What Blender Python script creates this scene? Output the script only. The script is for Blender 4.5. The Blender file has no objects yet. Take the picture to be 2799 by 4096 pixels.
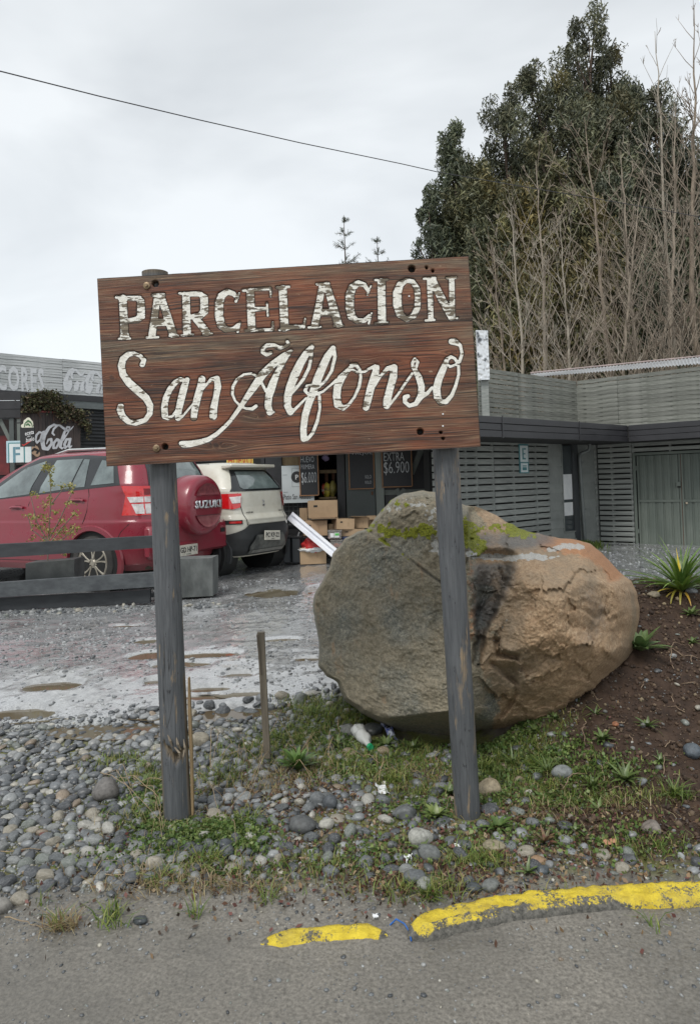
import bpy, bmesh, math, random
import numpy as np
from mathutils import Vector, Matrix
random.seed(7); np.random.seed(7)
R = math.radians
sc = bpy.context.scene
COL = sc.collection

# ------------------------------------------------------------------ camera
HC = 1.42; FPX = 2750.0; CU, CV = 1400.0, 1866.0
PITCH, ROLL = R(1.33), R(1.7)
_F = np.array([0, math.cos(PITCH), math.sin(PITCH)])
_R0 = np.array([1.0, 0, 0]); _U0 = np.array([0, -math.sin(PITCH), math.cos(PITCH)])
_RT = math.cos(ROLL)*_R0 - math.sin(ROLL)*_U0
_UP = math.sin(ROLL)*_R0 + math.cos(ROLL)*_U0
cam = bpy.data.cameras.new('camera'); cam_o = bpy.data.objects.new('camera', cam); COL.objects.link(cam_o)
cam.sensor_fit = 'VERTICAL'; cam.sensor_height = 24.0; cam.sensor_width = 24.0
cam.lens = FPX/4096*24.0; cam.shift_y = -(2048-CV)/4096.0; cam.shift_x = 0
cam.clip_start = 0.05; cam.clip_end = 900
m = Matrix.Identity(4)
for i in range(3):
    m[i][0] = _RT[i]; m[i][1] = _UP[i]; m[i][2] = -_F[i]
m[2][3] = HC
cam_o.matrix_world = m
sc.camera = cam_o

# ------------------------------------------------------------------ world: overcast
w = bpy.data.worlds.new('World'); sc.world = w; w.use_nodes = True
nt = w.node_tree; nt.nodes.clear()
N = nt.nodes.new; L = nt.links.new
out = N('ShaderNodeOutputWorld'); bg = N('ShaderNodeBackground'); bg2 = N('ShaderNodeBackground'); add = N('ShaderNodeAddShader')
sky = N('ShaderNodeTexSky'); sky.sky_type = 'NISHITA'; sky.sun_disc = False
sky.sun_elevation = R(52); sky.sun_rotation = R(205)
bg.inputs['Strength'].default_value = 0.02
L(sky.outputs[0], bg.inputs[0])
tc = N('ShaderNodeTexCoord'); mp = N('ShaderNodeMapping'); mp.inputs['Scale'].default_value = (1.0, 1.0, 2.4)
nz = N('ShaderNodeTexNoise'); nz.inputs['Scale'].default_value = 1.7; nz.inputs['Detail'].default_value = 5; nz.inputs['Roughness'].default_value = 0.5
nz.inputs['Distortion'].default_value = 0.4
cr = N('ShaderNodeValToRGB')
cr.color_ramp.elements[0].position = 0.36; cr.color_ramp.elements[0].color = (0.53, 0.55, 0.555, 1)
cr.color_ramp.elements[1].position = 0.62; cr.color_ramp.elements[1].color = (0.715, 0.735, 0.735, 1)
L(tc.outputs['Generated'], mp.inputs[0]); L(mp.outputs[0], nz.inputs[0]); L(nz.outputs[0], cr.inputs[0]); L(cr.outputs[0], bg2.inputs[0])
bg2.inputs['Strength'].default_value = 0.88
L(bg.outputs[0], add.inputs[0]); L(bg2.outputs[0], add.inputs[1]); L(add.outputs[0], out.inputs[0])
sun = bpy.data.lights.new('sun', 'SUN'); sun.energy = 1.5; sun.angle = R(22); sun.color = (1.0, 0.97, 0.92)
sun_o = bpy.data.objects.new('sun', sun); COL.objects.link(sun_o)
# sun direction: elevation 52, behind-left of the camera
_el, _az = R(52), R(205)
sd = Vector((math.sin(_az)*math.cos(_el), math.cos(_az)*math.cos(_el), math.sin(_el)))
sun_o.rotation_euler = sd.to_track_quat('Z', 'Y').to_euler()
sc.view_settings.view_transform = 'Standard'; sc.view_settings.look = 'None'
sc.view_settings.gamma = 1; sc.view_settings.use_curve_mapping = False
sc.view_settings.exposure = 0.46
try:
    sc.cycles.max_bounces = 6; sc.cycles.transparent_max_bounces = 6
except Exception: pass

# ------------------------------------------------------------------ pixel <-> world helpers
def ray(u, v):
    u = np.asarray(u, float); v = np.asarray(v, float)
    a = (u-CU)/FPX; b = -(v-CV)/FPX
    return a[..., None]*_RT + _F + b[..., None]*_UP
CAMP = np.array([0, 0, HC])
def P(u, v, Y):
    d = ray(u, v); return CAMP + d*(Y/d[..., 1])[..., None]
class Plane:
    """a real plane standing in the world: point, unit normal towards the camera, horizontal axis"""
    def __init__(s, p, d):
        s.p = np.array(p, float); d = np.array([d[0], d[1], 0.0]); s.d = d/np.linalg.norm(d)
        n = np.array([s.d[1], -s.d[0], 0.0])
        if n.dot(CAMP-s.p) < 0: n = -n
        s.n = n
    def hit(s, u, v, off=0.0):
        r = ray(u, v); k = ((s.p+s.n*off-CAMP) @ s.n)/(r @ s.n)
        return CAMP + r*k[..., None]
    def tz(s, u, v):
        h = s.hit(u, v); return float((h-s.p) @ s.d), float(h[2])
    def at(s, t, z, off=0.0):
        q = s.p + s.d*t + s.n*off; return np.array([q[0], q[1], z])
    def shift(s, off): 
        return Plane(s.p+s.n*off, s.d)

# ------------------------------------------------------------------ noise (numpy)
def _h(ix, iy, iz, s):
    x = np.sin(ix*127.1+iy*311.7+iz*74.7+s*53.3)*43758.5453
    return x-np.floor(x)
def vn3(x, y, z, s=0):
    x = np.asarray(x, float); y = np.asarray(y, float); z = np.asarray(z, float)+0*x
    ix, iy, iz = np.floor(x), np.floor(y), np.floor(z)
    fx, fy, fz = x-ix, y-iy, z-iz
    fx = fx*fx*(3-2*fx); fy = fy*fy*(3-2*fy); fz = fz*fz*(3-2*fz)
    def l2(z0):
        a = _h(ix, iy, z0, s)*(1-fx)+_h(ix+1, iy, z0, s)*fx
        b = _h(ix, iy+1, z0, s)*(1-fx)+_h(ix+1, iy+1, z0, s)*fx
        return a*(1-fy)+b*fy
    return (l2(iz)*(1-fz)+l2(iz+1)*fz)*2-1
def vn2(x, y, s=0):
    x = np.asarray(x, float); y = np.asarray(y, float)
    ix, iy = np.floor(x), np.floor(y); fx, fy = x-ix, y-iy
    fx = fx*fx*(3-2*fx); fy = fy*fy*(3-2*fy)
    a = _h(ix, iy, 0, s)*(1-fx)+_h(ix+1, iy, 0, s)*fx
    b = _h(ix, iy+1, 0, s)*(1-fx)+_h(ix+1, iy+1, 0, s)*fx
    return (a*(1-fy)+b*fy)*2-1
def fbm2(x, y, o=4, s=0):
    r = 0; a = 1; t = 0
    for k in range(o):
        r = r+a*vn2(x*2**k+k*7.3, y*2**k-k*3.1, s+k); t += a; a *= .5
    return r/t
def fbm3(x, y, z, o=4, s=0):
    r = 0; a = 1; t = 0
    for k in range(o):
        r = r+a*vn3(x*2**k+k*7.3, y*2**k-k*3.1, z*2**k, s+k); t += a; a *= .5
    return r/t
def ss(a, b, x):
    t = np.clip((np.asarray(x, float)-a)/(b-a), 0, 1); return t*t*(3-2*t)

# ------------------------------------------------------------------ mesh helpers
def mesh_np(name, V, Fc, smooth=False):
    V = np.ascontiguousarray(V, dtype=np.float32); Fc = np.ascontiguousarray(Fc, dtype=np.int32)
    me = bpy.data.meshes.new(name); k = Fc.shape[1]; n = len(Fc)
    me.vertices.add(len(V)); me.vertices.foreach_set('co', V.ravel())
    me.loops.add(n*k); me.loops.foreach_set('vertex_index', Fc.ravel())
    me.polygons.add(n); me.polygons.foreach_set('loop_start', np.arange(0, n*k, k, dtype=np.int32))
    if smooth: me.polygons.foreach_set('use_smooth', np.ones(n, dtype=bool))
    me.update(calc_edges=True)
    return me
def attr(me, name, data, kind='FLOAT'):
    a = me.attributes.new(name, kind, 'POINT')
    if kind == 'FLOAT': a.data.foreach_set('value', np.ascontiguousarray(data, dtype=np.float32).ravel())
    elif kind == 'FLOAT_COLOR':
        d = np.asarray(data, dtype=np.float32)
        if d.shape[1] == 3: d = np.hstack([d, np.ones((len(d), 1), np.float32)])
        a.data.foreach_set('color', np.ascontiguousarray(d).ravel())
    else: a.data.foreach_set('vector', np.ascontiguousarray(data, dtype=np.float32).ravel())
def tag(o, label=None, cat=None, group=None, kind=None):
    if label: o['label'] = label
    if cat: o['category'] = cat
    if group: o['group'] = group
    if kind: o['kind'] = kind
    return o
def empty(name, loc, rz=0.0, label=None, cat=None, group=None):
    o = bpy.data.objects.new(name, None); COL.objects.link(o); o.empty_display_size = .1
    o.location = Vector([float(c) for c in loc]); o.rotation_euler = (0, 0, rz)
    return tag(o, label, cat, group)
def root_loc(p):
    v = Vector((0, 0, 0))
    while p is not None: v += p.location; p = p.parent
    return v
def link(name, me, mat=None, parent=None, world=True):
    """link a mesh; world=True: its vertices are world coordinates (parents are unrotated)"""
    if mat is not None and not me.materials: me.materials.append(mat)
    o = bpy.data.objects.new(name, me); COL.objects.link(o)
    if parent is not None:
        o.parent = parent
        if world:
            o.location = -root_loc(parent)
    return o
class MB:
    def __init__(s): s.v = []; s.f = []
    def add(s, V, Fc):
        b = len(s.v); s.v += [tuple(map(float, p)) for p in V]; s.f += [tuple(i+b for i in f) for f in Fc]; return s
    def box(s, c, size, rot=None, bev=0.0):
        hx, hy, hz = [q/2 for q in size]; M = rot if rot is not None else np.eye(3)
        if bev <= 0:
            V = [np.array([x, y, z]) for x in (-hx, hx) for y in (-hy, hy) for z in (-hz, hz)]
            Fc = [(0, 1, 3, 2), (4, 6, 7, 5), (0, 4, 5, 1), (2, 3, 7, 6), (0, 2, 6, 4), (1, 5, 7, 3)]
        else:
            b = min(bev, hx*.49, hy*.49, hz*.49); V = []; idx = {}
            for sx in (-1, 1):
                for sy in (-1, 1):
                    for sz in (-1, 1):
                        for k in range(3):
                            p = [sx*(hx-b), sy*(hy-b), sz*(hz-b)]; p[k] = [sx*hx, sy*hy, sz*hz][k]
                            idx[(sx, sy, sz, k)] = len(V); V.append(np.array(p))
            Fc = []
            for k in range(3):
                i, j = [q for q in range(3) if q != k]
                for sg in (-1, 1):
                    q = []
                    for a, bb in ((-1, -1), (1, -1), (1, 1), (-1, 1)):
                        t = [0, 0, 0]; t[k] = sg; t[i] = a; t[j] = bb; q.append(idx[(t[0], t[1], t[2], k)])
                    Fc.append(tuple(q))
                for a in (-1, 1):
                    for bb in (-1, 1):
                        t0 = [0, 0, 0]; t1 = [0, 0, 0]; t0[k] = -1; t1[k] = 1
                        t0[i] = t1[i] = a; t0[j] = t1[j] = bb
                        Fc.append((idx[tuple(t0)+(i,)], idx[tuple(t1)+(i,)], idx[tuple(t1)+(j,)], idx[tuple(t0)+(j,)]))
            for sx in (-1, 1):
                for sy in (-1, 1):
                    for sz in (-1, 1): Fc.append(tuple(idx[(sx, sy, sz, k)] for k in range(3)))
        V = [M @ p + np.array(c, float) for p in V]
        return s.add(V, Fc)
    def tube(s, pts, rad, n=8, caps=True):
        pts = [np.array(p, float) for p in pts]; k = len(pts)
        if not hasattr(rad, '__len__'): rad = [rad]*k
        V = []; prev = None
        for i in range(k):
            t = pts[min(i+1, k-1)]-pts[max(i-1, 0)]; t = t/(np.linalg.norm(t)+1e-9)
            if prev is None:
                a = np.array([1.0, 0, 0]) if abs(t[0]) < .8 else np.array([0, 1.0, 0])
            else: a = prev
            a = a-t*a.dot(t); a /= np.linalg.norm(a)+1e-9; b = np.cross(t, a); prev = a
            for j in range(n):
                th = 2*math.pi*j/n; V.append(pts[i]+rad[i]*(math.cos(th)*a+math.sin(th)*b))
        Fc = [(i*n+j, i*n+(j+1) % n, (i+1)*n+(j+1) % n, (i+1)*n+j) for i in range(k-1) for j in range(n)]
        if caps: Fc += [tuple(range(n))[::-1], tuple(range((k-1)*n, k*n))]
        return s.add(V, Fc)
    def lathe(s, prof, n=32, axis='y', c=(0, 0, 0)):
        """prof: (radius, along) pairs revolved about the axis"""
        V = []
        for r_, a_ in prof:
            for j in range(n):
                th = 2*math.pi*j/n; x, z = r_*math.cos(th), r_*math.sin(th)
                p = {'y': (x, a_, z), 'x': (a_, x, z), 'z': (x, z, a_)}[axis]
                V.append(np.array(p)+np.array(c))
        k = len(prof)
        Fc = [(i*n+j, i*n+(j+1) % n, (i+1)*n+(j+1) % n, (i+1)*n+j) for i in range(k-1) for j in range(n)]
        Fc += [tuple(range(n))[::-1], tuple(range((k-1)*n, k*n))]
        return s.add(V, Fc)
    def mesh(s, name, smooth=False):
        me = bpy.data.meshes.new(name); me.from_pydata(s.v, [], s.f)
        bm = bmesh.new(); bm.from_mesh(me); bmesh.ops.recalc_face_normals(bm, faces=bm.faces); bm.to_mesh(me); bm.free()
        if smooth:
            me.polygons.foreach_set('use_smooth', np.ones(len(me.polygons), dtype=bool))
            me.set_sharp_from_angle(angle=R(38))
        me.update(); return me
    def build(s, name, mat, parent=None, smooth=False, world=True):
        return link(name, s.mesh(name, smooth), mat, parent, world)
def rotz(a):
    c, s_ = math.cos(a), math.sin(a); return np.array([[c, -s_, 0], [s_, c, 0], [0, 0, 1.0]])
def frame(d):
    """rotation whose x axis is the horizontal direction d"""
    return rotz(math.atan2(d[1], d[0]))
def eul(a, b, c):
    return np.array(Matrix.Rotation(c, 3, 'Z') @ Matrix.Rotation(b, 3, 'Y') @ Matrix.Rotation(a, 3, 'X'))
def grid_faces(nu, nv, wrap=False):
    i = np.arange(nu-1 if not wrap else nu)[:, None]; j = np.arange(nv-1)[None, :]
    i2 = (i+1) % nu
    return np.stack([i*nv+j+0*i, i2*nv+j, i2*nv+j+1, i*nv+j+1], -1).reshape(-1, 4)

# signed distances in 2-D
def sd_stroke(x, y, pts):
    d = np.full(x.shape, 1e9)
    if len(pts) == 1: pts = pts*2
    for (x0, y0, r0), (x1, y1, r1) in zip(pts[:-1], pts[1:]):
        dx, dy = x1-x0, y1-y0; l2 = dx*dx+dy*dy+1e-9
        t = np.clip(((x-x0)*dx+(y-y0)*dy)/l2, 0, 1)
        d = np.minimum(d, np.hypot(x-x0-t*dx, y-y0-t*dy)-(r0+(r1-r0)*t))
    return d
def sd_poly(x, y, poly):
    d = np.full(x.shape, 1e18); s = np.ones(x.shape); n = len(poly)
    for i in range(n):
        ax, ay = poly[i]; bx, by = poly[i-1]
        ex, ey = bx-ax, by-ay; wx, wy = x-ax, y-ay
        t = np.clip((wx*ex+wy*ey)/(ex*ex+ey*ey+1e-12), 0, 1)
        d = np.minimum(d, (wx-ex*t)**2+(wy-ey*t)**2)
        c1 = y >= ay; c2 = y < by; c3 = ex*wy > ey*wx
        f = (c1 & c2 & c3) | (~c1 & ~c2 & ~c3); s = np.where(f, -s, s)
    return s*np.sqrt(d)
def field(f, x0, x1, y0, y1, step):
    """mesh of the region f<0, border vertices slid onto the contour"""
    nx = max(3, int(math.ceil((x1-x0)/step))+1); ny = max(3, int(math.ceil((y1-y0)/step))+1)
    X, Y = np.meshgrid(np.linspace(x0, x1, nx), np.linspace(y0, y1, ny), indexing='ij')
    D = f(X, Y); e = step*.25
    ins = D < 0
    cell = ins[:-1, :-1] | ins[1:, :-1] | ins[:-1, 1:] | ins[1:, 1:]
    for _ in range(2):
        gx = (f(X+e, Y)-f(X-e, Y))/(2*e); gy = (f(X, Y+e)-f(X, Y-e))/(2*e)
        g2 = np.maximum(gx*gx+gy*gy, .3); k = np.where((~ins), D/g2, 0)
        k = np.clip(k, -step*1.5, step*1.5)
        X = X-k*gx; Y = Y-k*gy; D = f(X, Y)
    Fc = grid_faces(nx, ny).reshape(nx-1, ny-1, 4)[cell]
    used, inv = np.unique(Fc.ravel(), return_inverse=True)
    return np.stack([X.ravel()[used], Y.ravel()[used]], -1), inv.reshape(-1, 4)
def strokes_bounds(st, pad):
    xs = [q[0]-q[2] for s in st for q in s]+[q[0]+q[2] for s in st for q in s]
    ys = [q[1]-q[2] for s in st for q in s]+[q[1]+q[2] for s in st for q in s]
    return min(xs)-pad, max(xs)+pad, min(ys)-pad, max(ys)+pad
def sd_strokes(x, y, st):
    d = np.full(x.shape, 1e9)
    for s in st: d = np.minimum(d, sd_stroke(x, y, s))
    return d
def decal(name, st, plane, off, mat, parent, step=3.0):
    """flat painted strokes (given in photo pixels) laid on a real plane"""
    b = strokes_bounds(st, step); p, Fc = field(lambda x, y: sd_strokes(x, y, st), b[0], b[1], b[2], b[3], step)
    V = plane.hit(p[:, 0], p[:, 1], off)
    return link(name, mesh_np(name, V, Fc), mat, parent)
def text_mesh(txt, size=1.0, extrude=0.0, bold=0.0, spacing=1.0, shear=0.0):
    cu = bpy.data.curves.new('t', 'FONT'); cu.body = txt; cu.size = size; cu.extrude = extrude; cu.offset = bold
    cu.space_character = spacing; cu.shear = shear; cu.align_x = 'CENTER'; cu.align_y = 'CENTER'; cu.resolution_u = 2
    o = bpy.data.objects.new('t', cu); COL.objects.link(o)
    dg = bpy.context.evaluated_depsgraph_get(); me = bpy.data.meshes.new_from_object(o.evaluated_get(dg))
    bpy.data.objects.remove(o); bpy.data.curves.remove(cu); return me
def text_on(name, txt, o3, ax, up, width, height, mat, parent, extrude=0, bold=0.0, off=.003, world=True, shear=0.0, spacing=1.0):
    """lettering fitted to width x height, centred on o3, in the frame ax/up"""
    me = text_mesh(txt, 1.0, 0, bold, spacing, shear); n = len(me.vertices); co = np.empty(n*3, np.float32); me.vertices.foreach_get('co', co); co = co.reshape(-1, 3)
    lo, hi = co.min(0), co.max(0); c = (lo+hi)/2; sx = width/(hi[0]-lo[0]); sy = height/(hi[1]-lo[1])
    ax = np.array(ax, float); up = np.array(up, float); nn = np.cross(ax, up)
    V = np.array(o3, float)+((co[:, :1]-c[0])*sx)*ax+((co[:, 1:2]-c[1])*sy)*up+nn*off
    if extrude > 0:
        bm = bmesh.new(); me.vertices.foreach_set('co', V.astype(np.float32).ravel()); bm.from_mesh(me)
        r_ = bmesh.ops.extrude_face_region(bm, geom=bm.faces[:])
        bmesh.ops.translate(bm, vec=Vector(nn*extrude), verts=[g for g in r_['geom'] if isinstance(g, bmesh.types.BMVert)])
        bmesh.ops.recalc_face_normals(bm, faces=bm.faces); bm.to_mesh(me); bm.free()
    else: me.vertices.foreach_set('co', V.astype(np.float32).ravel())
    me.update(); me.materials.clear()
    return link(name, me, mat, parent, world)

# ------------------------------------------------------------------ materials
class NT:
    def __init__(s, name):
        s.m = bpy.data.materials.new(name); s.m.use_nodes = True; s.t = s.m.node_tree; s.t.nodes.clear()
        s.o = s.t.nodes.new('ShaderNodeOutputMaterial'); s.b = s.t.nodes.new('ShaderNodeBsdfPrincipled')
        s.t.links.new(s.b.outputs[0], s.o.inputs[0])
    def n(s, t, **k):
        q = s.t.nodes.new(t)
        for a, v in k.items(): setattr(q, a, v)
        return q
    def put(s, sock, v):
        if hasattr(v, 'is_output') or isinstance(v, bpy.types.NodeSocket): s.t.links.new(v, sock)
        elif v is not None:
            if isinstance(v, (tuple, list)) and sock.type == 'RGBA' and len(v) == 3: v = (*v, 1)
            sock.default_value = v
    def set(s, **k):
        for a, v in k.items(): s.put(s.b.inputs[{'col': 'Base Color', 'rough': 'Roughness', 'metal': 'Metallic', 'nrm': 'Normal', 'coat': 'Coat Weight', 'coatr': 'Coat Roughness', 'spec': 'Specular IOR Level', 'ior': 'IOR', 'trans': 'Transmission Weight', 'alpha': 'Alpha', 'sss': 'Subsurface Weight'}[a]], v)
        return s
    def obj(s): return s.n('ShaderNodeTexCoord').outputs['Object']
    def at(s, name, out='Fac'): return s.n('ShaderNodeAttribute', attribute_name=name).outputs[out]
    def map(s, vec, scale=(1, 1, 1), loc=(0, 0, 0), rot=(0, 0, 0)):
        q = s.n('ShaderNodeMapping'); s.put(q.inputs[0], vec); q.inputs['Scale'].default_value = scale; q.inputs['Location'].default_value = loc; q.inputs['Rotation'].default_value = rot; return q.outputs[0]
    def noise(s, vec, scale, detail=5, rough=.6, dist=0, out=0):
        q = s.n('ShaderNodeTexNoise'); s.put(q.inputs['Vector'], vec); q.inputs['Scale'].default_value = scale; q.inputs['Detail'].default_value = detail
        q.inputs['Roughness'].default_value = rough; q.inputs['Distortion'].default_value = dist; return q.outputs[out]
    def voro(s, vec, scale, out='Distance', feature='F1'):
        q = s.n('ShaderNodeTexVoronoi', feature=feature); s.put(q.inputs['Vector'], vec); q.inputs['Scale'].default_value = scale; return q.outputs[out]
    def ramp(s, fac, stops, interp='LINEAR'):
        q = s.n('ShaderNodeValToRGB'); s.put(q.inputs[0], fac); q.color_ramp.interpolation = interp
        e = q.color_ramp.elements
        while len(e) < len(stops): e.new(.5)
        for i, (p, c) in enumerate(stops):
            e[i].position = p; e[i].color = (*c, 1) if isinstance(c, (tuple, list)) else (c, c, c, 1)
        return q.outputs[0]
    def mix(s, f, a, b, mode='MIX'):
        q = s.n('ShaderNodeMix', data_type='RGBA', blend_type=mode); s.put(q.inputs[0], f); s.put(q.inputs[6], a); s.put(q.inputs[7], b); return q.outputs[2]
    def math(s, op, a, b=0.0, c=None):
        q = s.n('ShaderNodeMath', operation=op); s.put(q.inputs[0], a); s.put(q.inputs[1], b)
        if c is not None: s.put(q.inputs[2], c)
        return q.outputs[0]
    def bump(s, h, strength=.5, dist=.01, nrm=None):
        q = s.n('ShaderNodeBump'); s.put(q.inputs['Height'], h); q.inputs['Strength'].default_value = strength; q.inputs['Distance'].default_value = dist
        if nrm is not None: s.put(q.inputs['Normal'], nrm)
        return q.outputs[0]
    def rnd(s): return s.n('ShaderNodeObjectInfo').outputs['Random']
def MAT(name, c1, c2=None, scale=6, rough=.6, metal=0, bump=0, bscale=None, stretch=(1, 1, 1), bdist=.004, lo=.35, hi=.65, coat=0, spec=.5, vary=0.0, rvar=.1):
    t = NT(name); v = t.map(t.obj(), stretch); c2 = c2 or tuple(q*.7 for q in c1)
    nn = t.noise(v, scale, 6, .62)
    col = t.ramp(nn, [(lo, c2), (hi, c1)])
    if vary > 0:
        k = t.math('MULTIPLY_ADD', t.rnd(), 2*vary, 1-vary)
        hs = t.n('ShaderNodeHueSaturation'); t.put(hs.inputs['Color'], col); t.put(hs.inputs['Value'], k); col = hs.outputs[0]
    rr = t.math('MULTIPLY_ADD', nn, rvar*2, rough-rvar)
    t.set(col=col, rough=rr, metal=metal, coat=coat, spec=spec)
    if bump: t.set(nrm=t.bump(t.noise(v, bscale or scale*4, 6, .65), bump, bdist))
    return t.m
def leafmat(name, tint=(1, 1, 1), rough=.5, trans=True):
    t = NT(name); c = t.at('col', 'Color'); c = t.mix(1.0, c, (*tint, 1), 'MULTIPLY')
    t.set(col=c, rough=rough)
    if trans:
        tr = t.n('ShaderNodeBsdfTranslucent'); t.put(tr.inputs[0], c)
        mx = t.n('ShaderNodeMixShader'); mx.inputs[0].default_value = .25
        t.t.links.new(t.b.outputs[0], mx.inputs[1]); t.t.links.new(tr.outputs[0], mx.inputs[2]); t.t.links.new(mx.outputs[0], t.o.inputs[0])
    return t.m

# ================================================================== TERRAIN
# puddles: centre and half-size in photo pixels, turned into places on the lot
_PUD = [(110, 2848, 130, 26), (235, 2736, 115, 17), (520, 2908, 190, 30), (1060, 2842, 330, 22), (600, 2618, 75, 13), (700, 2652, 90, 9),
        (840, 2616, 120, 10), (800, 2652, 60, 9), (840, 2750, 80, 13), (815, 2786, 90, 12), (1000, 2770, 80, 12), (590, 2562, 60, 11), (1240, 2632, 70, 8),
        (1140, 2366, 140, 15), (960, 2690, 70, 8), (1120, 2555, 90, 8), (640, 2720, 50, 8), (500, 2500, 80, 7)]
PUD = []
def gz(u, v, z):
    r = ray(u, v); k = (z-HC)/r[2]; return CAMP+r*k
KS1 = [tuple(gz(u, v, .028)[:2]) for u, v in ((1598, 3698), (1660, 3668), (1760, 3634), (1866, 3611), (2040, 3580), (2244, 3554), (2500, 3536), (2799, 3526), (3300, 3520))]
KS2 = [tuple(gz(u, v, .02)[:2]) for u, v in ((1030, 3738), (1150, 3712), (1300, 3693), (1400, 3687), (1500, 3693), (1560, 3702))]
_KX = [-3, KS2[0][0]-.3]+[p[0] for p in KS2]+[p[0] for p in KS1]+[6]; _KY = [1.6, KS2[0][1]-.1]+[p[1] for p in KS2]+[p[1] for p in KS1]+[KS1[-1][1]]
def zbase(X, Y):
    z = .135*ss(3.3, 5.2, Y) - .12*ss(.5, 5, X)*ss(7, 13, Y)
    z = z + ss(.62, 1.3, X)*(np.minimum(.5*np.maximum(Y-3.03, 0)+.02*ss(2.6, 3.2, Y), .60)*(1-ss(4.5, 6.2, Y)) )
    z = z - .05*np.exp(-((X-.75)/.35)**2-((Y-3.75)/.28)**2)
    yk = np.interp(X, _KX, _KY)
    z = z - .006*ss(-.02, -.10, Y-yk)
    z = z + .02*fbm2(X*.5+3, Y*.5, 3, 5)
    return z
def _g0(u, v):
    Y = 5.0
    for _ in range(40):
        p = P(u, v, Y); zz = float(zbase(np.array(p[0]), np.array(p[1])))
        r = ray(u, v); k = (zz-HC)/r[2]; Y = .5*Y+.5*float(np.clip(k*r[1], 1.2, 60))
    return P(u, v, Y)
for (u, v, a, b) in _PUD:
    c = _g0(u, v); ex = _g0(u+a, v); f = _g0(u, v-b); n_ = _g0(u, v+b)
    PUD.append((c[0], c[1], abs(ex[0]-c[0]), abs(f[1]-n_[1])/2))
def pudmask(X, Y):
    m_ = np.zeros(np.shape(X))
    wob = .8*fbm2(np.asarray(X)*5, np.asarray(Y)*3.2, 4, 11)
    for (cx, cy, ax, ay) in PUD:
        q = ((X-cx)/(ax*1.25))**2+((Y-cy)/(ay*1.35))**2
        m_ = np.maximum(m_, 1-ss(.15, 1.05, q+wob))
    return m_
def lotness(X, Y):
    """1 on the wet compacted lot, 0 on the verge"""
    edge = 4.05+.10*np.sin(X*1.3)+.12*fbm2(np.asarray(X)*1.4, np.asarray(Y)*.7, 3, 2)+.55*ss(-.9, .6, X)-.1*ss(-1, -2.5, X)
    l = ss(-.18, .35, Y-edge)
    m2 = ss(.7, 1.2, X)*(1-ss(5.1, 6.3, Y))
    return l*(1-m2)
def soilness(X, Y):
    return ss(.55, 1.15, X+.3*fbm2(np.asarray(X)*2, np.asarray(Y)*2, 3, 9)-.25*(np.asarray(Y)-3.2))*ss(2.45, 2.75, Y)*(1-ss(5.2, 6.2, Y))
def stripness(X, Y):
    return 1-ss(2.38, 2.60, Y+.07*fbm2(np.asarray(X)*3, np.asarray(Y)*3, 3, 21)+.03*np.asarray(X))
def H(X, Y):
    X = np.asarray(X, float); Y = np.asarray(Y, float)
    lo = lotness(X, Y); so = soilness(X, Y); st = stripness(X, Y)
    z = zbase(X, Y)
    near = 1-ss(14, 22, Y)
    z = z + near*(lo*(.011*fbm2(X*5, Y*5, 4, 31)+.006*np.maximum(0, fbm2(X*19, Y*19, 3, 35))) - lo*.030*pudmask(X, Y))
    z = z + (1-lo)*(1-st)*(.013*fbm2(X*7, Y*7, 4, 41)) + so*(.022*fbm2(X*14, Y*14, 3, 45)+.010*np.abs(fbm2(X*45, Y*45, 2, 47))) + st*.005*fbm2(X*18, Y*18, 3, 51)
    return z
def G(u, v):
    Y = 5.0
    for _ in range(50):
        p = P(u, v, Y); zz = float(H(p[0], p[1])); r = ray(u, v)
        k = (zz-HC)/r[2]; Y = .5*Y+.5*float(np.clip(k*r[1], 1.2, 60)) if k > 0 else Y*.9
    p = P(u, v, Y); return np.array([p[0], p[1], float(H(p[0], p[1]))])
def axis(parts):
    out_ = [parts[0][0]]
    for a, b, st in parts:
        n_ = max(1, int(round((b-a)/st))); out_ += list(np.linspace(a, b, n_+1)[1:])
    return np.array(out_)
gx = axis([(-320, -60, 26), (-60, -12, 4), (-12, -4.2, .35), (-4.2, -2.4, .05), (-2.4, 2.6, .016), (2.6, 4.5, .06), (4.5, 14, .5), (14, 60, 5), (60, 320, 26)])
gy = axis([(-60, -4, 8), (-4, 1.3, .5), (1.3, 2.2, .03), (2.2, 4.6, .016), (4.6, 8.4, .036), (8.4, 16, .2), (16, 40, 2), (40, 420, 24)])
GX, GY = np.meshgrid(gx, gy, indexing='ij')
GZ = H(GX, GY)
me = mesh_np('ground', np.stack([GX.ravel(), GY.ravel(), GZ.ravel()], -1), grid_faces(len(gx), len(gy)), True)
attr(me, 'lot', lotness(GX, GY).ravel()); attr(me, 'soil', soilness(GX, GY).ravel()); attr(me, 'strip', stripness(GX, GY).ravel())
t = NT('ground_mix'); o_ = t.obj()
n1 = t.noise(o_, 1.3, 4); n2 = t.noise(o_, 14, 6, .7); n3 = t.noise(o_, 90, 4, .7); vo = t.voro(t.map(o_, (1, 1, 1)), 55); vo2 = t.voro(o_, 130)
lotc = t.mix(t.ramp(n1, [(.4, 0), (.62, 1)]), t.ramp(n3, [(.3, (.17, .175, .18)), (.60, (.44, .45, .455))]), t.ramp(n2, [(.35, (.16, .16, .158)), (.62, (.40, .405, .40))]))
lotc = t.mix(t.ramp(t.voro(o_, 38, 'Color'), [(.82, 0), (.9, 1)]), lotc, (.06, .065, .07))
bank = t.ramp(n2, [(.3, (.055, .047, .036)), (.7, (.19, .17, .14))])
moss = t.ramp(t.noise(o_, 5.5, 5, .7), [(.42, 0), (.54, 1)])
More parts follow.
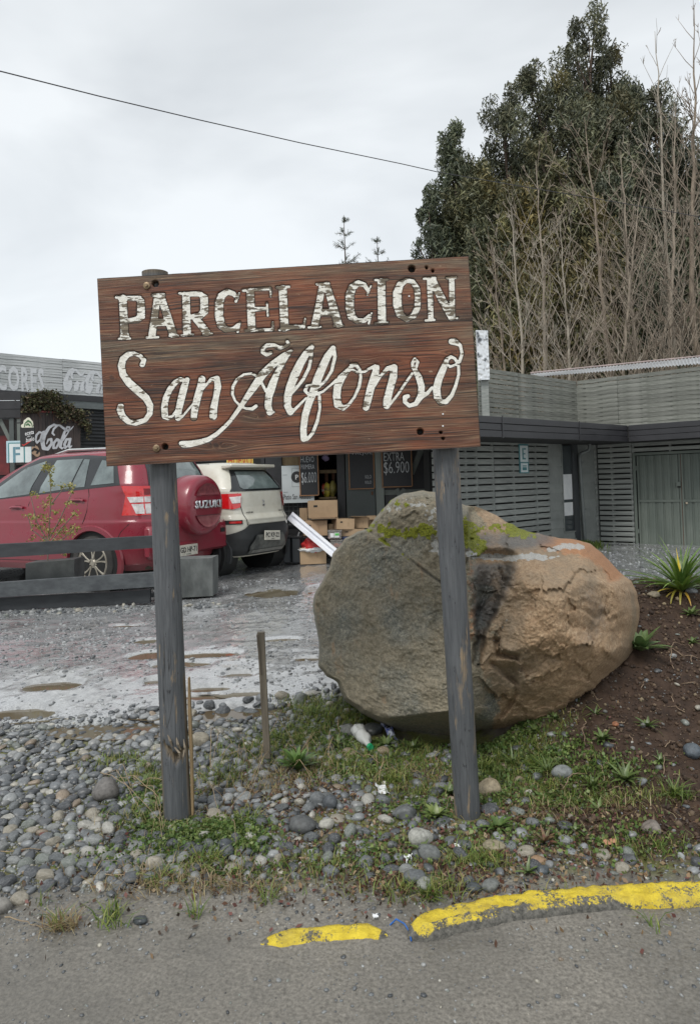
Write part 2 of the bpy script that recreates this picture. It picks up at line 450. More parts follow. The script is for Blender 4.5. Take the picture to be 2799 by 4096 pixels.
bank = t.mix(t.math('MULTIPLY', moss, .75), bank, t.ramp(n3, [(.3, (.045, .06, .012)), (.7, (.20, .205, .04))]))
soil = t.ramp(n2, [(.3, (.018, .010, .006)), (.55, (.045, .026, .016)), (.75, (.075, .047, .03))])
soil = t.mix(t.ramp(vo2, [(.0, 1), (.22, 0)]), soil, (.085, .055, .035))
strip = t.ramp(n3, [(.3, (.10, .093, .08)), (.7, (.28, .26, .225))])
strip = t.mix(t.ramp(n1, [(.42, .0), (.6, .5)]), strip, (.10, .096, .085))
c = t.mix(t.at('lot'), bank, lotc); c = t.mix(t.at('strip'), c, strip); c = t.mix(t.at('soil'), c, soil)
wet = t.ramp(t.noise(t.map(o_, (1, .6, 1)), 3.0, 5, .65), [(.38, .34), (.58, .13)])
rr = t.mix(t.at('lot'), t.mix(t.at('strip'), (.62, .62, .62, 1), t.ramp(n1, [(.4, .6), (.6, .34)])), wet)
rr = t.mix(t.at('soil'), rr, (.75, .75, .75, 1))
sp = t.math('MULTIPLY_ADD', t.at('lot'), .65, .35); coatw = t.math('MULTIPLY', t.at('lot'), t.ramp(t.noise(t.map(o_, (1, .6, 1)), 2.2, 4), [(.30, 0), (.47, 1)]))
hgt = t.math('ADD', t.math('MULTIPLY', vo, .8), t.math('MULTIPLY', n3, .6))
t.set(col=c, rough=rr, spec=sp, coat=coatw, coatr=.10, nrm=t.bump(hgt, .42, .007))
ground = link('ground', me, t.m); tag(ground, kind='structure')

# puddles: real water sheets lying in the dips
t = NT('puddle_water'); o_ = t.obj()
t.set(col=t.ramp(t.noise(o_, 1.1, 2), [(.35, (.10, .075, .045)), (.65, (.17, .15, .105))]), rough=.03, spec=.5, ior=1.33, nrm=t.bump(t.noise(o_, 25, 2), .04, .002))
MW = t.m
for i, (cx, cy, ax, ay) in enumerate(PUD):
    n_ = 40; th = np.linspace(0, 2*np.pi, n_, endpoint=False)
    V = [np.array([cx, cy])]+[np.array([cx+ax*1.75*math.cos(a), cy+ay*1.9*math.sin(a)]) for a in th]
    zc = float(H(cx, cy)); rim = float(zbase(cx, cy))
    z = min(zc+.013, rim-.006)
    mb = MB(); mb.add([(p[0], p[1], z) for p in V], [(0, j+1, (j+1) % n_+1) for j in range(n_)])
    tag(mb.build('puddle', MW), kind='structure')

# ================================================================== MATERIALS
SL = dict(c1=(.125, .135, .13), c2=(.075, .083, .08))
m_slat = MAT('grey_green_slat_paint', (.30, .315, .295), (.20, .215, .203), 5, .62, bump=.35, bscale=30, stretch=(1, 1, 5), vary=.13)
m_slat2 = MAT('weathered_slat_paint', (.235, .24, .215), (.125, .132, .112), 4, .7, bump=.4, bscale=30, stretch=(1, 1, 5), vary=.17)
m_clap = MAT('clapboard_paint', (.27, .285, .27), (.20, .215, .205), 3, .6, bump=.2, vary=.08)
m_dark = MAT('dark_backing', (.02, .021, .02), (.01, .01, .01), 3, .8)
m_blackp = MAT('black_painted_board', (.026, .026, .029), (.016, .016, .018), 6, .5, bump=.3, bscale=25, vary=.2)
m_fascia = MAT('black_metal_fascia', (.034, .034, .038), (.022, .022, .025), 3, .42, bump=.1, spec=.5)
m_gate = MAT('grey_green_gate_metal', (.165, .19, .165), (.115, .138, .12), 2.5, .5, bump=.1, stretch=(1, 1, .5), vary=.05)
m_pipe = MAT('grey_downpipe', (.17, .185, .18), (.13, .145, .14), 6, .45)
m_raw = MAT('raw_wood', (.33, .24, .13), (.22, .15, .08), 12, .7, stretch=(1, 1, .2), bump=.3)
m_white = MAT('white_paint', (.78, .79, .79), (.66, .68, .69), 5, .5)
m_rust = MAT('rust', (.14, .06, .03), (.07, .035, .02), 20, .8)
m_glass = NT('window_glass').set(col=(.05, .06, .065), rough=.06, spec=.8).m
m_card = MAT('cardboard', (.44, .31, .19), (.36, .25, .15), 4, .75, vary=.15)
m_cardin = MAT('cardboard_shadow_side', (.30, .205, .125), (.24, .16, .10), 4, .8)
m_chalkb = MAT('chalkboard_black', (.022, .024, .028), (.014, .015, .018), 3, .55)
m_chalk = MAT('chalk', (.62, .64, .65), (.40, .42, .44), 60, .9)
m_frame = MAT('pine_frame', (.32, .17, .08), (.24, .12, .055), 9, .6)
m_signw = MAT('number_sign_white', (.70, .76, .76), (.62, .68, .69), 5, .4)
m_signt = MAT('number_sign_teal', (.10, .27, .29), (.07, .21, .23), 5, .4)
m_corr = MAT('corrugated_zinc', (.62, .64, .66), (.42, .44, .46), 1.2, .32, metal=.35, stretch=(1, 1, 1), bump=.1)
m_slate = None

# ================================================================== RIGHT-HAND BUILDING
DE = (.748, .664); DG = (.766, -.643)
C0 = P(2394, 2165, 14.3)
WE = Plane(C0, DE); WG = Plane(C0, DG)               # lower walls
CF = P(2303, 1533, 15.4); FE = Plane(CF, DE); FG = Plane(CF, DG)   # roof-terrace fences
CA = P(2508, 1730, 12.9); AE = Plane(CA, DE); AG = Plane(CA, DG)   # eaves fascia
ZT = 1.42
bld = empty('grey_slatted_building', (C0[0], C0[1], 0), 0, 'grey green slatted building with black metal fascia and a narrow window, behind the boulder', 'building')
def wallbox(mb, pl, t0, t1, z0, z1, o0, o1, bev=0):
    c = pl.at((t0+t1)/2, (z0+z1)/2, (o0+o1)/2)
    mb.box(c, (abs(t1-t0), abs(o1-o0), abs(z1-z0)), frame(pl.d), bev); return mb
def slats(pl, t0, t1, z0, z1, pitch, hgt, off, thick, mat, parent, name='slat', joints=(), jit=.003, dz=0.0):
    """one board per row (or per length between joints)"""
    ts = [t0]+list(joints)+[t1]; rows = int((z1-z0)/pitch); cache = {}
    for r_ in range(rows):
        for a, b in zip(ts[:-1], ts[1:]):
            ln = round(b-a-.004, 3)
            if ln not in cache:
                cache[ln] = MB().box((0, 0, 0), (ln, thick, hgt), frame(pl.d), .003).mesh(name); cache[ln].materials.append(mat)
            c = pl.at((a+b)/2, z0+(r_+.5)*pitch+random.uniform(-jit, jit)+dz, off+random.uniform(-.002, .002))
            o = bpy.data.objects.new(name, cache[ln]); COL.objects.link(o)
            if parent is not None: o.parent = parent; o.location = Vector(c)-root_loc(parent)
            else: o.location = Vector(c)
            q = Matrix.Rotation(random.uniform(-.0016, .0016), 4, Vector((pl.n[0], pl.n[1], 0))); o.rotation_euler = q.to_euler()
# backing shells
tL, _ = WE.tz(1732, 2000); tS0, _ = WE.tz(2197, 2000)
zF = .62*0+float(WE.tz(2100, 1745)[1])
ztop = zF+.12
mb = MB(); wallbox(mb, WE, tL-.02, .3, -.3, ztop, -.16, -.05); mb.build('wall', m_dark, bld)
# E wall slats between the shop and the clapboards
zE0 = -.05
slats(WE, tL, tS0, zE0, zE0+.1135*int((ztop-zE0)/.1135), .1135, .088, 0, .022, m_slat, bld, joints=[WE.tz(1913, 2000)[0], WE.tz(1978, 2000)[0]])
# vertical studs seen in the gaps
mb = MB()
for u_ in (1870, 1913, 1978, 2060, 2150): 
    t_ = WE.tz(u_, 2000)[0]; wallbox(mb, WE, t_-.025, t_+.025, -.1, ztop, -.049, -.013)
mb.build('stud', m_slat, bld)
# clapboards either side of the window
tW0 = WE.tz(2250, 1950)[0]; tW1 = WE.tz(2292, 1950)[0]; zW0 = WE.tz(2275, 2125)[1]; zW1 = WE.tz(2262, 1782)[1]
def claps(a, b, z0, z1, pitch=.172):
    k = 0; z = z0
    while z < z1-.02:
        h_ = min(pitch, z1-z)
        mb = MB(); fr = frame(WE.d)
        pr = [(-.03, 0), (.012, 0), (-.004, h_+.012), (-.03, h_+.012)]
        V = [WE.at(tt, z+zz, oo) for tt in (a, b) for oo, zz in pr]
        mb.add(V, [(0, 1, 2, 3), (7, 6, 5, 4), (0, 4, 5, 1), (1, 5, 6, 2), (2, 6, 7, 3), (3, 7, 4, 0)])
        mb.build('clapboard', m_clap, bld); z += pitch
claps(tS0+.004, tW0-.03, -.1, ztop); claps(tW0-.028, tW1+.05, -.1, zW0-.02, .2)
tP = WE.tz(2316, 1950)[0]
claps(tP-.02, WE.tz(2392, 1950)[0]-.0, -.1, ztop)
# window
win = link('window', wallbox(MB(), WE, tW0, tW1, zW0, zW1, -.045, -.025).mesh('window'), m_glass, bld)
mb = MB()
wallbox(mb, WE, tW0-.028, tW0-.001, zW0-.02, zW1+.02, -.04, .018); wallbox(mb, WE, tW0, tW1, zW0-.022, zW0-.001, -.04, .02)
fr_ = mb.build('window_frame', m_clap, win)
wallbox(MB(), WE, tW1+.001, tP-.022, -.1, ztop, -.04, .006).build('trim_board', MAT('dark_grey_trim', (.06, .065, .07), (.045, .05, .052), 4, .5), bld)
for (v0, v1, a, b) in ((1897, 1998, .12, .98), (2010, 2063, .12, .98)):
    z1_, z0_ = WE.tz(2270, v0)[1], WE.tz(2270, v1)[1]
    wallbox(MB(), WE, tW0+(tW1-tW0)*a, tW0+(tW1-tW0)*b, z0_, z1_, -.0245, -.021).build('paper_notice', m_white, win)
wallbox(MB(), WE, tW0+.03, tW0+.055, WE.tz(2262, 1890)[1], WE.tz(2262, 1845)[1], -.0245, -.02).build('yellow_sticker', MAT('yellow_sticker', (.6, .45, .05), (.5, .4, .05), 4, .5), win)
# slatted corner panel + gate wall slats
tg0 = WG.tz(2396, 2000)[0]; tg1 = WG.tz(2533, 2000)[0]
mb = MB(); wallbox(mb, WG, tg0-.2, 4.6, -.3, ztop, -.2, -.10); mb.build('wall', m_dark, bld)
slats(WG, tg0, tg1, -.06, -.06+.107*21, .107, .079, 0, .022, m_slat, bld)
slats(WE, WE.tz(2383, 2000)[0]-.03, -.002, -.06, -.06+.107*21, .107, .079, .012, .02, m_slat, bld)
mb = MB()
for t_ in (tg0+.27, tg1-.03): wallbox(mb, WG, t_-.02, t_+.02, -.1, ztop, -.09, -.012)
mb.build('stud', m_slat, bld)
zG1 = WG.tz(2548, 1822)[1]; zG0 = WG.tz(2548, 2183)[1]
slats(WG, tg1+.002, tg1+2.5, zG1+.06, zG1+.06+.107*4, .107, .07, 0, .022, m_slat, bld)
mb = MB()
for t_ in (tg1+.02, tg1+.72, tg1+1.6): wallbox(mb, WG, t_-.02, t_+.02, zG1+.03, ztop, -.09, -.012)
mb.build('stud', m_slat, bld)
# gate with corrugated sheets
tG0 = tg1+.012; wL = WG.tz(2715, 2000)[0]-tG0-.03
gate = empty('metal_gate', WG.at(tG0+.9, zG0), 0, 'grey green corrugated metal double gate with a padlock, at the right edge', 'gate')
mb = MB(); wallbox(mb, WG, tG0, tG0+.05, zG0-.05, zG1+.05, -.03, .012); wallbox(mb, WG, tG0+.051, tG0+2.5, zG1, zG1+.05, -.03, .012)
mb.build('gate_frame', m_gate, gate)
for k in range(2):
    a = tG0+.075+k*(wL+.012); 
    leaf = MB()
    wallbox(leaf, WG, a, a+.03, zG0+.02, zG1-.012, -.03, .0); wallbox(leaf, WG, a+wL-.03, a+wL, zG0+.02, zG1-.012, -.03, .0)
    wallbox(leaf, WG, a+.031, a+wL-.031, zG0+.02, zG0+.05, -.03, .0)
    leaf.build('gate_leaf', m_gate, gate)
    zr = WG.tz(2640, 2003)[1]
    wallbox(MB(), WG, a+.031, a+wL-.031, zr-.024, zr+.024, -.01, .014).build('cross_rail', m_gate, gate)
    # corrugation, two sheets per leaf
    npan = 5; pw = (wL-.06)/npan
    for q in range(npan):
        for (za, zb) in ((zG0+.051, zr-.0245), (zr+.0245, zG1-.013)):
            x0 = a+.03+q*pw; prof = [(0, -.028), (.10, -.028), (.16, -.008), (.46, -.004), (.52, -.010), (.62, -.006), (.86, -.008), (.93, -.028), (1, -.028)]
            V = []; Fq = []
            for s_, oo in prof: V += [WG.at(x0+s_*pw, za, oo), WG.at(x0+s_*pw, zb, oo)]
            for i in range(len(prof)-1): Fq.append((2*i, 2*i+2, 2*i+3, 2*i+1))
            MB().add(V, Fq).build('corrugated_panel', m_gate, gate)
tm = tG0+.075+wL+.006
zb_ = WG.tz(2706, 1940)[1]
wallbox(MB(), WG, tm-.075, tm-.005, zb_-.02, zb_+.065, .003, .06).build('lock_box', m_gate, gate)
wallbox(MB(), WG, tm-.068, tm-.012, zb_-.05, zb_-.021, .003, .03).build('lock_slot', m_dark, gate)
wallbox(MB(), WG, tm-.004, tm+.004, zG0+.02, zG1-.02, -.028, .006).build('rusty_edge', m_rust, gate)
pp = WG.at(tm+.085, WG.tz(2735, 2012)[1], .03)
MB().lathe([(.001, -.012), (.02, -.012), (.022, 0), (.02, .012), (.001, .012)], 14, 'y', pp).build('padlock', MAT('brass_padlock', (.55, .47, .36), (.4, .33, .24), 30, .35, metal=.3), gate, True)
MB().tube([pp+np.array([-.012, 0, .016]), pp+np.array([-.012, 0, .04]), pp+np.array([0, 0, .05]), pp+np.array([.012, 0, .04]), pp+np.array([.012, 0, .016])], .004, 6).build('padlock_shackle', m_pipe, gate, True)
for zz in (zG0+.25, zG1-.3): wallbox(MB(), WG, tG0+.052, tG0+.073, zz, zz+.09, -.0, .022).build('hinge', m_gate, gate)
# eaves fascia: ribbed black metal, roof deck behind
zA1, zA0 = AE.tz(2200, 1680)[1], AE.tz(2200, 1757)[1]
tAL = AE.tz(1700, 1700)[0]
hF = (zA1-zA0)/3
for k in range(3):
    wallbox(MB(), AE, tAL, -.002, zA0+k*hF+.004, zA0+(k+1)*hF-.004, -.03-.004*k, .008-.006*(k % 2), .003).build('fascia_panel', m_fascia, bld)
    wallbox(MB(), AG, .022, 3.2, zA0+k*hF+.004, zA0+(k+1)*hF-.004, -.03-.004*k, .008-.006*(k % 2), .003).build('fascia_panel', m_fascia, bld)
for u_ in (2008, 2315):
    t_ = AE.tz(u_, 1720)[0]; wallbox(MB(), AE, t_-.012, t_+.012, zA0-.01, zA1+.012, .009, .016).build('fascia_joint', m_fascia, bld)
mb = MB()   # soffit and flat roof
q = [AE.at(tAL, zA1-.02, -.03), AE.at(0, zA1-.02, -.03), AG.at(3.2, zA1-.02, -.03), AG.at(3.2, zA1-.02, -5.0), np.array([AE.at(0, 0, -4)[0], AE.at(0, 0, -4)[1]+3, zA1-.02]), AE.at(tAL, zA1-.02, -4.0)]
lowq = [p_-np.array([0, 0, zA1-zA0-.04]) for p_ in q]
n_ = 6; mb.add(q+lowq, [tuple(range(n_)), tuple(range(n_, 2*n_))[::-1]]+[(i, (i+1) % n_, n_+(i+1) % n_, n_+i) for i in range(n_)])
mb.build('roof', m_dark, bld)
# terrace fences (slats with open gaps) standing on the roof
fence = empty('terrace_fence', (CF[0], CF[1], zA1), 0, 'weathered grey slatted fence with open gaps, above the black fascia', 'fence')
zf1 = FE.tz(2300, 1524)[1]
tFL = FE.tz(1915, 1600)[0]
nrow = int((zf1-zA1+.05)/.094)+1
slats(FE, tFL, -.001, zf1-nrow*.094, zf1, .094, .081, 0, .02, m_slat2, fence, jit=.005, joints=[FE.tz(2072, 1600)[0]])
slats(FG, .022, 4.4, zf1-nrow*.094, zf1, .094, .082, 0, .02, m_slat2, fence, jit=.005, joints=[FG.tz(2470, 1600)[0]])
for pl, us in ((FE, (1925, 1962, 2072, 2140, 2210, 2296)), (FG, (2335, 2400, 2470, 2560, 2680, 2790))):
    for u_ in us:
        t_ = pl.tz(u_, 1600)[0]; wallbox(MB(), pl, t_-.022, t_+.022, zA1-.02, zf1-.005, -.058, -.0125).build('post', m_slat2, fence)
# corrugated zinc roof behind the terrace
zr_ = empty('zinc_roof', (6, 19, 2), 0, 'pale corrugated zinc roof showing above the terrace fence', 'roof')
A_ = P(2165, 1505, 16.6); B_ = P(2840, 1452, 14.6); C_ = P(2835, 1425, 17.5); D_ = P(2120, 1497, 19.0)
nn_ = 240; V = []
for j in range(2):
    for i in range(nn_+1):
        s_ = i/nn_; a = A_*(1-s_)+B_*s_; b = D_*(1-s_)+C_*s_
        p_ = a if j == 0 else b; V.append(p_+np.array([0, 0, .016*math.sin(i*math.pi/2*.9)]))
V2 = [p_-np.array([0, 0, .01]) for p_ in V]
MB().add(V, [(i, i+1, nn_+1+i+1, nn_+1+i) for i in range(nn_)]).build('roof_sheet', m_corr, zr_, True)
mb = MB(); mb.tube([D_+np.array([0, 0, .04]), C_+np.array([0, 0, .03])], .018, 6); mb.build('ridge_cap', MAT('dull_pink_ridge', (.42, .33, .31), (.3, .24, .23), 4, .6), zr_)
# wall under that roof
mb = MB()
for (p0, p1) in ((A_, B_), (A_, D_)):
    d_ = (p1-p0)[:2]; ln = np.linalg.norm(d_); c = (p0+p1)/2; lowz = min(p0[2], p1[2])
    mb.box((c[0]+.12*d_[1]/ln*-1, c[1]+.15, (lowz-.3)/2), (ln, .06, lowz-.1), frame(d_))
mb.build('wall', m_slat2, zr_)
# downpipe
pb = WE.at(tP, 0, .06)
xx = lambda u_, v_, o: WE.hit(u_, v_, o)
pt = [xx(2356, 1768, .22), xx(2357, 1790, .22), xx(2352, 1803, .20), xx(2330, 1810, .10), xx(2318, 1820, .06), xx(2317, 1840, .06)]
pt.append(WE.at(WE.tz(2317, 1840)[0], -.15, .06))
dp = MB().tube(pt, .034, 12).build('downpipe', m_pipe, bld, True)
for v_ in (2037, 1850):
    z_ = WE.tz(2324, v_)[1]; MB().lathe([(.034, -.015), (.040, -.012), (.040, .012), (.034, .015)], 14, 'z', WE.at(WE.tz(2317, 1840)[0], z_, .06)).build('pipe_clip', m_pipe, dp)
# E parking sign on the slats
def rect_on(pl, u0, v0, u1, v1, o0, o1, name, mat, parent):
    a = pl.tz((u0+u1)/2, v1); b = pl.tz((u0+u1)/2, v0); t0_ = pl.tz(u0, (v0+v1)/2)[0]; t1_ = pl.tz(u1, (v0+v1)/2)[0]
    return wallbox(MB(), pl, min(t0_, t1_), max(t0_, t1_), a[1], b[1], o0, o1).build(name, mat, parent)
es = empty('letter_sign', WE.hit(2091, 1893, .03), 0, 'narrow upright white and teal sign with a letter E on the slats', 'sign')
rect_on(WE, 2072, 1777, 2109, 1893, .013, .024, 'sign_board', m_signt, es)
rect_on(WE, 2075, 1783, 2106, 1848, .0245, .0262, 'sign_panel', m_signw, es)
rect_on(WE, 2078, 1853, 2106, 1889, .0245, .0262, 'sign_panel', m_signw, es)
for (a, b, c_, d_) in ((2083, 1793, 2088, 1838), (2088.3, 1793, 2097, 1799), (2088.3, 1813, 2095, 1818), (2088.3, 1832, 2097, 1838), (2084, 1862, 2101, 1866), (2084, 1869, 2101, 1881)):
    rect_on(WE, a, b, c_, d_, .0263, .0275, 'lettering', m_signt, es)
# crumpled foil panel on a post
fp = P(1930, 1700, 11.6)
post_b = P(1941, 1660, 12.4); post_t = P(1937, 1490, 12.4)
fo = empty('foil_panel_post', (post_b[0], post_b[1], post_b[2]), 0, 'upright post carrying a crumpled silver foil panel, right of the wooden sign', 'post')
MB().box(((post_b+post_t)/2-np.array([0, 0, .1])), (.13, .06, (post_t-post_b)[2]+.25), None, .004).build('post', m_slat, fo)
tl, tr, br, bl = P(1902, 1322, 12.33), P(1949, 1324, 12.33), P(1957, 1519, 12.33), P(1912, 1521, 12.33)
nu_, nv_ = 16, 60; V = []
for i in range(nu_):
    for j in range(nv_):
        s_, t_ = i/(nu_-1), j/(nv_-1); p_ = (tl*(1-s_)+tr*s_)*(1-t_)+(bl*(1-s_)+br*s_)*t_
        V.append(p_+np.array([0, -.03-.022*abs(float(fbm2(s_*3+.3, t_*12, 3, 3))), 0]))
fm = MAT('silver_foil', (.72, .74, .76), (.12, .13, .14), 9, .3, metal=.5, stretch=(1, 1, .6), lo=.36, hi=.46)
link('foil_sheet', mesh_np('foil_sheet', np.array(V), grid_faces(nu_, nv_)), fm, fo)
MB().add([tl, tr, br, bl]+[q_+np.array([0, .02, 0]) for q_ in (tl, tr, br, bl)], [(0, 1, 2, 3), (4, 5, 6, 7), (0, 1, 5, 4), (1, 2, 6, 5), (2, 3, 7, 6), (3, 0, 4, 7)]).build('backing_board', m_white, fo)

# ================================================================== SHOP FRONT
shop = empty('roadside_shop', P(1400, 2150, 12.2)*np.array([1, 1, 0]), 0, 'dark open fronted shop with chalkboards, behind the boulder and the white car', 'building')
YS = 11.9; SP = Plane(P(1400, 1950, YS), (1, 0))
def px_box(name, u0, v0, u1, v1, Y, depth, mat, parent, rz=0, bev=.004, tilt=0):
    """box whose front face, at distance Y, has the given size"""
    a = P(u0, (v0+v1)/2, Y); b = P(u1, (v0+v1)/2, Y); t_ = P((u0+u1)/2, v0, Y); l_ = P((u0+u1)/2, v1, Y)
    c = (a+b)/2; c[2] = (t_[2]+l_[2])/2; c[1] = Y+depth/2
    return MB().box(c, (abs(b[0]-a[0]), depth, abs(t_[2]-l_[2])), eul(0, tilt, rz), bev).build(name, mat, parent)
def pb(*a, **k): return px_box(*a, **k)
# shell: back wall, side wall, ceiling, floor step, counter
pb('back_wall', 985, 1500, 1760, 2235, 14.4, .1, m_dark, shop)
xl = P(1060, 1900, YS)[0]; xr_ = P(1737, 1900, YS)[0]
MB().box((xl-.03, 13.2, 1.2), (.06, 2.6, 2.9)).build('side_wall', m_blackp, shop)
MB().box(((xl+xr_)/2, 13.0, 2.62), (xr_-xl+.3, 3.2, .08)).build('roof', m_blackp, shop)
pb('post', 1062, 1500, 1128, 2242, YS-.02, .14, m_blackp, shop)
pb('post', 1347, 1500, 1379, 2242, YS-.01, .12, m_blackp, shop)
# lower front wall: black mesh panel under the poster
pb('front_board', 1130, 2012, 1262, 2110, YS+.06, .05, m_blackp, shop)
pb('front_board', 1130, 2112, 1262, 2240, YS+.08, .05, m_blackp, shop)
for u_ in range(1140, 1262, 17): pb('wire', u_, 2013, u_+1.2, 2105, YS+.045, .008, m_pipe, shop, bev=0)
for v_ in range(2025, 2105, 18): pb('wire', 1131, v_, 1261, v_+1.2, YS+.035, .008, m_pipe, shop, bev=0)
# raw timber brace above the poster, header
pb('brace', 1128, 1820, 1195, 1862, YS+.05, .04, m_raw, shop)
mgp = MAT('grey_green_panel', (.085, .098, .094), (.065, .076, .073), 2, .6)
pb('door_panel', 1381, 1500, 1497, 2160, YS, .06, mgp, shop)
pb('post', 1499, 1500, 1532, 2160, YS-.05, .10, MAT('pale_grey_post', (.20, .22, .20), (.15, .17, .155), 4, .65, bump=.3, stretch=(1, 1, .3)), shop)
pb('door_leaf', 1534, 1500, 1696, 2160, YS+.05, .05, m_blackp, shop)
mfr = MAT('greenish_frame', (.15, .165, .15), (.11, .125, .115), 4, .65)
pb('door_rail', 1534, 1957, 1705, 1978, YS+.03, .018, mfr, shop); pb('door_stile', 1697, 1500, 1714, 2160, YS+.02, .06, mfr, shop)
def bar_px(name, u0, v0, u1, v1, w_, Y, mat, parent, th=.03):
    a = P(u0, v0, Y); b = P(u1, v1, Y); d = b-a; ln = np.linalg.norm(d); M_ = np.stack([d/ln, np.array([0, 1, 0]), np.cross(d/ln, np.array([0, 1.0, 0]))], 1)
    return MB().box((a+b)/2, (ln, th, w_), M_, .003).build(name, mat, parent)
bar_px('brace', 1645, 1895, 1700, 1760, .10, YS+.015, mfr, shop); bar_px('brace', 1585, 1955, 1600, 1985, .08, YS+.01, mfr, shop); bar_px('brace', 1618, 1955, 1600, 1985, .08, YS+.005, mfr, shop)
pb('gap_shade_strip', 1715, 1500, 1740, 2160, YS+.04, .10, m_dark, shop)  # shade of the gap behind the rungs, put in as a near-black strip
for k in range(9): pb('rung', 1716, 1822+k*26, 1736, 1825+k*26, YS+.02, .015, m_raw, shop, bev=0)
# door latch
pb('latch', 1486, 1966, 1492, 1980, YS-.03, .028, m_rust, shop)
# shelf with goods
pb('shelf', 1276, 1988, 1346, 1995, YS+.15, .35, m_raw, shop); pb('shelf_beam', 1279, 1879, 1346, 1893, YS+.4, .06, m_raw, shop)
pb('shelf_post', 1300, 1893, 1313, 1940, YS+.42, .05, m_rust, shop); pb('shelf_post', 1328, 1893, 1340, 1935, YS+.42, .05, m_rust, shop)
# poster
pw_ = MAT('pale_poster', (.50, .54, .55), (.44, .48, .49), 2, .45)
po = empty('poster', P(1190, 2012, YS-.04), 0, 'pale printed poster reading Patio San Alfonso with a black round P emblem', 'poster')
pb('poster_sheet', 1128, 1862, 1256, 2011, YS-.06, .012, pw_, po, bev=0)
def ptext(name, txt, u0, v0, u1, v1, Y, mat, parent, bold=0.0, shear=0, spacing=1.0, dY=.012, rot=0.0):
    c = P((u0+u1)/2, (v0+v1)/2, Y-dY); w_ = abs(P(u1, 1900, Y)[0]-P(u0, 1900, Y)[0]); h_ = abs(v1-v0)*Y/FPX
    ax = (math.cos(rot), 0, math.sin(rot)); up = (-math.sin(rot), 0, math.cos(rot))
    return text_on(name, txt, c, ax, up, w_, h_, mat, parent, 0, bold, 0, True, shear, spacing)
def circ_px(name, u, v, r_, Y, mat, parent, dY, n=28):
    c = P(u, v, Y-dY); rr_ = r_*Y/FPX
    return MB().lathe([(rr_, -.001), (rr_, .001)], n, 'y', c).build(name, mat, parent)
m_ink = MAT('black_ink', (.02, .02, .022), (.015, .015, .016), 4, .5)
circ_px('emblem', 1188, 1908, 23, YS-.06, m_ink, po, .004)
ptext('letter', 'P', 1182, 1899, 1194, 1918, YS-.06, m_white, po, .0, dY=.008)
ptext('lettering', 'Patio San Alfonso', 1136, 1976, 1243, 1997, YS-.06, m_ink, po, .004, dY=.004)
for (a, b, c_, d_) in ((1131, 1899, 1149, 1900.5), (1134, 1968, 1152, 1969.5), (1168, 1873, 1200, 1874), (1168, 1946, 1200, 1947), (1168, 1874, 1169, 1946)):
    pb('printed_line', a, b, c_, d_, YS-.064, .002, MAT('grey_ink', (.2, .22, .22)), po, bev=0)
# white sheet behind the white car
pb('white_sheet', 1014, 1867, 1058, 1960, YS+.3, .02, pw_, shop, bev=0)
# chalkboards
def chalkboard(label, quad, Y, lines, parent=None):
    (u0, v0, u1, v1) = quad; e = empty('chalkboard', P((u0+u1)/2, v1, Y), 0, label, 'chalkboard', 'price chalkboards on the shop front')
    pb('board', u0+3, v0, u1-3, v1-4, Y, .012, m_chalkb, e, bev=0)
    pb('frame_rail', u0, v1-4, u1, v1, Y-.008, .02, m_frame, e, bev=.002); pb('frame_rail', u0, v0-4, u1, v0, Y-.008, .02, m_frame, e, bev=.002)
    pb('frame_stile', u0-.2, v0, u0+4, v1-4.1, Y-.007, .018, m_frame, e, bev=.002); pb('frame_stile', u1-4, v0, u1+.2, v1-4.1, Y-.007, .018, m_frame, e, bev=.002)
    for (txt, a, b, c_, d_) in lines: ptext('chalk_writing', txt, a, b, c_, d_, Y, m_chalk, e, -.012, dY=.003)
chalkboard('tall narrow chalkboard leaning over the poster, priced in big thin chalk digits', (1197, 1760, 1274, 1984), YS-.09, [('HUEVO', 1203, 1826, 1256, 1849), ('PRIMERA', 1204, 1858, 1258, 1876), ('$6.000', 1206, 1888, 1266, 1938)])
chalkboard('wide dark chalkboard between the black post and the pale post, mostly empty', (1394, 1760, 1497, 1957), YS-.05, [('FREJOL', 1410, 1804, 1490, 1822), ('KILO', 1461, 1900, 1485, 1914), ('KILO', 1461, 1923, 1486, 1935)])
chalkboard('chalkboard reading EXTRA $6.900, left of the right sign post', (1526, 1760, 1648, 1949), YS-.08, [('EXTRA', 1535, 1810, 1616, 1843), ('$6.900', 1535, 1846, 1636, 1900)])
# yellow banner above the white car
yb = empty('yellow_banner', P(960, 1865, 12.6), 0, 'yellow banner with red lettering above the white car roof', 'banner')
pb('banner_sheet', 907, 1800, 1013, 1862, 12.6, .01, MAT('yellow_banner', (.72, .52, .10), (.62, .42, .08), 4, .6), yb, bev=0)
ptext('lettering', 'HUEVO', 913, 1822, 1008, 1860, 12.6, MAT('red_lettering', (.62, .10, .03), (.5, .08, .03), 4, .6), yb, .0, dY=.004)

